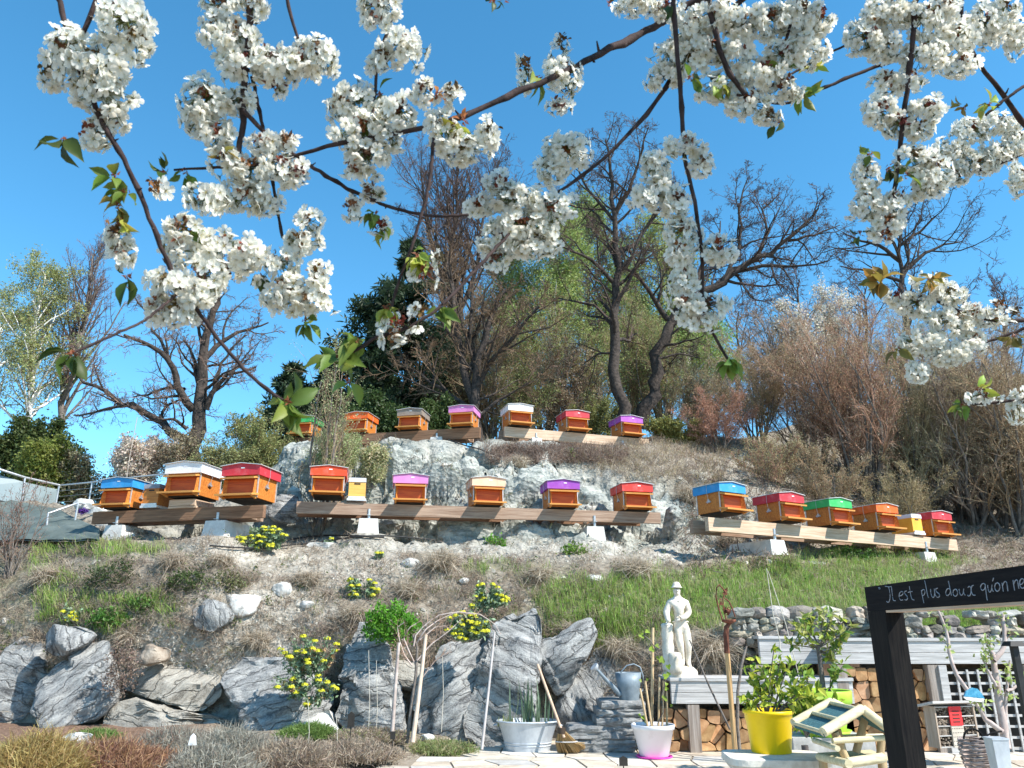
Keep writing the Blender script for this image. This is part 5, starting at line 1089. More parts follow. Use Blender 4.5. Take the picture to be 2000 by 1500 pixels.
firewood(1506, 1648, 1384, 1478, YF + .08, 4, 'split logs behind the yellow pot', 'behind the green pot')
# lattice
def lattice():
    A, B = at(1848, 1308, YF), at(2090, 1476, YF); t = empty('lattice_panel', (A.x, YF + .02, 0), 0, 'weathered wooden lattice with a dark space behind it, under the long timber box', 'lattice')
    W, z1, z0 = B.x - A.x, A.z, .02; n = int(W / .115)
    for i in range(n + 1):
        m = MB(); m.box((W * i / n, 0, (z0 + z1) / 2), (.022, .02, z1 - z0)); m.build('upright_slat', M['grey_timber'], t)
    for k in range(8):
        m = MB(); m.box((W / 2, .022, z0 + (z1 - z0) * (k + .3) / 7.6), (W, .02, .026)); m.build('cross_slat', M['grey_timber'], t)
    fr = MB(); fr.box((-.05, -.01, (z0 + z1) / 2 + .02), (.09, .07, z1 - z0 + .06)); fr.build('side_post', M['grey_timber'], t)
    b = MB(); b.box((W / 2, .5, z1 / 2), (W, .04, z1)); b.build('dark_backing', M['dark'], t)  # black sheet added to stand in for the shade behind the slats
lattice()
def dry_wall(name, label, x0, x1, y0, y1, Y, seed, green=True):
    rnd = random.Random(seed); A, B = at(x0, y1, Y), at(x1, y0, Y); mb = MB(); z = A.z - .1
    while z < B.z:
        h = rnd.uniform(.07, .13); x = A.x - rnd.uniform(0, .1); last = z + h * 1.6 >= B.z
        while x < B.x:
            w = rnd.choice([rnd.uniform(.07, .14), rnd.uniform(.12, .22), rnd.uniform(.18, .34)]); rx, rz, ry = w * .54, h * rnd.uniform(.5, .75), .13;
            if last and rnd.random() < .35: x += w; continue
            ro = rnd.gauss(0, .22); s = 10; V = []; F = []; K = 6
            off = rnd.uniform(0, 100); cy = rnd.uniform(-.05, .05); cc = [rnd.uniform(.5, 1.25)] * 3; cc[0] *= rnd.uniform(.95, 1.15); cc[2] *= rnd.uniform(.8, 1.0)
            for i in range(K + 1):
                ph = math.pi * i / K
                for j in range(s):
                    th = 2 * math.pi * j / s; d = Vector((math.sin(ph) * math.cos(th), -math.cos(ph), math.sin(ph) * math.sin(th)))
                    m_ = max(abs(d.x), abs(d.z), abs(d.y)) ** .7; q = d / m_ * (1 + .30 * noise.noise(d * 1.6 + Vector((off, 0, 0))))
                    ux, uz = q.x * rx, q.z * rz; V.append((x + w / 2 + ux * math.cos(ro) - uz * math.sin(ro), q.y * ry + cy, z + h / 2 + ux * math.sin(ro) + uz * math.cos(ro)))
            for i in range(K):
                for j in range(s): F.append((i * s + j, i * s + (j + 1) % s, (i + 1) * s + (j + 1) % s, (i + 1) * s + j))
            mb.arr(V, F, 0, cc, False); x += w * .97
        z += h * .9
    b = MB(); o = mb.build(name, M['dry_stone'], loc=(0, Y, 0)); tag(o, label, 'stone wall')
dry_wall('stone_wall', 'dry stone wall of mixed grey stones above the citrus tree', 1440, 1700, 1196, 1262, 10.35, 5)
dry_wall('stone_wall', 'dry stone wall seen through the black frame, above the long timber box', 1722, 2120, 1206, 1272, 10.15, 6)
# ------------------------------------------------------------------ statue
def statue():
    t = empty('garden_statue', at(1325, 1320, 9.85), 0, 'cream stone statue of a boy in a brimmed hat leaning on a stump', 'statue'); H = (at(1325, 1136, 9.85).z - t.location.z)
    stone = mat('statue_stone', (0.42, 0.35, 0.26), (0.70, 0.64, 0.54), 6, .85, .006, 30, lo=.3, hi=.55)
    def skin(name, verts, edges, rad, root=0, sub=2):
        me = bpy.data.meshes.new(name + '_cage'); me.from_pydata([tuple(Vector(v) * H) for v in verts], edges, []); o = bpy.data.objects.new(name, me); COL.objects.link(o)
        sk = o.modifiers.new('s', 'SKIN'); sk.use_smooth_shade = True
        L = me.skin_vertices[0].data if me.skin_vertices else None
        if L is None: me.attributes.new('skin', 'FLOAT', 'POINT')
        for i, r in enumerate(rad): L[i].radius = ((r[0] if isinstance(r, tuple) else r) * H, (r[1] if isinstance(r, tuple) else r) * H); L[i].use_root = (i == root)
        sb = o.modifiers.new('u', 'SUBSURF'); sb.levels = sub; sb.render_levels = sub
        dg = bpy.context.evaluated_depsgraph_get(); m2 = bpy.data.meshes.new_from_object(o.evaluated_get(dg)); bpy.data.objects.remove(o)
        m2.materials.clear(); m2.materials.append(stone); 
        for p in m2.polygons: p.use_smooth = True
        return link(name, m2, t)
    # x to the right in the picture, -y towards the viewer; total height 1.0 with the base
    V = [(.06, 0, .52), (.055, 0, .60), (.05, 0, .70), (.045, 0, .79), (.04, -.01, .84), (.035, -.02, .885), (.035, -.03, .93),      # pelvis .. head (0..6)
         (.11, 0, .49), (.125, -.03, .33), (.115, .0, .14), (.125, -.05, .085),                                                   # standing leg (viewer's right) 7..10
         (.02, -.01, .49), (.025, -.07, .33), (.05, -.01, .16), (.04, -.07, .10),                                                # bent leg 11..14
         (-.045, 0, .765), (-.095, -.01, .665), (-.095, -.07, .60), (-.09, -.11, .555),                                           # arm on the stump 15..18
         (.135, 0, .765), (.158, -.02, .66), (.09, -.10, .61), (.03, -.13, .60)]                                                # arm across the body 19..22
    E = [(0, 1), (1, 2), (2, 3), (3, 4), (4, 5), (5, 6), (0, 7), (7, 8), (8, 9), (9, 10), (0, 11), (11, 12), (12, 13), (13, 14), (3, 15), (15, 16), (16, 17), (17, 18), (3, 19), (19, 20), (20, 21), (21, 22)]
    r = [(.082, .060), (.072, .055), (.088, .060), (.070, .048), .026, .046, .044, .060, .044, .030, .022, .056, .044, .030, .022, .044, .040, .031, .024, .044, .041, .032, .022]
    skin('figure', V, E, r)
    m = MB(); hc = Vector((.035, -.025, .945)) * H
    m.lathe([(.0, .055 * H), (.03 * H, .048 * H), (.045 * H, .02 * H), (.05 * H, .0), (.062 * H, -.008 * H), (.066 * H, -.014 * H), (.045 * H, -.01 * H)], 20, hc); m.build('hat', stone, t)
    # facial relief: nose, brows and chin, plus hands' fingers
    f = MB(); 
    for (x, y, z, rr) in ((.033, -.078, .895, .011), (.034, -.068, .868, .012), (.018, -.066, .905, .009), (.050, -.066, .905, .009)):
        th = [(rr * H * math.sin(a), rr * H * -math.cos(a)) for a in np.linspace(0, math.pi, 6)]; f.lathe(th, 8, Vector((x, y, z)) * H)
    f.build('face', stone, t)
    for (bx, by, bz, dx) in ((-.09, -.118, .548, -1), (.025, -.14, .597, -1)):
        f = MB()
        for k in range(4): f.tube([Vector((bx, by + .01 * k, bz + .010 * (k - 1.5))) * H, Vector((bx + dx * .018, by - .012 + .01 * k, bz + .010 * (k - 1.5))) * H, Vector((bx + dx * .03, by + .004 * k, bz - .012 + .010 * (k - 1.5))) * H], .0075 * H, 6)
        f.tube([Vector((bx + .006, by, bz + .02)) * H, Vector((bx - .012, by - .02, bz + .03)) * H], .008 * H, 6); f.build('hand', stone, t)
    s = MB(); prof = [(.075, .06), (.072, .14), (.062, .22), (.070, .30), (.058, .36), (.066, .42), (.060, .50), (.068, .535), (.045, .55), (.0, .552)]
    s.lathe([(a * H, b * H) for a, b in prof], 18, (-.10 * H, -.03 * H, 0)); s.lathe([(a * H, b * H) for a, b in ((.0, .02), (.07, .03), (.078, .09), (.07, .15), (.074, .2), (.062, .24), (.0, .25))], 16, (-.045 * H, -.11 * H, 0)); s.build('stump', stone, t)
    b = MB(); V = []; K, S_ = 8, 28
    for i in range(K + 1):
        ph = math.pi / 2 * i / K
        for j in range(S_):
            a = 2 * math.pi * j / S_; q = Vector((math.cos(a) * math.cos(ph) ** .5, math.sin(a) * math.cos(ph) ** .5 * .75, math.sin(ph) * .55)); q *= (1 + .16 * noise.noise(q * 3 + Vector((4, 2, 1)))); V.append(tuple(Vector((q.x * .19 + .01, q.y * .19 - .02, q.z * .20 - .01)) * H))
    b.arr(V, [(i * S_ + j, i * S_ + (j + 1) % S_, (i + 1) * S_ + (j + 1) % S_, (i + 1) * S_ + j) for i in range(K) for j in range(S_)], 0, None, True); b.build('base', stone, t)
    c = MB(); 
    for k, (z, w) in enumerate(((.765, .12), (.60, .085))): pass
    # shirt placket, collar and trouser waist as raised folds
    c.tube([Vector((.045, -.058, .80)) * H, Vector((.048, -.066, .70)) * H, Vector((.055, -.058, .575)) * H], .006 * H, 6); c.tube([Vector((-.0, -.03, .80)) * H, Vector((.04, -.055, .785)) * H, Vector((.09, -.03, .80)) * H], .012 * H, 6)
    w_ = [Vector((.06 + .082 * math.cos(a), .058 * math.sin(a), .565)) * H for a in np.linspace(0, 6.28, 20)]; c.tube(w_, .011 * H, 6); c.build('clothing_trim', stone, t)
    return t
statue()
# ------------------------------------------------------------------ pots, tub, can, broom
def leafy(mb, pts, n, size, col, spread=.02, var=.35, elong=2.6, mi=0): leaves(mb, pts, n, size, spread, col, var, mi, elong=elong)
def place(name, px, py, Y, label, cat, group=None, z=None):
    p = at(px, py, Y); 
    if z is not None: p = at_z(px, py, z)
    return empty(name, p, 0, label, cat, group), p, p.y * 1.0 / FPX * 1.02
# zinc tub
t, p, s = place('zinc_tub', 1031, 1466, 9.55, 'oval zinc tub planted with daffodil leaves in front of the boulders', 'tub', z=.012)
W = 57 * (p.y * cp) / FPX * 1.02; Ht = at(1031, 1408, p.y).z - .012
m = MB(); m.lathe([(W * .70, 0), (W * .72, .03), (W * .80, Ht * .45), (W * .92, Ht * .85), (W * .97, Ht * .97), (W * 1.0, Ht), (W * .985, Ht * 1.02), (W * .93, Ht * .95), (W * .90, Ht * .85)], 40, sy=.68, cap=(True, False)); m.build('tub_body', M['zinc'], t)
m = MB(); m.tube([(W * math.cos(a), W * .68 * math.sin(a), Ht) for a in np.linspace(0, 2 * math.pi, 41)], .011, 8, cap=False); m.build('rolled_rim', M['zinc'], t)
m = MB(); 
for k, (r_, z_) in enumerate(((.735, .06), (.76, .09))): m.tube([(W * (r_ + .01) * math.cos(a), W * .68 * (r_ + .01) * math.sin(a), z_) for a in np.linspace(0, 2 * math.pi, 41)], .006, 6, cap=False)
m.build('pressed_band', M['zinc'], t)
for s_ in (-1, 1):
    m = MB(); m.tube([(s_ * W * .99, -.05, Ht * .9), (s_ * (W + .04), -.04, Ht * .84), (s_ * (W + .04), .04, Ht * .84), (s_ * W * .99, .05, Ht * .9)], .008, 6); m.build('handle', M['zinc'], t)
M['soil'] = mat('potting_soil', (.05, .035, .025), (.14, .1, .07), 30, .95, .006, 60)
m = MB(); m.lathe([(W * .9, Ht * .86), (W * .5, Ht * .9), (0, Ht * .91)], 24, sy=.68, cap=(False, False)); m.build('soil', M['soil'], t)
m = MB()
def swords(mb, cx, cy, z, n, h, col, sp=.06, w=.011):
    P = np.array([(cx, cy, z)] * n) + RNG.normal(0, 1, (n, 3)) * [sp, sp * .6, 0]; blades(mb, P, np.tile([0, 0, 1.], (n, 1)), 1, h, w, col, 0, .17, up=2.5, droop=.06, var=.2)
swords(m, .05, 0, Ht * .88, 34, .40, [(.17, .25, .15), (.22, .30, .20), (.13, .2, .11)], .085, .012); swords(m, -.17, .05, Ht * .88, 9, .4, [(.34, .34, .2), (.2, .26, .12)], .06, .004); swords(m, -.22, 0, Ht * .88, 30, .09, [(.3, .33, .15)], .06, .008); swords(m, .2, .05, Ht * .88, 8, .28, [(.2, .27, .15)], .06, .006)
m.build('daffodil_leaves', M['leaf'], t)
# white pot with vine on canes and pink saucer
def pot(t, R0, R1, H, m_, rim=.16, S=40, thick=.012, sub=None):
    m = MB(); m.lathe([(R0 * .96, 0), (R0, .006), (R1 * .925, H * (1 - rim)), (R1 * .985, H * (1 - rim) + .004), (R1, H * .99), (R1 * .99, H), (R1 * .93, H * .995), (R1 * .9, H * .86)], S, cap=(True, False)); m.build('pot_body', m_, t)
    m = MB(); m.lathe([(R1 * .9, H * .88), (R1 * .4, H * .9), (0, H * .9)], S); m.build('soil', M['soil'], t)
M['white_plastic'] = mat('white_plastic', (.58, .55, .55), (.76, .74, .76), 2.5, .45, detail=10, lo=.25, hi=.45); M['pink_plastic'] = mat('pink_plastic', (.78, .05, .42), (.85, .08, .5), 3, .35)
t, p, s = place('plant_pot', 1278, 1476, 9.3, 'white pot with a climbing vine on bamboo canes standing in a pink saucer', 'potted plant', z=.03)
R1 = 38 * s; Hp = at(1278, 1414, p.y).z - p.z; pot(t, R1 * .66, R1, Hp, M['white_plastic'])
for i, (x0, y0, x1, y1) in enumerate(((1264, 1415, 1250, 1345), (1272, 1415, 1260, 1330), (1285, 1415, 1288, 1322), (1293, 1415, 1296, 1330), (1303, 1415, 1302, 1350), (1274, 1415, 1275, 1226))):
    a, b = at(x0, y0, p.y) - p, at(x1, y1, p.y + .03 * i - .06) - p; m = MB(); m.tube([a + Vector((0, .02 * i - .05, -.05)), b], .012 if i < 5 else .017, 7); m.build('bamboo_cane', mat('bamboo', (.42, .28, .14), (.62, .46, .28), 9, .6) if i == 0 else bpy.data.materials['bamboo'], t)
m = MB(); Pv = [at(x, y, p.y - .03) - p for x, y in ((1284, 1415), (1296, 1390), (1292, 1360), (1300, 1330), (1292, 1300), (1285, 1275), (1270, 1250), (1256, 1240))]; m.tube(Pv, .006, 5); m.build('vine_stem', M['bark_grey'], t)
m = MB(); heart = np.array([(0, -.1, 0), (.42, -.32, .10), (.62, .12, .14), (.34, .55, .06), (0, 1.0, -.10), (-.34, .55, .06), (-.62, .12, .14), (-.42, -.32, .10)])
for (x, y, r_) in ((1252, 1240, .10), (1262, 1233, .08), (1272, 1270, .11), (1285, 1262, .09), (1292, 1292, .12), (1305, 1300, .09), (1298, 1322, .1), (1302, 1335, .06), (1250, 1330, .06), (1297, 1365, .12), (1306, 1318, .08), (1288, 1285, .08), (1255, 1400, .08), (1262, 1412, .07), (1248, 1395, .06), (1300, 1345, .07), (1265, 1328, .05), (1310, 1378, .05)):
    q = at(x, y, p.y - .06 + .05 * random.random()) - p; V, F = instance(heart, [(0, 1, 2, 3), (0, 3, 4, 5), (0, 5, 6, 7)], np.array([tuple(q)]), rotmats(np.array([(random.uniform(-.6, .8), -1., random.uniform(.1, .9))])), np.array([r_ * .55])); m.arr(V, F, 0, np.array([(.30, .42, .05)]) * random.uniform(.55, 1.2))
m.build('vine_leaves', M['leaf'], t)
m = MB(); m.lathe([(0, -.026), (R1 * .70, -.026), (R1 * .84, -.0), (R1 * .82, .004), (R1 * .66, -.014), (0, -.014)], 36); o = m.build('pot_saucer', M['pink_plastic'], loc=p); tag(o, 'bright pink saucer under the white pot', 'saucer')
# watering can on the steps
M['can_zinc'] = mat('can_zinc', (.15, .19, .22), (.25, .30, .34), 8, .55, metal=.2)
t, p, s = place('watering_can', 1229, 1368, 9.75, 'grey zinc watering can on the stone steps with its spout pointing left', 'watering can')
m = MB(); Rb, Hc = 21 * s, at(1229, 1313, 9.75).z - p.z; m.lathe([(Rb * .8, 0), (Rb * .82, .01), (Rb * .97, Hc * .5), (Rb * 1.12, Hc), (Rb * 1.06, Hc * .99), (Rb * .9, Hc * .6)], 28, cap=(True, False)); m.build('can_body', M['can_zinc'], t)
m = MB(); a, b, c = at(1212, 1357, 9.70) - p, at(1186, 1330, 9.66) - p, at(1166, 1308, 9.62) - p; m.tube([a, b, c], [.034, .022, .016], 10); m.build('spout', M['can_zinc'], t)
m = MB(); d = (c - b).normalized(); m.tube([c, c + d * .03, c + d * .055], [.018, .05, .052], 14); m.build('sprinkler_rose', M['zinc'], t)
m = MB(); m.tube([at(x, y, 9.75) - p for x, y in ((1244, 1360), (1256, 1348), (1256, 1320), (1250, 1303), (1238, 1297), (1224, 1300), (1212, 1314))], .009, 7); m.build('handle', M['can_zinc'], t)
# broom
t, p, s = place('broom', 1112, 1470, 9.35, 'straw besom broom with a wooden handle leaning against the boulders', 'broom', z=.02)
e, h = at(1050, 1298, 9.75) - p, at(1097, 1427, 9.45) - p
m = MB(); m.tube([h + (h - e) * .1, h, e], .016, 8); m.build('handle', woodmat('ash_wood', (.46, .30, .20), (.62, .44, .32), 2), t)
m = MB(); N = 260; a = RNG.uniform(0, 6.28, N); q = RNG.uniform(0, 1, N) ** .5; tipc = at(1117, 1474, p.y) - p
B0 = np.array(tuple(h)) + np.stack([np.cos(a) * q * .035, np.sin(a) * q * .03, np.zeros(N)], 1); B1 = np.array(tuple(h.lerp(tipc, .5))) + np.stack([np.cos(a) * q * .13, np.sin(a) * q * .06, 0 * a], 1)
B2 = np.array(tuple(tipc)) + np.stack([np.cos(a) * q * .165, np.sin(a) * q * .07, RNG.uniform(-.0, .07, N) + np.cos(a) * q * .06], 1); B2[:, 2] = np.maximum(B2[:, 2], 0)
V, F = tubes(np.stack([B0, B1, B2], 1), np.full((N, 3), .0045), 3); m.arr(V, F, 0, np.repeat(np.array([(.62, .44, .22)]) * RNG.uniform(.5, 1.15, (N, 1)), 9, 0)); m.tube([h + Vector((0, 0, .03)), h - Vector((0, 0, .03))], .045, 10, 0, (.1, .07, .05))
m.tube([tuple(Vector(B1[0]) * 0 + h.lerp(tipc, .45) + Vector((.125 * math.cos(k), .06 * math.sin(k), 0))) for k in np.linspace(0, 6.28, 16)], .006, 5, 0, (.8, .8, .8), cap=False); m.build('bristles', M['leaf'], t)
# leaning poles and canes
def stick(name, pts, r0, r1, m_, label, cat='pole'):
    P = [at(*q) for q in pts]; m = MB(); m.tube(P, np.linspace(r0, r1, len(P)), 8); tag(m.build(name, m_), label, cat)
stick('metal_pole', [(941, 1464, 9.35), (954, 1350, 9.55), (966, 1235, 9.85)], .017, .013, mat('grey_pole', (.34, .31, .29), (.46, .42, .40), 8, .6), 'thin grey pole leaning against the tallest boulder')
stick('bamboo_pole', [(806, 1450, 9.4), (819, 1350, 9.5), (832, 1240, 9.6)], .028, .02, woodmat('pole_wood', (.46, .34, .25), (.66, .53, .42), 2), 'thick pale stake leaning left of the broad boulder')
stick('wooden_stake', [(766, 1430, 9.5), (772, 1340, 9.5), (779, 1255, 9.5)], .024, .018, mat('stake_grey', (.34, .27, .24), (.55, .47, .42), 8, .8), 'grey stake with a red brown tip standing at the tall slate boulder')
stick('vine_trunk', [(795, 1452, 9.5), (802, 1390, 9.5), (812, 1320, 9.55), (815, 1265, 9.6), (806, 1240, 9.6)], .02, .014, M['bark_grey'], 'thin grey trunk between the two stakes', 'trunk')
stick('thin_stick', [(1426, 1425, 9.2), (1385, 1340, 9.35), (1347, 1250, 9.55)], .012, .009, M['bark_grey'], 'thin grey stick leaning across the low timber bench', 'stick')
stick('bent_branch', [(1445, 1470, 9.0), (1440, 1420, 9.0), (1441, 1350, 9.0), (1448, 1300, 9.1), (1458, 1262, 9.2)], .022, .012, M['bark_grey'], 'pale bent branch standing right of the rusty rose stake', 'branch')
stick('thin_cane', [(1528, 1380, 8.6), (1523, 1250, 8.6), (1510, 1200, 8.6), (1497, 1110, 8.6)], .006, .004, mat('dry_cane', (.5, .45, .36), (.62, .57, .48), 9), 'thin dry cane rising above the citrus plant in the yellow pot', 'cane')
stick('thin_cane', [(1560, 1320, 8.6), (1535, 1220, 8.6), (1500, 1115, 8.6)], .005, .0035, bpy.data.materials['dry_cane'], 'second thin dry cane crossing the first one above the yellow pot', 'cane')
# dried climbing rose arching over the boulders
def arch():
    t = empty('dry_climber', at(812, 1240, 9.6), 0, 'leafless climber arching from the thin trunk over the yellow cushion', 'climber'); o0 = t.location.copy()
    rnd = random.Random(4); W = Wood()
    for pts in ([(808, 1262), (812, 1240), (830, 1220), (860, 1200), (900, 1195), (940, 1200), (968, 1220), (978, 1240)], [(812, 1260), (830, 1230), (855, 1212), (890, 1196), (930, 1200)], [(812, 1300), (798, 1270), (788, 1245), (800, 1225), (818, 1215)], [(815, 1290), (840, 1260), (880, 1230), (900, 1210)],
                [(805, 1300), (790, 1280), (780, 1250), (776, 1225), (790, 1215)], [(820, 1330), (850, 1290), (880, 1270)], [(820, 1250), (850, 1225), (870, 1222)]):
        Q = [Vector(q) for q in resample([at(x, y, 9.6 + .05 * rnd.uniform(-1, 1)) - o0 for x, y in pts], 12)]; rad = [.009 * (1 - .6 * i / 11) for i in range(12)]; W.add(0, Q, rad)
        sprout(W, rnd, Q, rad, .35, 0, V_(SHR, levels=2, n=[7, 3], rmin=.0025, ratio=.6), n=8)
    m = MB(); W.emit(m, [0], 6, 0); m.build('stems', mat('climber_bark', (.40, .31, .27), (.62, .52, .47), 9, .9), t)
    m = MB(); W.emit(m, [1, 2], 3, 0, (2.0, 1.6, 1.4)); m.build('twigs', M['twig'], t)
arch()
for (x, y0, y1, Y) in ((718, 1470, 1270, 9.6), (733, 1470, 1290, 9.6), (600, 1490, 1370, 9.0), (655, 1490, 1400, 9.0), (862, 1430, 1280, 9.7)):
    stick('dry_grass_stalk', [(x, y0, Y), (x + 4, (y0 + y1) / 2, Y), (x + 2, y1, Y)], .004, .003, bpy.data.materials['dry_cane'], {718: 'left of two thin dry stems before the tall slate boulder', 733: 'right of two thin dry stems before the tall slate boulder', 600: 'thin dry stem before the angular slate boulder', 655: 'thin dry stem at the pale low boulder', 862: 'thin dry stem before the broad boulder'}[x], 'dry stalk')
# rusty rose on a wooden stake
def rose_stake():
    t = empty('rose_stake', at(1436, 1474, 8.9), 0, 'wooden stake topped by a rusty metal rose and arch', 'garden stake'); o0 = t.location.copy(); Y = 8.9
    def P(x, y, dy=0): return at(x, y, Y + dy) - o0
    rust = mat('rust', (.09, .03, .02), (.22, .08, .045), 12, .85, .003, 40)
    m = MB(); m.tube([P(1436, 1474), P(1428, 1370), P(1420, 1272)], .027, 10); m.build('wooden_pole', woodmat('stake_wood', (.44, .26, .11), (.62, .40, .20), 2), t)
    m = MB(); m.tube([P(1420, 1276), P(1418, 1240), P(1419, 1225), P(1426, 1216), P(1437, 1212)], [.03, .03, .026, .02, .012], 10); m.build('socket', rust, t)
    m = MB(); m.tube([P(1412, 1215), P(1404, 1190), P(1398, 1165), P(1400, 1148), P(1405, 1142), P(1412, 1150), P(1418, 1158)], .009, 7); m.tube([P(1436, 1205), P(1431, 1190), P(1424, 1175), P(1415, 1168)], .008, 6); m.build('arch_rod', rust, t)
    m = MB(); m.tube([P(1420, 1215), P(1413, 1190), P(1412, 1170), P(1416, 1158)], .007, 6)
    for (x, y, r_) in ((1410, 1178, .04), (1416, 1160, .045), (1420, 1152, .035), (1407, 1172, .025)):
        V, F = instance(heart, [(0, 1, 2, 3), (0, 3, 4, 5), (0, 5, 6, 7)], np.array([tuple(P(x, y))]), rotmats(np.array([(random.uniform(-.5, .5), -1., .3)])), np.array([r_])); m.arr(V, F)
    m.build('leaf_stem', rust, t)
    m = MB()
    for k in range(3):
        for a in np.arange(5) * 1.257 + k * .6:
            d = np.array([(math.cos(a), -1.2 + .3 * k, math.sin(a))]); V, F = instance(heart, [(0, 1, 2, 3), (0, 3, 4, 5), (0, 5, 6, 7)], np.array([tuple(P(1421, 1193) + Vector((math.cos(a), 0, math.sin(a))) * .012 * (k + 1))]), rotmats(d), np.array([.03])); m.arr(V, F)
    m.lathe([(0, -.02), (.02, -.015), (.025, 0), (.0, .02)], 10, P(1421, 1193)); m.build('rose', rust, t)
    m = MB(); m.lathe([(.012, 0), (.06, .02), (.075, .05), (.07, .05), (.05, .02)], 16, P(1424, 1219)); m.build('cup', rust, t)
rose_stake()
# ------------------------------------------------------------------ stone table with the yellow pot
def stone_table():
    z = at(1508, 1470, 6.2).z; c = at_z(1512, 1474, z); t = empty('stone_table', (c.x, c.y, 0), R(-4), 'carved cream stone pedestal table under the yellow pot', 'table')
    st = mat('cream_stone', (.50, .45, .38), (.72, .68, .60), 8, .85, .006, 30); W = 176 * c.y * .98 / FPX
    m = MB(); V = []; n = 44
    ring = [(W / 2 * (abs(math.cos(a)) ** .35) * math.copysign(1, math.cos(a)), .26 * (abs(math.sin(a)) ** .35) * math.copysign(1, math.sin(a))) for a in np.arange(n) * 2 * math.pi / n]
    lev = [(z - .10, .86), (z - .085, .90), (z - .06, .94), (z - .045, 1.0), (z - .004, 1.0), (z, .99)]
    for zz, k in lev:
        for x, y in ring: q = 1 + .018 * noise.noise(Vector((x * 14, y * 14, zz * 20))); V.append((x * k * q, y * k * q, zz))
    m.arr(V, [(i * n + j, i * n + (j + 1) % n, (i + 1) * n + (j + 1) % n, (i + 1) * n + j) for i in range(len(lev) - 1) for j in range(n)]); m.faces(V[-n:], [tuple(range(n))]); m.faces(V[:n], [tuple(range(n))[::-1]]); m.build('table_top', st, t)
    m = MB(); m.box((0, 0, (z - .1) / 2 - .01), (W * .78, .36, z - .1)); 
    for s_ in (-1, 1):
        P = [(s_ * (W * .30 + .05 * math.cos(a) * (1 - a / 16)), -.19, z - .19 + .05 * math.sin(a) * (1 - a / 16)) for a in np.linspace(0, 12, 40)]; m.tube(P, .011, 6)
    m.tube([(-W * .3, -.19, z - .14), (0, -.2, z - .17), (W * .3, -.19, z - .14)], .02, 8); m.build('pedestal', st, t)
    return t, c, z, W
stt, tc_, tz, tW = stone_table()
M['yellow_plastic'] = mat('yellow_plastic', (.70, .43, .0), (.86, .58, .005), 2.5, .4, detail=10, lo=.25, hi=.45)
M['lime_plastic'] = mat('lime_plastic', (.34, .58, .04), (.40, .64, .06), 3, .4)
q = at_z(1507, 1469, tz); t = empty('plant_pot', q, 0, 'bright yellow pot with a yellowish citrus bush on the stone table', 'potted plant'); s = q.y * .98 / FPX
R1 = 45 * s; Hp = at(1507, 1386, q.y).z - q.z
m = MB(); m.lathe([(R1 * .76, 0), (R1 * .78, .004), (R1 * .90, Hp * .74), (R1 * .93, Hp * .76), (R1 * .935, Hp * .90), (R1 * 1.0, Hp * .92), (R1 * 1.0, Hp), (R1 * .95, Hp), (R1 * .9, Hp * .85)], 44, cap=(True, False)); m.build('pot_body', M['yellow_plastic'], t)
m = MB(); m.lathe([(R1 * .9, Hp * .86), (0, Hp * .9)], 30); m.build('soil', M['soil'], t)
def citrus(t, p, stems, leafcol, size=.05, n=5, Y=None, spread=.035, r0=.008, elong=2.5):
    st = MB(); lf = MB()
    for pts in stems:
        Q = [at(x, y, Y or p.y) - p for x, y in pts]; dy = random.uniform(-.14, .10)
        for i, v_ in enumerate(Q): v_.y += dy * i / max(1, len(Q) - 1)
        K = resample(Q, 7); st.tube(K, np.linspace(r0, r0 * .4, 7), 6, cap=False)
        for i in range(2, 7):
            k = n if i > 3 else n // 2; P = np.tile(K[i], (k, 1)) + RNG.normal(0, spread * .45, (k, 3)); d = RNG.normal(size=(k, 3)) + [0, -.3, .5]; d /= np.linalg.norm(d, axis=1, keepdims=True)
            # leaf grows along its own y axis away from the stem
            Z = RNG.normal(size=(k, 3)) * .6 + [0, -.5, .9]; Z -= (Z * d).sum(1, keepdims=True) * d; Z /= np.linalg.norm(Z, axis=1, keepdims=True); X = np.cross(d, Z); Rm = np.stack([X, d, Z], 2)
            tv = np.array([(0, 0, 0), (.2, .25, .07), (.24, .6, .08), (0, 1.15, -.12), (-.24, .6, .08), (-.2, .25, .07), (0, .5, -.02)]); V, F = instance(tv, [(0, 1, 2, 6), (6, 2, 3, 3), (0, 6, 4, 5), (6, 3, 3, 4)], P, Rm, RNG.uniform(.65, 1.25, k) * size)
            F3 = (np.arange(k) * 7)[:, None, None] + np.array([(0, 1, 6), (1, 2, 6), (2, 3, 6), (3, 4, 6), (4, 5, 6), (5, 0, 6)])[None]
            c = np.array(leafcol)[RNG.integers(0, len(leafcol), k)] * RNG.uniform(.7, 1.25, (k, 1)); lf.arr(V, F3.reshape(-1, 3), 0, np.repeat(c, 7, 0))
    st.build('stems', M['bark_grey'], t); lf.build('leaves', M['leaf'], t)
YG = [(.42, .48, .05), (.30, .40, .05), (.52, .54, .08), (.20, .32, .05)]; DG = [(.12, .22, .04), (.22, .34, .06), (.34, .42, .08)]
citrus(t, q, [[(1495, 1390), (1485, 1340), (1470, 1290)], [(1500, 1390), (1500, 1320), (1503, 1268)], [(1490, 1392), (1468, 1370), (1452, 1362)], [(1510, 1390), (1522, 1340), (1536, 1295)], [(1500, 1390), (1475, 1350), (1462, 1325)], [(1515, 1392), (1545, 1360), (1570, 1320)], [(1500, 1390), (1512, 1350), (1524, 1315)],
              [(1488, 1395), (1475, 1385), (1465, 1372)], [(1515, 1390), (1520, 1375), (1530, 1360)], [(1497, 1390), (1490, 1360), (1482, 1350)], [(1520, 1390), (1540, 1375), (1560, 1350)], [(1495, 1385), (1490, 1320), (1480, 1305)], [(1500, 1385), (1515, 1330), (1518, 1290)]], YG, .072, 5)
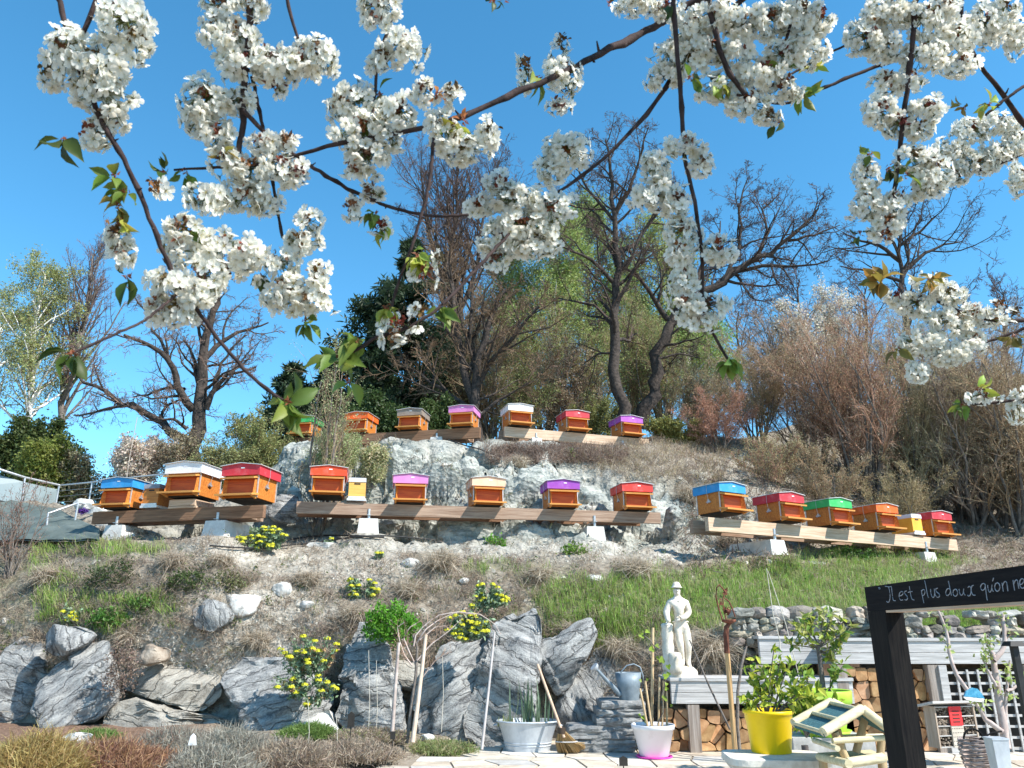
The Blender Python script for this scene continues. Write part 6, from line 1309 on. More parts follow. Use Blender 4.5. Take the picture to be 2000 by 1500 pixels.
# green pot with standard citrus tree
b = MB(); bp_ = at(1612, 1436, 7.9); b.box((0, 0, bp_.z / 2), (.75, .5, bp_.z)); o = b.build('stone_plinth', mat('plinth_stone', (.3, .29, .27), (.5, .48, .45), 8, .9, .004), loc=(bp_.x, bp_.y + .05, 0)); tag(o, 'grey stone plinth under the lime green pot', 'plinth')
t = empty('plant_pot', bp_, 0, 'lime green pot with a standard citrus tree behind the bird table', 'potted plant'); s = bp_.y * 1.0 / FPX; R1 = 53 * s; Hp = at(1612, 1347, bp_.y).z - bp_.z
m = MB(); m.lathe([(R1 * .66, .03), (R1 * .88, Hp * .70), (R1 * .98, Hp * .72), (R1, Hp * .99), (R1 * .98, Hp), (R1 * .93, Hp * .98), (R1 * .9, Hp * .85)], 44, cap=(True, False)); m.build('pot_body', M['lime_plastic'], t)
m = MB(); m.lathe([(0, .0), (R1 * .72, 0), (R1 * .86, .05), (R1 * .83, .05), (R1 * .7, .02), (0, .02)], 36); m.build('saucer', M['lime_plastic'], t)
m = MB(); m.lathe([(R1 * .9, Hp * .86), (0, Hp * .9)], 30); m.build('soil', M['soil'], t)
m = MB(); m.tube([at(1608, 1350, bp_.y) - bp_, at(1604, 1310, bp_.y) - bp_, at(1598, 1262, bp_.y) - bp_], [.026, .022, .02], 10); m.build('trunk', M['bark_grey'], t)
citrus(t, bp_, [[(1598, 1265), (1575, 1250), (1548, 1225)], [(1598, 1262), (1590, 1235), (1582, 1205)], [(1600, 1262), (1612, 1230), (1618, 1200)], [(1600, 1265), (1630, 1245), (1650, 1225)], [(1598, 1266), (1570, 1262), (1545, 1258)], [(1600, 1268), (1625, 1265), (1648, 1250)], [(1598, 1262), (1600, 1230), (1600, 1195)],
               [(1600, 1268), (1622, 1282), (1640, 1262)], [(1598, 1262), (1570, 1235), (1560, 1210)], [(1600, 1262), (1640, 1235), (1640, 1210)], [(1600, 1260), (1580, 1225), (1600, 1215)], [(1600, 1262), (1615, 1250), (1635, 1235)], [(1602, 1272), (1616, 1280), (1622, 1292)]], YG[:1] + DG + [(.46, .46, .14), (.5, .48, .2)], .075, 6)
t2 = empty('citrus_shoots', bp_ + Vector((0, 0, Hp * .9)), 0, 'dark green leafy shoots at the rim of the lime green pot', 'plant'); citrus(t2, t2.location.copy(), [[(1618, 1350), (1630, 1320), (1640, 1300)], [(1585, 1350), (1572, 1320), (1560, 1305)], [(1622, 1350), (1618, 1325), (1622, 1310)], [(1578, 1350), (1560, 1330), (1545, 1318)]], DG, .085, 5)
bz = at(1570, 1440, 7.0); t = empty('citrus_bush', (bz.x, bz.y, .3), 0, 'yellow green bush between the yellow pot and the bird table', 'bush'); citrus(t, t.location.copy(), [[(1575, 1440), (1570, 1400), (1555, 1350)], [(1575, 1440), (1590, 1395), (1600, 1350)], [(1575, 1440), (1575, 1390), (1578, 1360)], [(1575, 1440), (1600, 1400), (1625, 1370)], [(1575, 1440), (1560, 1400), (1555, 1380)], [(1575, 1440), (1585, 1420), (1590, 1385)], [(1575, 1440), (1565, 1410), (1566, 1395)], [(1575, 1440), (1605, 1400), (1612, 1385)]], YG, .095, 7)
b = MB(); b.box((0, 0, .15), (.2, .2, .3)); b.tube([(0, 0, .3), (0, 0, .42)], .03, 8); o = b.build('pedestal_urn', mat('urn_dark', (.06, .05, .05), (.12, .1, .09), 8, .7), loc=(bz.x, bz.y, 0)); tag(o, 'small dark plinth under the yellow green bush', 'plinth')
# bird table like a little picnic shelter
def bird_table():
    Y = 5.6; c = at(1660, 1500, Y); t = empty('bird_table', (c.x, c.y, 0), 0, 'wooden bird table of round poles with a blue green gravel roof', 'bird table'); o0 = t.location.copy()
    wd = woodmat('pale_pole', (.50, .42, .24), (.70, .62, .42), 0, .7); wd2 = woodmat('dark_pole', (.34, .24, .13), (.5, .38, .22), 2, .7)
    def P(x, y, Yy=Y): return at(x, y, Yy) - o0
    ridF, ridB = P(1684, 1388, 5.35), P(1624, 1374, 6.0); eavF, eavB = P(1608, 1434, 5.2), P(1550, 1416, 5.85); rF = P(1742, 1432, 5.3); rB = P(1700, 1412, 6.0)
    def slab(a, b, c_, d, th, mt, nm):
        n = (b - a).cross(d - a).normalized() * th
        if n.z > 0: n = -n
        m = MB(); V = [a, b, c_, d] + [v + n for v in (a, b, c_, d)]; m.faces(V, [(0, 1, 2, 3), (7, 6, 5, 4), (0, 4, 5, 1), (1, 5, 6, 2), (2, 6, 7, 3), (3, 7, 4, 0)]); return m.build(nm, mt, t)
    grit = mat('blue_green_grit', (.015, .07, .085), (.10, .24, .26), 90, .95, .01, 120)
    slab(ridB, ridF, eavF, eavB, .02, grit, 'roof_panel'); slab(ridF, ridB, rB, rF, .02, grit, 'roof_panel')
    up_ = Vector((0, 0, .012))
    for a, b in ((ridF, eavF), (ridB, eavB), (ridF, rF), (ridB, rB)): m = MB(); m.tube([a + up_, b + up_], .03, 10); m.build('roof_pole', wd, t)
    for f in (.02, .5): m = MB(); m.tube([ridF.lerp(eavF, f + .02) + up_, ridB.lerp(eavB, f + .02) + up_], .014, 6); m.build('roof_batten', wd, t)
    m = MB(); m.tube([eavF + up_, eavB + up_], .012, 6); m.build('roof_batten', wd, t)
    for a, b in ((P(1630, 1430, 5.35), P(1652, 1482, 5.35)), (P(1690, 1400, 5.45), P(1672, 1470, 5.45)), (P(1722, 1440, 5.5), P(1718, 1490, 5.5)), (P(1636, 1425, 5.9), P(1650, 1480, 5.9))):
        m = MB(); m.tube([a, b], .026, 8); m.build('strut', wd2, t)
    for a, b, r_ in ((P(1626, 1447, 5.3), P(1730, 1441, 5.35), .018), (P(1590, 1446, 5.6), P(1636, 1462, 5.2), .018), (P(1656, 1490, 5.2), P(1725, 1480, 5.25), .03), (P(1600, 1478, 5.7), P(1658, 1492, 5.15), .026), (P(1640, 1440, 5.9), P(1725, 1438, 5.9), .018)):
        m = MB(); m.tube([a, b], r_, 8); m.build('rail', wd, t)
    m = MB(); a, b, d = P(1600, 1470, 5.8), P(1660, 1484, 5.25), P(1735, 1478, 5.3); slab(a, b, d, P(1700, 1464, 5.9), .02, wd, 'floor_board')
    for a, b in ((P(1655, 1488, 5.25), P(1655, 1488, 5.25)), (P(1722, 1482, 5.3), P(1722, 1482, 5.3)), (P(1606, 1476, 5.75), P(1606, 1476, 5.75))):
        m = MB(); g_ = Vector((a.x, a.y, 0)); m.tube([a, g_], .03, 8); m.build('leg', wd2, t)
bird_table()
# ------------------------------------------------------------------ black frame with chalk writing
def frame():
    Pw = at(1688, 1147, 4.3); Q = at_z(2000, 1104, Pw.z); d = (Q - Pw); d.z = 0; d.normalize(); n = Vector((d.y, -d.x, 0))
    if n.dot(-Pw) < 0: n = -n                                 # towards the viewer
    t = empty('black_frame', (Pw.x, Pw.y, 0), math.atan2(d.y, d.x), 'tall black wooden frame with French handwriting in chalk on its top bar', 'frame')
    # bar height from the pixel of its lower edge, post width and thickness solved from the photograph
    zb = at(1735, 1193, (Pw + d * .12).y).z
    wp = min(np.linspace(.02, .5, 200), key=lambda u: abs(proj(Vector((Pw.x, Pw.y, zb)) + d * u)[0] - 1728)); th = min(np.linspace(.02, .5, 200), key=lambda u: abs(proj(Vector((Pw.x, Pw.y, zb)) + d * wp - n * u)[0] - 1764))
    bk = mat('black_wood', (.006, .006, .008), (.018, .016, .016), 6, .8, .001, 20, stretch=(.7, 12, 12), spec=.12); bk2 = mat('black_wood_upright', (.006, .006, .007), (.022, .019, .017), 6, .8, .001, 20, stretch=(12, 12, .7), spec=.12)
    sg = -1 if Matrix.Rotation(math.atan2(d.y, d.x), 3, 'Z') @ Vector((0, 1, 0)) @ n > 0 else 1
    L = 2.9; y0 = sg * th / 2; m = MB(); m.box((L / 2, y0, (Pw.z + zb) / 2), (L, th, Pw.z - zb)); bar = m.build('top_bar', bk, t)
    m = MB(); m.box((wp + .002 + (L - 2 * wp) / 2, y0, zb - .006), (L - 2 * wp - .01, th - .004, .011)); m.build('underside_strip', M['beam_new'], t)
    for x in (wp / 2, L - wp / 2): m = MB(); m.box((x, y0, zb / 2 - .0005), (wp, th, zb - .001)); m.build('post', bk2, t)
    ck = mat('chalk', (.30, .31, .34), (.45, .46, .5), 40, .95)
    Z = [[(225, 420), (237, 445)], [(240, 418), (248, 440)], [(308, 405), (330, 410), (362, 415), (380, 408)], [(345, 410), (358, 440), (368, 500), (368, 560), (356, 596), (340, 604), (326, 590)], [(385, 408), (392, 470), (400, 540), (408, 580), (435, 583)],
         [(478, 525), (505, 520), (527, 500), (528, 478), (510, 468), (488, 482), (478, 520), (482, 555), (500, 578), (525, 572)], [(572, 462), (550, 468), (543, 490), (562, 512), (580, 532), (582, 560), (565, 576), (548, 570)], [(604, 405), (612, 460), (622, 520), (636, 566), (662, 574)], [(588, 482), (612, 474), (640, 470)],
         [(750, 452), (760, 510), (770, 560), (782, 612)], [(752, 470), (770, 446), (790, 450), (796, 478), (786, 510), (766, 522)], [(790, 335), (805, 400), (818, 470), (828, 520), (838, 545)], [(862, 440), (866, 490), (878, 530), (895, 546), (908, 530), (914, 490), (908, 435)], [(914, 480), (920, 515), (932, 530)], [(950, 428), (930, 434), (924, 456), (940, 478), (965, 495), (976, 520), (962, 542), (940, 540)],
         [(1105, 446), (1085, 432), (1062, 442), (1048, 478), (1052, 512), (1072, 522), (1096, 500), (1108, 462)], [(1080, 340), (1094, 400), (1106, 460), (1118, 520)], [(1165, 440), (1143, 455), (1136, 490), (1148, 522), (1170, 530), (1190, 510), (1194, 475), (1182, 447), (1165, 440)], [(1212, 440), (1216, 480), (1228, 512), (1246, 516), (1262, 492), (1268, 436)], [(1266, 470), (1272, 500), (1286, 515)],
         [(1318, 424), (1332, 406), (1350, 414), (1358, 445), (1358, 480), (1348, 515), (1328, 528), (1316, 516)], [(1386, 394), (1368, 402), (1358, 440), (1364, 480), (1378, 512), (1410, 516)], [(1532, 385), (1510, 370), (1488, 380), (1474, 412), (1480, 446), (1500, 458), (1524, 440), (1534, 400)], [(1530, 382), (1538, 450), (1546, 520), (1556, 578)],
         [(1560, 392), (1566, 440), (1578, 476), (1594, 478), (1608, 446), (1614, 388)], [(1612, 430), (1620, 460), (1632, 468)], [(1633, 305), (1628, 322), (1620, 345)], [(1680, 362), (1656, 375), (1646, 412), (1654, 450), (1676, 470), (1700, 456), (1712, 418), (1704, 380), (1680, 362)], [(1736, 365), (1744, 420), (1752, 472)], [(1742, 405), (1758, 360), (1776, 345), (1792, 358), (1800, 400), (1808, 466)],
         [(1870, 330), (1880, 395), (1890, 458)], [(1878, 385), (1894, 340), (1914, 325), (1928, 345), (1936, 390), (1942, 436)], [(1952, 388), (1980, 380), (2002, 350), (1996, 318), (1974, 312), (1954, 340), (1952, 390), (1968, 425), (1996, 430), (2015, 412)]]
    iv = Matrix.Rotation(-math.atan2(d.y, d.x), 3, 'Z')
    for st in Z:
        W_ = []
        for zx, zy in st:
            px, py = 1680 + zx / 6.25, 1080 + zy / 6.25; r_ = ray(px, py); tt = (Pw - Vector((0, 0, CAMH))).dot(n) / r_.dot(n); w_ = Vector((0, 0, CAMH)) + r_ * tt + n * .001; W_.append(iv @ (w_ - Vector((Pw.x, Pw.y, 0))))
        m = MB(); m.tube(resample(W_, max(4, 3 * len(W_))), .0019, 5); m.build('chalk_stroke', ck, bar)
frame()
# insect hotel
def insect_hotel():
    A, B = at(1838, 1462, 8.6), at(1916, 1380, 8.6); W, H = (B.x - A.x), B.z - A.z; z0 = max(A.z, .0); t = empty('insect_hotel', (A.x, 8.6, z0), R(14), 'wooden insect hotel with a red slotted panel leaning at the lattice', 'insect hotel')
    wd = woodmat('hotel_wood', (.32, .24, .18), (.48, .39, .31), 2, .8); D = .16
    for x, nm in ((0, 'side_wall'), (W, 'side_wall')): m = MB(); m.box((x, D / 2, H / 2), (.016, D, H)); m.build(nm, wd, t)
    m = MB(); m.box((W / 2, D - .01, H / 2), (W - .018, .012, H)); m.build('back_wall', wd, t)
    m = MB(); m.box((W / 2 - .02, D / 2 - .02, H + .02), (W + .10, D + .10, .022), M=Matrix.Rotation(R(-12), 4, 'X')); m.build('roof', M['grey_timber'], t)
    cw = (W - .016) / 3
    for k in (0, .28, .52, .76, 1.0): m = MB(); m.box((W / 2, D / 2 - .004, .008 + (H - .016) * k), (W - .018, D - .02, .010)); m.build('shelf', M['grey_timber'], t)
    m = MB(); m.box((W / 2, .002, H * .76), (cw * .96, .012, H * .46)); rp = m.build('red_panel', mat('red_panel', (.68, .03, .035), (.75, .05, .05), 4, .5), t)
    for k in range(4): m = MB(); m.box((W / 2, -.005, H * (.62 + .085 * k)), (cw * .55, .004, .010)); m.build('slot', M['dark'], rp)
    m = MB(); m.box((W / 2, .008, H * .26), (cw * .96, .02, H * .50)); dl = m.build('drilled_block', mat('drilled_wood', (.44, .38, .31), (.58, .52, .44), 6, .8), t)
    m = MB()
    for r_ in range(5):
        for c_ in range(7): m.lathe([(0, 0), (.004, 0)], 6, (0, 0, 0)); V = m.V.pop(); m.C.pop(); F_ = m.F[4].pop(); m.n -= len(V); m.box((W / 2 - cw * .4 + cw * .8 * c_ / 6, -.0035, H * (.06 + .1 * r_)), (.006, .003, .006))
    m.build('drill_holes', M['dark'], dl)
    rnd = random.Random(3)
    for (cx, k0, k1, kind) in ((0, .76, 1, 0), (0, .52, .76, 1), (0, .28, .52, 2), (0, 0, .28, 0), (2, .76, 1, 1), (2, .52, .76, 0), (2, .28, .52, 0), (2, 0, .28, 2)):
        m = MB(); x0 = .01 + cw * cx
        for q in range(26):
            x, z = x0 + rnd.uniform(.012, cw - .012), H * rnd.uniform(k0 + .03, k1 - .03)
            if kind == 0: m.tube([(x, .01, z), (x, D - .03, z)], rnd.uniform(.004, .010), 6)
            elif kind == 1: m.tube([(x - .02, .02, z), (x + .02, .03, z + rnd.uniform(-.02, .02))], .006, 5)
            else: m.box((x, .03, H * (k0 + k1) / 2), (.012, .02, H * (k1 - k0) * .8))
        m.build('nest_filling', mat('filling', (.12, .09, .07), (.34, .28, .22), 30, .9) if 'filling' not in bpy.data.materials else bpy.data.materials['filling'], t)
insect_hotel()
# blue glass ornament hanging in the espalier tree
def fruit_tree(label, limbs, Y, seed, tw=1.0):
    t = empty('fruit_tree', at(limbs[0][0][0][0], limbs[0][0][0][1], Y), 0, label, 'tree'); o0 = t.location.copy(); rnd = random.Random(seed); W = Wood(); lf = MB(); E = []
    for pts, r0, r1 in limbs:
        Q = [Vector(q) for q in resample([at(x, y, Y + .03 * i) - o0 for i, (x, y) in enumerate(pts)], 9)]
        for i in range(1, 9): Q[i] += nrand(rnd) * .004
        rad = list(np.linspace(r0, r1, 9) * Y / FPX); W.add(0, Q, rad); sprout(W, rnd, Q, rad, .22, 0, V_(SHR, levels=2, n=[4, 2], rmin=.003, ratio=.6), n=5, start=.3)
        E += [q for q in Q[3:]]
    m = MB(); W.emit(m, [0], 8); m.build('trunk', mat('young_bark', (.34, .26, .23), (.52, .43, .39), 9, .8) if 'young_bark' not in bpy.data.materials else bpy.data.materials['young_bark'], t)
    c = MB(); W.emit(c, [1, 2], 4, 0, (1.7, 1.35, 1.2)); ee = [e for i, e in enumerate(ends_of(W, [1, 2])) if rnd.random() < .35]; leaves(c, ee, 4, .03, .025, (.40, .48, .16), mi=1); c.build('crown', [M['twig'], M['leaf']], t)
fruit_tree('small espaliered fruit tree with pale bark growing before the lattice', [([(1966, 1462), (1960, 1420), (1950, 1370), (1944, 1310), (1941, 1285)], 8, 5), ([(1941, 1290), (1960, 1265), (1962, 1230), (1958, 1200)], 5, 3), ([(1941, 1285), (1932, 1262)], 4, 3), ([(1958, 1430), (1925, 1405), (1905, 1372)], 5, 3), ([(1964, 1440), (1964, 1390), (1968, 1320), (1972, 1290)], 4, 2), ([(1966, 1350), (1985, 1340), (2004, 1326)], 3, 1.5), ([(1945, 1340), (1925, 1300), (1918, 1284)], 3, 1.5)], 8.0, 3)
fruit_tree('thin bent young fruit tree crossing the timber box', [([(1900, 1362), (1880, 1335), (1862, 1310), (1855, 1285), (1852, 1250), (1842, 1215), (1828, 1185)], 4, 2.4)], 8.0, 4)
t = empty('glass_ornament', at(1905, 1352, 7.8), 0, 'blue and white glass fan shaped ornament hanging before the lattice', 'ornament')
def gp(x, y): v_ = at(x, y, 7.8) - t.location; return (v_.x, v_.z)
m = MB(); m.prism([gp(1882, 1360), gp(1886, 1350), gp(1898, 1343), gp(1908, 1345), gp(1917, 1355), gp(1922, 1364)][::-1], -.01, .01); m.build('blue_glass', mat('blue_glass', (.03, .22, .38), (.14, .42, .58), 30, .15), t)
m = MB(); m.prism([gp(1881, 1360.5), gp(1922, 1365), gp(1916, 1371), gp(1898, 1369), gp(1886, 1366)], -.012, .012); m.build('white_band', M['tag_white'], t)
# basket and small zinc pot
t, p, s = place('wicker_basket', 1922, 1505, 6.6, 'woven willow basket at the bottom right, beside the small grey pot', 'basket')
m = MB(); rb = 34 * s
for k in range(21):
    z = .010 + k * .0105; r_ = rb * (.8 + .2 * math.sin(k / 20 * 2.2)); P = [(r_ * math.cos(a) * (1 + .025 * math.sin(a * 12 + k * 3.14)), r_ * .8 * math.sin(a), z + .008 * math.sin(a * 3 + k * 2)) for a in np.linspace(0, 6.283, 50)]; m.tube(P, .0075, 5, 0, (RNG.uniform(.7, 1.3),) * 3, cap=False)
m.build('weave', mat('willow', (.20, .15, .13), (.40, .33, .30), 20, .8, attr=True), t)
m = MB(); m.tube([(rb * .5 * math.cos(a) - .05, -.02, .22 + .08 * math.sin(a)) for a in np.linspace(0, 3.14, 14)], .008, 5); m.tube([(0, 0, .22), (.1, -.02, .27), (.19, 0, .28)], .007, 5); m.build('handle', bpy.data.materials['willow'], t)
t, p, s = place('zinc_pot', 1956, 1506, 6.3, 'small grey square zinc pot beside the basket', 'pot'); m = MB(); m.box((0, 0, .11), (.10, .10, .22), taper=1.2); m.build('pot_body', M['zinc'], t); m = MB(); m.box((0, 0, .222), (.128, .128, .012)); m.build('pot_rim', M['zinc'], t)
t, p, s = place('garden_table', 1985, 1494, 4.2, 'brown wooden table corner cutting in at the bottom right', 'table'); m = MB(); a = at(1938, 1502, 4.6) - p; b_ = at(2010, 1474, 4.6) - p; zt = b_.z - .02
m.box((.42, -.25, zt), (1.0, .5, .03), rz=R(14)); m.build('table_top', woodmat('table_wood', (.22, .09, .05), (.34, .16, .09), 0, .5), t)
for x, y in ((.05, -.3), (.85, -.25)): m = MB(); m.tube([(x, y, zt), (x, y, -p.z)], .02, 8); m.build('leg', bpy.data.materials['table_wood'], t)
t, p, s = place('parasol_pole', 1993, 1330, 7.0, 'dark square pole with a cap at the right border', 'pole'); m = MB(); m.box((0, 0, (at(1993, 1262, 7.0).z - p.z) / 2 - p.z / 2), (.05, .05, at(1993, 1262, 7.0).z)); m.build('pole', M['rubber'], t); m = MB(); m.box((0, 0, at(1993, 1262, 7.0).z - p.z + .02), (.14, .14, .04), taper=.7); m.build('cap', M['rubber'], t)
# stone steps left of the white pot
def steps():
    t = empty('stone_steps', at(1180, 1472, 9.6), 0, 'rough dark stone steps behind the broom and white pot', 'steps'); o0 = t.location.copy(); o0.z = 0; t.location.z = 0
    M['step_stone'] = mat('step_stone', (.13, .13, .13), (.30, .30, .29), 8, .9, .02, 14, detail=10, stretch=(1, 1, 2.5), c3=(.46, .45, .42))
    for k, (x0, x1, y0, y1, Y, D) in enumerate(((1112, 1250, 1448, 1478, 9.35, .5), (1110, 1252, 1421, 1450, 9.5, .6), (1164, 1256, 1400, 1423, 9.6, .6), (1166, 1262, 1384, 1402, 9.63, .6), (1172, 1262, 1368, 1386, 9.66, .6))):
        A, B = at(x0, y1, Y) - o0, at(x1, y0, Y) - o0; A.z = max(A.z, 0); nx, nz, ny = 22, 6, 10; m = MB()
        c = (A + B) / 2; hx, hz_ = (B.x - A.x) / 2, (B.z - A.z) / 2 + .004; V = []; S_ = 40; K = 12
        for i in range(K + 1):
            ph = -math.pi / 2 + math.pi * i / K
            for j in range(S_):
                a = 2 * math.pi * j / S_; sx, sy, sz = math.cos(a) * math.cos(ph), math.sin(a) * math.cos(ph), math.sin(ph); mm = max(abs(sx), abs(sy), abs(sz)) ** .88
                q = Vector((sx / mm * hx, sy / mm * D / 2, sz / mm * hz_)); w_ = q + c + Vector((k * 5, 0, 0)); q.y += .035 * noise.fractal(Vector((w_.x * 5, 0, w_.z * 16)), .8, 2, 4); q.x += .02 * noise.noise(w_ * 7); q.z += .008 * noise.noise(w_ * 6); V.append((q.x + c.x, q.y + D / 2, q.z + c.z))
        m.arr(V, [(i * S_ + j, i * S_ + (j + 1) % S_, (i + 1) * S_ + (j + 1) % S_, (i + 1) * S_ + j) for i in range(K) for j in range(S_)]); m.build('step_slab', M['step_stone'], t)
steps()
# little plant labels
def plant_label(x, y, w_, h_, Y, label, stem, slate=True, cat='plant label', house=True):
    b = at(x, y, Y); t = empty('plant_label', (b.x, b.y, 0 if x > 560 else bedz(b.x, b.y)), 0, label, cat); s = Y / FPX; z = b.z - t.location.z
    W_, H_ = w_ * s, h_ * s; m = MB(); m.prism([(-W_ / 2, z), (W_ / 2, z), (W_ / 2, z + H_ * .8), (0, z + H_), (-W_ / 2, z + H_ * .8)] if house else [(-W_ / 2, z), (W_ / 2, z), (W_ / 2, z + H_), (-W_ / 2, z + H_)], -.004, .004)
    pl = m.build('plate', M['dark'] if slate else M['tag_white'], t)
    m = MB(); m.tube([(0, .008, -.05), (0, .008, z + H_ * .5)], .005, 6); m.build('stem', M['rubber'], t)
    return t, pl, z, W_, H_
t, pl, z, W_, H_ = plant_label(371, 1492, 15, 30, 8.0, 'slate plant label with a white peaked top among the grey lavender', True)
m = MB(); m.prism([(-W_ / 2, z + H_ * 1.0), (W_ / 2, z + H_ * 1.0), (W_ * .3, z + H_ * 1.5), (0, z + H_ * 1.65), (-W_ * .3, z + H_ * 1.5)], -.005, .005); m.build('white_top', M['tag_white'], t)
m = MB()
for k in range(4): 
    for q in range(3): m.box((-.022 + .022 * q, -.0055, z + H_ * (.16 + .17 * k)), (.014, .002, .005))
m.build('written_lines', M['tag_white'], pl)
plant_label(767, 1444, 9, 13, 8.9, 'small black plant label on a thin stem before the grey stake', True, house=False)
plant_label(685, 1420, 12, 26, 9.0, 'grey plant label with a white top at the tall slate boulder', True)
plant_label(1218, 1496, 15, 16, 7.2, 'black house shaped tag at the bottom edge before the white pot', True)
# ------------------------------------------------------------------ the flowering cherry overhead
M['petal'] = leafmat('petal', (.86, .84, .79), (.91, .895, .86), .5, 30, .55)
M['cherry_bark'] = mat('cherry_bark', (.022, .014, .013), (.07, .046, .042), 30, .85, .002, 90, c3=(.13, .10, .09), spec=.2)
M['bud_scale'] = mat('bud_scale', (.07, .03, .015), (.20, .09, .04), 60, .8, attr=True)
def flower_template():
    V = []; F = []; 
    for k in range(5):
        a = k * 2 * math.pi / 5; ca, sa = math.cos(a), math.sin(a); b = len(V)
        for x, y, z in ((0, .10, .0), (.33, .45, .10), (.37, .80, .20), (.10, .98, .20), (0, .90, .17), (-.10, .98, .22), (-.37, .80, .24), (-.33, .45, .12), (0, .52, .02)):
            V.append((x * ca - y * sa, x * sa + y * ca, z + .03 * (k % 2)))
        F += [(b + i, b + (i + 1) % 8, b + 8) for i in range(8)]
    return np.array(V), np.array(F)
FT, FF = flower_template()
st = []; sf = []
for k in range(11):
    a = k * .571 * 2 + .3; r1 = .20 + .12 * (k % 3); b = len(st); ca, sa = math.cos(a), math.sin(a)
    st += [(.02 * -sa, .02 * ca, .02), (-.02 * -sa, -.02 * ca, .02), (r1 * ca, r1 * sa, .34), (r1 * ca - .035 * sa, r1 * sa + .035 * ca, .36), (r1 * ca + .035 * sa, r1 * sa - .035 * ca, .38), (r1 * 1.08 * ca, r1 * 1.08 * sa, .42)]
    sf += [(b, b + 1, b + 2), (b + 2, b + 3, b + 5), (b + 2, b + 5, b + 4)]
ST, SF = np.array(st), np.array(sf)
SP = []; SPF = []
for k in range(5):
    a = (k + .5) * 2 * math.pi / 5; b = len(SP); SP += [(.10 * math.cos(a + .6), .10 * math.sin(a + .6), -.04), (.10 * math.cos(a - .6), .10 * math.sin(a - .6), -.04), (.40 * math.cos(a), .40 * math.sin(a), -.02), (0, 0, -.26)]; SPF += [(b, b + 2, b + 1), (b, b + 1, b + 3), (b, b + 3, b + 2)]
SP, SPF = np.array(SP), np.array(SPF)
FR = .0142
def blossoms(ells, D, parent, cov=4.8, fr=FR, name='blossom_cluster', bud=.02, sparse=False, spur=True):
    pm = MB(); P = []; Nn = []; S = []
    for e in ells:
        cx, cy, rx, ry = e[0], e[1], e[2] * 1.05 + 1, e[3] * 1.05 + 1; dd = D + (e[4] if len(e) > 4 else 0); c = np.array(tuple(at_d(cx, cy, dd))); m = dd / FPX; a = rx * m * .98; b = ry * m * .98; dz = min(a, b) * .85
        n = max(3, int(cov * (rx * ry) / ((fr / m) ** 2) * (.28 if sparse else 1)))
        d = RNG.normal(size=(n, 3)); d /= np.linalg.norm(d, axis=1, keepdims=True); r = RNG.uniform(.55, 1.0, (n, 1)); r[RNG.random(n) < .10] *= 1.22
        R_ = np.array([[1, 0, 0], [0, cp, -sp], [0, sp, cp]]); off = d * r * [a, dz, b]; P.append(c + off @ R_.T); nn = (d / [a, dz, b]); nn /= np.linalg.norm(nn, axis=1, keepdims=True)
        nn = nn @ R_.T + RNG.normal(0, .38, (n, 3)) + np.array([0, 0, -.12]); Nn.append(nn); S.append(np.tile(c, (n, 1)) + RNG.normal(0, .1, (n, 3)) * min(a, b) + np.array([0, 0, b * .25]))
    P, Nn, S = map(np.concatenate, (P, Nn, S)); n = len(P); Rm = rotmats(Nn); sc = fr * RNG.uniform(.82, 1.15, n)
    # some flowers are less open: petals drawn up around the stamens
    op = np.where(RNG.random(n) < .25, RNG.uniform(.7, .85, n), RNG.uniform(.9, 1.06, n)); scx = np.stack([sc * op, sc * op, sc * (1 + 1.6 * (1 - op))], 1)
    isb = RNG.random(n) < bud; scx[isb] = (sc[isb] * 1)[:, None] * [.34, .34, .9]
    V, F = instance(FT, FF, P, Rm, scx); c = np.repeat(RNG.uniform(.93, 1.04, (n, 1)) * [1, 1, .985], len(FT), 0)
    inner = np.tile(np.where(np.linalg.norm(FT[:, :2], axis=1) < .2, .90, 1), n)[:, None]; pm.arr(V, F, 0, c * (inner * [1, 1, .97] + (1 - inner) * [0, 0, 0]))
    V, F = instance(ST, SF, P, Rm, scx); cs = np.tile(np.array([(.80, .72, .38)]), (len(V), 1)); pm.arr(V, F, 0, cs * .9)
    V, F = instance(SP, SPF, P, Rm, np.stack([sc, sc, sc], 1)); pm.arr(V, F, 0, np.tile(np.array([(.22, .20, .09)]), (len(V), 1)))
    Z = Rm[:, :, 2]; e = P - Z * (sc * .25)[:, None]; mid = (e * .55 + S * .45) - Z * .006
    V, F = tubes(np.stack([S, mid, e], 1), np.full((n, 3), .0007), 3); pm.arr(V, F, 0, np.tile(np.array([(.24, .28, .07)]), (len(V), 1)))
    if spur:
        for e in ells:
            dd = D + (e[4] if len(e) > 4 else 0); c = np.array(tuple(at_d(e[0], e[1] - e[3] * .2, dd))); k = 22; Pp = c + np.array([0, -.012, 0]) + RNG.normal(0, .0058, (k, 3)); tv = np.array([(-.3, 0, 0), (.3, 0, 0), (.35, .6, .15), (0, 1.1, 0), (-.35, .6, .15)])
            V, F = instance(tv, [(0, 1, 2), (0, 2, 3), (0, 3, 4)], Pp, rotmats(RNG.normal(size=(k, 3))), RNG.uniform(.006, .011, k)); pm.arr(V, F, 1, np.tile(RNG.uniform(.6, 1.5, (1, 3)) * [1, .9, .8], (len(V), 1)))
    pm.build(name, [M['petal'], M['bud_scale']], parent)
LT = []; LF = []
for i, (w_, y, z) in enumerate(((.03, 0, 0), (.20, .22, .03), (.28, .48, .02), (.22, .75, -.05), (.08, .98, -.16), (0, 1.16, -.24))):
    LT += [(-w_, y, z + w_ * .55), (0, y, z), (w_, y, z + w_ * .55)]
    if i: b = 3 * (i - 1); LF += [(b, b + 1, b + 4, b + 3), (b + 1, b + 2, b + 5, b + 4)]
LT = np.array(LT)
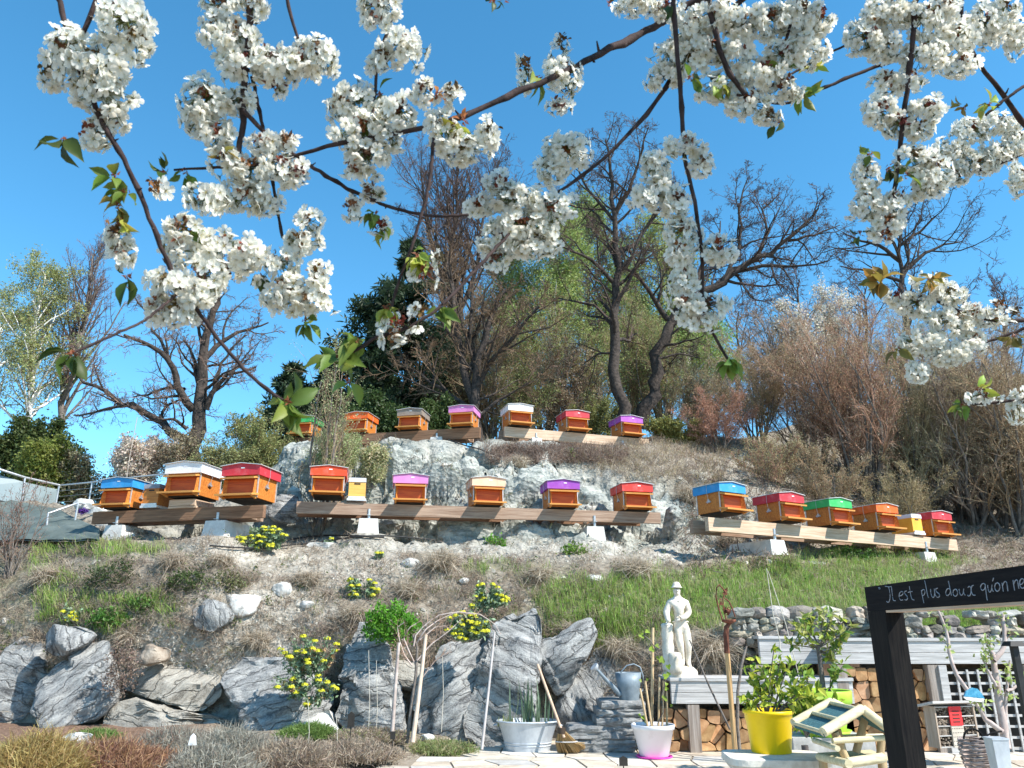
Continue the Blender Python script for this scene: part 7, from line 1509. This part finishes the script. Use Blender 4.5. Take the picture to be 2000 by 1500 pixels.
def leafcluster(items, parent, name='leaf_cluster'):
    """items: (px, py, depth, n, size, (dx, dy) mean direction in the picture, colour)"""
    m = MB()
    for (x, y, D, n, size, dr, col) in items:
        c = np.array(tuple(at_d(x, y, D))); A = np.array([dr[0], 0, -dr[1]]) + RNG.normal(0, .55, (n, 3)); A /= np.linalg.norm(A, axis=1, keepdims=True); Z = RNG.normal(size=(n, 3)) + [0, -.3, .5]; Z -= (Z * A).sum(1, keepdims=True) * A; Z /= np.linalg.norm(Z, axis=1, keepdims=True)
        Rm = np.stack([np.cross(A, Z), A, Z], 2); V, F = instance(LT, LF, c + A * .006 + RNG.normal(0, .003, (n, 3)), Rm, RNG.uniform(.6, 1.2, n) * size * .92)
        cc = np.array(col) * RNG.uniform(.6, 1.3, (n, 1)) * RNG.uniform([.85, .95, .9], [1.35, 1.05, 1.1], (n, 3)); m.arr(V, F, 0, np.repeat(cc, len(LT), 0), True)
        k = 10; tv = np.array([(-.3, 0, 0), (.3, 0, 0), (0, 1.1, 0)]); V, F = instance(tv, [(0, 1, 2)], c + RNG.normal(0, .003, (k, 3)), rotmats(RNG.normal(size=(k, 3))), np.full(k, .008)); m.arr(V, F, 0, np.tile(np.array([(.28, .09, .04)]), (len(V), 1)))
    m.build(name, M['leaf'], parent)
tree_o = empty('cherry_tree', (4.4, -1.2, 0), 0, 'flowering white cherry tree whose blossom laden branches hang across the sky in front', 'tree'); TO = tree_o.location.copy()
class Rel:                                            # parts live in the tree's own frame
    pass
_link = link
def link(name, me, parent=None, loc=None):
    o = _link(name, me, parent, loc)
    if parent is tree_o: o.location = -TO
    return o
rnd6 = random.Random(9)
def branch(pts, r0, r1, name='branch', S=9, raw=None, up=None):
    """pts: (px, py, depth); radii in photo pixels; 'up' continues it out of the frame to the limb above"""
    P = ([Vector(u) for u in up] if up else []) + [at_d(*q) for q in pts]
    R0 = []; n0 = len(up) if up else 0; n = len(P)
    for i in range(n): 
        j = max(0, i - n0) / max(1, len(pts) - 1); R0.append(.85 * (r0 + (r1 - r0) * j) * pts[max(0, i - n0)][2] / FPX * (1 + .25 * max(0, n0 - i)))
    K = 6 * n; d = np.r_[0, np.cumsum([(P[i + 1] - P[i]).length for i in range(n - 1)])]; t = np.linspace(0, d[-1], K)
    A = np.array([tuple(p) for p in P]); Q = np.stack([np.interp(t, d, A[:, i]) for i in range(3)], 1); rr = np.interp(t, d, R0)
    for _ in range(2): Q[1:-1] = (Q[:-2] + 2 * Q[1:-1] + Q[2:]) / 4
    for i in range(1, K - 1): Q[i] += np.array([rnd6.gauss(0, 1) for _ in range(3)]) * rr[i] * .22; rr[i] *= 1 + (.28 if rnd6.random() < .14 else rnd6.uniform(-.07, .07))
    m = MB(); m.tube(Q, rr, S)
    for k in range(max(2, K // 7)):                   # short spurs
        i = rnd6.randrange(1, K - 1); dd = Vector([rnd6.gauss(0, 1) for _ in range(3)]).normalized(); a = Vector(Q[i]); m.tube([a, a + dd * rr[i] * 1.6, a + dd * rr[i] * 3.0 + Vector((0, 0, rr[i]))], [rr[i] * .55, rr[i] * .42, rr[i] * .2], 5)
    m.build(name, M['cherry_bark'], tree_o)
Z_ = lambda x, y, z: (x, y, z)
# trunk and limbs outside the picture, to the right of and above the viewer
m = MB(); m.tube([(4.4, -1.2, -.1), (4.35, -1.15, 1.0), (4.2, -1.0, 2.0), (3.9, -.7, 2.9)], [.19, .15, .13, .10], 14); m.build('trunk', M['cherry_bark'], tree_o)
m = MB(); m.tube([(3.9, -.7, 2.9), (3.0, .1, 3.3), (1.9, .7, 3.35), (.9, .9, 3.2), (0, .95, 3.05), (-.9, 1.0, 2.95), (-1.5, 1.1, 2.9)], [.10, .07, .05, .035, .028, .02, .012], 10); m.build('limb', M['cherry_bark'], tree_o)
m = MB(); m.tube([(3.95, -.75, 2.8), (3.6, .6, 3.0), (3.3, 1.8, 2.7), (3.2, 2.4, 2.2)], [.08, .05, .03, .02], 10); m.build('limb', M['cherry_bark'], tree_o)
B = [
 ([(1345, 10, 1.75), (1285, 48, 1.7), (1200, 92, 1.62), (1130, 128, 1.56), (1030, 172, 1.5), (920, 222, 1.45), (850, 243, 1.42), (770, 262, 1.42), (690, 275, 1.42), (600, 297, 1.42), (500, 326, 1.42), (400, 327, 1.42), (340, 332, 1.42)], 9, 2.6, [(1.2, .95, 3.2), (.75, 1.2, 2.75)]),
 ([(1400, 40, 1.7), (1320, 140, 1.68), (1275, 210, 1.66), (1200, 292, 1.64), (1130, 350, 1.62), (1056, 395, 1.6)], 6, 3.2, [(1.1, .9, 3.2), (.85, 1.1, 2.8)]),
 ([(1310, -20, 1.6), (1328, 150, 1.58), (1332, 240, 1.58), (1340, 330, 1.58), (1362, 420, 1.58), (1372, 500, 1.58), (1370, 590, 1.58), (1390, 650, 1.58), (1424, 705, 1.58)], 6, 3.2, [(.7, .95, 3.15), (.55, 1.1, 2.7)]),
 ([(851, 250, 1.42), (845, 300, 1.4), (835, 380, 1.38), (805, 480, 1.36), (775, 560, 1.36), (765, 600, 1.36)], 4.6, 3.2, None),
 ([(1010, 440, 1.6), (952, 502, 1.5), (900, 560, 1.45), (850, 608, 1.4), (800, 640, 1.38), (730, 660, 1.36), (670, 700, 1.36)], 3.4, 4, None),
 ([(475, 215, 1.40), (520, 262, 1.42), (600, 320, 1.44), (690, 375, 1.45), (770, 408, 1.45), (840, 422, 1.46), (915, 420, 1.48)], 5.5, 3.2, None),
 ([(490, -20, 1.42), (486, 60, 1.42), (480, 130, 1.42), (474, 230, 1.42), (466, 300, 1.42), (462, 345, 1.42)], 8, 6.5, [(-.35, .97, 3.0), (-.42, 1.0, 2.6)]),
 ([(492, 150, 1.45), (508, 220, 1.45), (520, 285, 1.45), (540, 400, 1.45), (552, 465, 1.45)], 4.6, 3, None),
 ([(110, -20, 1.25), (130, 60, 1.25), (160, 150, 1.25), (205, 250, 1.26), (236, 300, 1.27), (272, 375, 1.28), (305, 460, 1.29), (325, 510, 1.3), (350, 560, 1.3), (392, 615, 1.3), (440, 680, 1.3), (500, 745, 1.3), (552, 782, 1.3)], 6.5, 4, [(-1.1, 1.0, 2.9), (-.95, 1.0, 2.5)]),
 ([(345, 575, 1.3), (285, 625, 1.2), (235, 648, 1.16), (190, 668, 1.14), (142, 690, 1.12)], 3, 3.4, None),
 ([(200, -20, 1.25), (180, 30, 1.25), (160, 70, 1.25)], 4.5, 5, [(-.9, 1.0, 2.95)]),
 ([(775, -20, 1.45), (765, 40, 1.45), (742, 100, 1.45), (732, 170, 1.45), (728, 250, 1.44), (735, 268, 1.42)], 4, 3.4, [(-.25, .96, 3.0)]),
 ([(555, -20, 1.4), (566, 30, 1.4), (582, 75, 1.4)], 3.6, 3.4, [(-.4, .97, 3.0)]),
 ([(1378, -10, 1.65), (1395, 60, 1.62), (1412, 120, 1.62), (1432, 160, 1.62), (1455, 185, 1.62)], 7, 5, [(.8, .95, 3.15)]),
 ([(1440, 185, 1.62), (1530, 205, 1.7), (1600, 175, 1.75), (1660, 150, 1.78), (1700, 135, 1.8), (1770, 110, 1.8), (1790, 60, 1.7)], 3, 4.6, None),
 ([(1500, 170, 1.65), (1570, 130, 1.7), (1610, 108, 1.7), (1648, 90, 1.7)], 2.6, 2.6, None),
 ([(1560, -20, 1.65), (1552, 30, 1.64), (1535, 80, 1.64)], 4, 3.5, [(1.0, .9, 3.2)]),
 ([(1786, -20, 1.7), (1786, 60, 1.68), (1776, 150, 1.68), (1765, 220, 1.68), (1757, 300, 1.68), (1748, 370, 1.68), (1736, 400, 1.68), (1735, 455, 1.68)], 6.5, 4, [(1.6, .8, 3.3), (1.25, 1.1, 2.8)]),
 ([(1870, -20, 1.9), (1885, 85, 1.9), (1915, 130, 1.9), (1955, 180, 1.92), (2000, 242, 1.95), (2070, 340, 2.0), (2200, 480, 2.1)], 4.5, 6, [(1.9, .8, 3.3), (1.55, 1.1, 2.95)]),
 ([(1925, 225, 1.9), (1955, 200, 1.9), (1985, 178, 1.9), (2060, 130, 1.95)], 3, 4, None),
 ([(2200, 600, 2.3), (2050, 622, 2.2), (1950, 632, 2.15), (1880, 612, 2.15), (1810, 580, 2.15)], 6, 2.6, [(3.0, 2.3, 2.4)]),
 ([(2080, 600, 2.2), (2000, 642, 2.2), (1930, 668, 2.2), (1850, 680, 2.2)], 4, 2.6, None),
 ([(2080, 770, 2.1), (2000, 782, 2.1), (1950, 784, 2.1), (1900, 790, 2.1)], 3.6, 3, [(2.9, 2.2, 2.0)]),
 ([(2150, 240, 2.6), (2000, 300, 2.6), (1920, 330, 2.6), (1850, 350, 2.6), (1780, 370, 2.5)], 5, 2, [(2.2, 1.6, 3.2)])]
for pts, r0, r1, up in B: branch(pts, r0, r1, up=up)
G = [  # depth, [ellipses]
 (1.25, [(240, 45, 60, 50), (268, 90, 28, 34)]), (1.25, [(125, 105, 48, 55), (100, 150, 22, 25)]), (1.25, [(190, 130, 70, 50), (200, 185, 62, 38)]), (1.27, [(190, 262, 36, 30), (225, 232, 25, 22)]),
 (1.42, [(435, 12, 45, 25), (500, 15, 26, 22)]), (1.42, [(430, 70, 36, 45), (465, 75, 45, 38)]), (1.42, [(480, 130, 60, 38), (540, 128, 50, 40)]), (1.42, [(585, 118, 45, 36), (625, 115, 38, 42)]), (1.42, [(405, 200, 52, 50), (385, 235, 34, 38)]), (1.42, [(425, 270, 42, 34)]),
 (1.42, [(460, 200, 36, 26), (540, 175, 18, 14)]), (1.42, [(520, 285, 36, 26), (565, 280, 16, 22)]), (1.42, [(445, 320, 34, 32), (490, 335, 42, 32)]), (1.42, [(555, 335, 36, 34), (585, 345, 20, 20)]), (1.43, [(480, 385, 50, 32), (520, 395, 34, 28)]), (1.4, [(405, 392, 46, 32)]),
 (1.42, [(600, 440, 26, 28), (590, 475, 36, 22)]), (1.3, [(232, 465, 22, 34), (240, 500, 22, 26)]), (1.35, [(360, 452, 42, 32), (350, 490, 34, 26)]), (1.38, [(440, 482, 66, 34), (480, 500, 36, 30)]), (1.34, [(395, 545, 52, 36)]), (1.3, [(325, 560, 42, 34), (310, 605, 24, 28)]), (1.3, [(350, 610, 40, 30), (385, 575, 36, 28)]),
 (1.42, [(545, 520, 38, 36), (560, 570, 50, 36)]), (1.42, [(600, 590, 52, 28), (620, 540, 26, 30)]), (1.42, [(450, 530, 24, 16)]),
 (1.45, [(745, 12, 52, 26), (735, 45, 30, 20)]), (1.45, [(785, 95, 48, 38), (745, 120, 30, 26)]), (1.45, [(700, 200, 50, 32), (665, 215, 26, 30)]), (1.43, [(700, 260, 56, 40), (720, 310, 46, 34)]), (1.43, [(780, 225, 46, 34), (760, 270, 36, 26)]), (1.42, [(830, 180, 28, 24), (885, 190, 24, 24)]), (1.42, [(865, 255, 40, 36)]), (1.42, [(905, 295, 58, 26), (955, 265, 18, 34)]), (1.43, [(690, 335, 26, 16)]),
 (1.45, [(688, 410, 18, 20), (725, 380, 34, 14)]), (1.56, [(1025, 140, 15, 42)]), (1.56, [(1100, 150, 40, 36)]), (1.56, [(1095, 92, 15, 15)]), (1.56, [(1090, 214, 34, 14)]), (1.63, [(1105, 300, 52, 38), (1080, 335, 34, 28)]),
 (1.6, [(1000, 392, 66, 34), (975, 360, 34, 20)]), (1.6, [(1020, 445, 74, 40), (980, 470, 50, 34)]), (1.6, [(1080, 410, 46, 32), (1050, 480, 46, 26)]), (1.6, [(935, 405, 28, 24), (970, 510, 26, 20)]),
 (1.58, [(1280, 330, 34, 34), (1275, 385, 38, 32)]), (1.58, [(1340, 290, 44, 24), (1370, 325, 22, 26)]), (1.58, [(1318, 395, 34, 30)]), (1.58, [(1330, 455, 36, 28), (1325, 500, 26, 28)]), (1.58, [(1400, 490, 44, 28)]), (1.58, [(1335, 555, 32, 34), (1330, 595, 28, 26)]), (1.58, [(1380, 600, 44, 30), (1360, 630, 36, 18)]),
 (1.68, [(1240, 8, 44, 26), (1300, 20, 34, 26)]), (1.66, [(1340, 60, 40, 36), (1310, 110, 34, 34)]), (1.66, [(1300, 155, 36, 26), (1345, 120, 34, 32)]), (1.64, [(1400, 30, 50, 36), (1450, 50, 40, 34)]), (1.64, [(1385, 95, 40, 28), (1440, 110, 40, 30)]), (1.64, [(1500, 45, 46, 40)]), (1.64, [(1560, 30, 46, 40), (1600, 40, 30, 36)]), (1.64, [(1575, 100, 44, 36), (1530, 110, 40, 30)]), (1.64, [(1490, 145, 50, 36), (1530, 175, 34, 24)]), (1.64, [(1400, 170, 50, 28)]), (1.64, [(1460, 205, 44, 26), (1500, 230, 30, 18)]),
 (1.7, [(1690, 75, 40, 34), (1730, 95, 36, 30)]), (1.7, [(1735, 25, 52, 34), (1700, 40, 30, 24)]), (1.7, [(1800, 40, 40, 36), (1840, 20, 36, 26)]), (1.7, [(1800, 105, 48, 36)]), (1.75, [(1860, 80, 46, 38), (1875, 130, 38, 22)]), (1.8, [(1920, 50, 46, 42), (1960, 20, 30, 24)]), (1.85, [(1975, 70, 36, 40)]), (1.7, [(1730, 165, 34, 22), (1770, 160, 30, 24)]), (1.68, [(1720, 220, 38, 28), (1755, 245, 34, 24)]), (1.68, [(1810, 215, 36, 26), (1790, 255, 34, 22)]),
 (1.68, [(1780, 310, 40, 28), (1825, 330, 34, 32)]), (1.68, [(1810, 365, 38, 26)]), (1.68, [(1690, 345, 26, 36), (1690, 400, 34, 32)]), (1.68, [(1745, 400, 36, 26)]), (1.68, [(1730, 440, 34, 20), (1720, 462, 26, 10)])]
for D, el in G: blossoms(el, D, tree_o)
for D, el, f in [(2.6, [(1900, 255, 44, 26), (1860, 290, 34, 24)], .0150), (2.6, [(1950, 240, 36, 22), (1985, 275, 26, 34)], .0150), (2.6, [(1905, 320, 50, 24), (1860, 345, 34, 16)], .0150), (2.5, [(1990, 350, 20, 40)], .0150), (2.6, [(1950, 300, 36, 24)], .015),
                 (2.15, [(1790, 595, 50, 24), (1750, 580, 20, 12)], .0155), (2.15, [(1815, 560, 34, 26), (1850, 575, 34, 24)], .0155), (2.15, [(1860, 630, 46, 28), (1900, 610, 30, 16)], .0155), (2.15, [(1930, 622, 36, 18), (1945, 600, 10, 8)], .0155), (2.15, [(1800, 670, 44, 28)], .0155), (2.15, [(1855, 690, 44, 26), (1900, 668, 30, 20)], .0155), (2.15, [(1790, 730, 26, 20)], .0155), (2.1, [(1915, 775, 30, 14)], .0155), (2.1, [(1988, 792, 18, 34)], .0155)]:
    blossoms(el, D, tree_o, fr=f)
# open, sunlit sprays with visible stalks
for D, el in [(1.36, [(830, 545, 34, 22), (862, 510, 12, 24)]), (1.36, [(780, 640, 34, 26), (820, 620, 20, 28)]), (1.36, [(770, 660, 28, 12)]), (1.3, [(310, 372, 22, 16)]), (1.45, [(745, 445, 26, 12)]), (2.15, [(1982, 615, 14, 12)])]:
    blossoms(el, D, tree_o, fr=.0165, sparse=True)
GR, BZ, DK, YL = (.16, .24, .04), (.22, .20, .05), (.05, .085, .015), (.34, .42, .07)
for it in [[(125, 272, 1.22, 4, .055, (.1, .9), DK)], [(225, 345, 1.28, 8, .034, (-.7, -.1), GR), (245, 375, 1.28, 7, .032, (-.6, .3), GR)], [(320, 335, 1.4, 5, .032, (.3, -.5), DK), (360, 335, 1.42, 6, .032, (.1, .9), GR)], [(250, 540, 1.3, 4, .045, (-.1, .8), DK), (375, 450, 1.36, 3, .036, (0, .5), GR)], [(430, 300, 1.4, 5, .028, (.4, .4), BZ)],
           [(230, 400, 1.28, 8, .03, (-.3, .6), BZ), (235, 430, 1.28, 6, .024, (-.1, .5), YL)], [(510, 540, 1.42, 5, .03, (-.1, .8), DK)], [(595, 628, 1.42, 9, .036, (0, .7), GR)], [(700, 665, 1.36, 14, .05, (-.5, .4), GR), (660, 700, 1.36, 12, .046, (-.2, .7), GR)], [(560, 785, 1.3, 16, .046, (.1, .2), GR)], [(858, 600, 1.42, 10, .038, (.3, .5), GR)],
           [(740, 185, 1.45, 4, .03, (.3, .2), GR), (715, 235, 1.43, 5, .024, (-.5, .4), GR)], [(885, 245, 1.42, 14, .026, (.2, .9), YL), (905, 235, 1.42, 5, .018, (0, -.5), (.5, .22, .07))], [(855, 185, 1.42, 7, .02, (0, .2), (.5, .24, .08))], [(815, 500, 1.36, 13, .034, (.4, .8), YL)], [(755, 600, 1.36, 12, .026, (.4, .8), YL)], [(1050, 150, 1.54, 3, .05, (0, .9), GR), (1100, 170, 1.56, 3, .04, (.3, .5), GR)],
           [(962, 2, 1.5, 3, .03, (-.1, .9), DK), (985, 0, 1.5, 2, .02, (.2, .9), DK)], [(730, 420, 1.45, 6, .036, (0, .9), GR), (745, 440, 1.45, 5, .03, (-.1, .9), YL)], [(1423, 705, 1.58, 12, .035, (0, .8), GR)], [(1568, 185, 1.68, 10, .034, (.1, .5), GR), (1590, 130, 1.7, 7, .03, (.2, .2), YL)], [(1530, 130, 1.64, 5, .034, (-.2, .5), GR), (1405, 165, 1.62, 9, .03, (.1, .8), YL)],
           [(1520, 235, 1.64, 2, .04, (0, 1), DK), (1350, 150, 1.62, 5, .036, (.2, .6), GR)], [(1300, 15, 1.6, 3, .045, (0, .8), DK), (1190, 5, 1.66, 3, .03, (-.4, .6), DK)], [(1735, 330, 1.66, 7, .032, (0, .9), DK), (1700, 300, 1.66, 7, .026, (-.4, .3), GR)], [(1770, 340, 1.66, 7, .036, (.4, -.1), GR)], [(1680, 455, 1.68, 4, .034, (0, .7), DK)], [(1930, 205, 1.9, 8, .034, (-.3, .3), YL), (1880, 210, 1.9, 6, .024, (-.2, .1), BZ)], [(1720, 550, 2.1, 16, .050, (-.3, .0), (.30, .22, .05)), (1815, 545, 2.1, 9, .042, (.1, .0), (.26, .2, .05))],
           [(1880, 790, 2.1, 8, .045, (-.3, .4), GR), (1910, 760, 2.1, 5, .04, (.2, .1), YL)], [(1980, 655, 2.15, 6, .045, (.1, .8), BZ), (1755, 680, 2.15, 5, .04, (0, .6), BZ)], [(142, 690, 1.12, 8, .034, (-.4, .3), DK)], [(680, 745, 1.36, 3, .04, (.0, .9), GR)]]: [leafcluster([one], tree_o) for one in it]
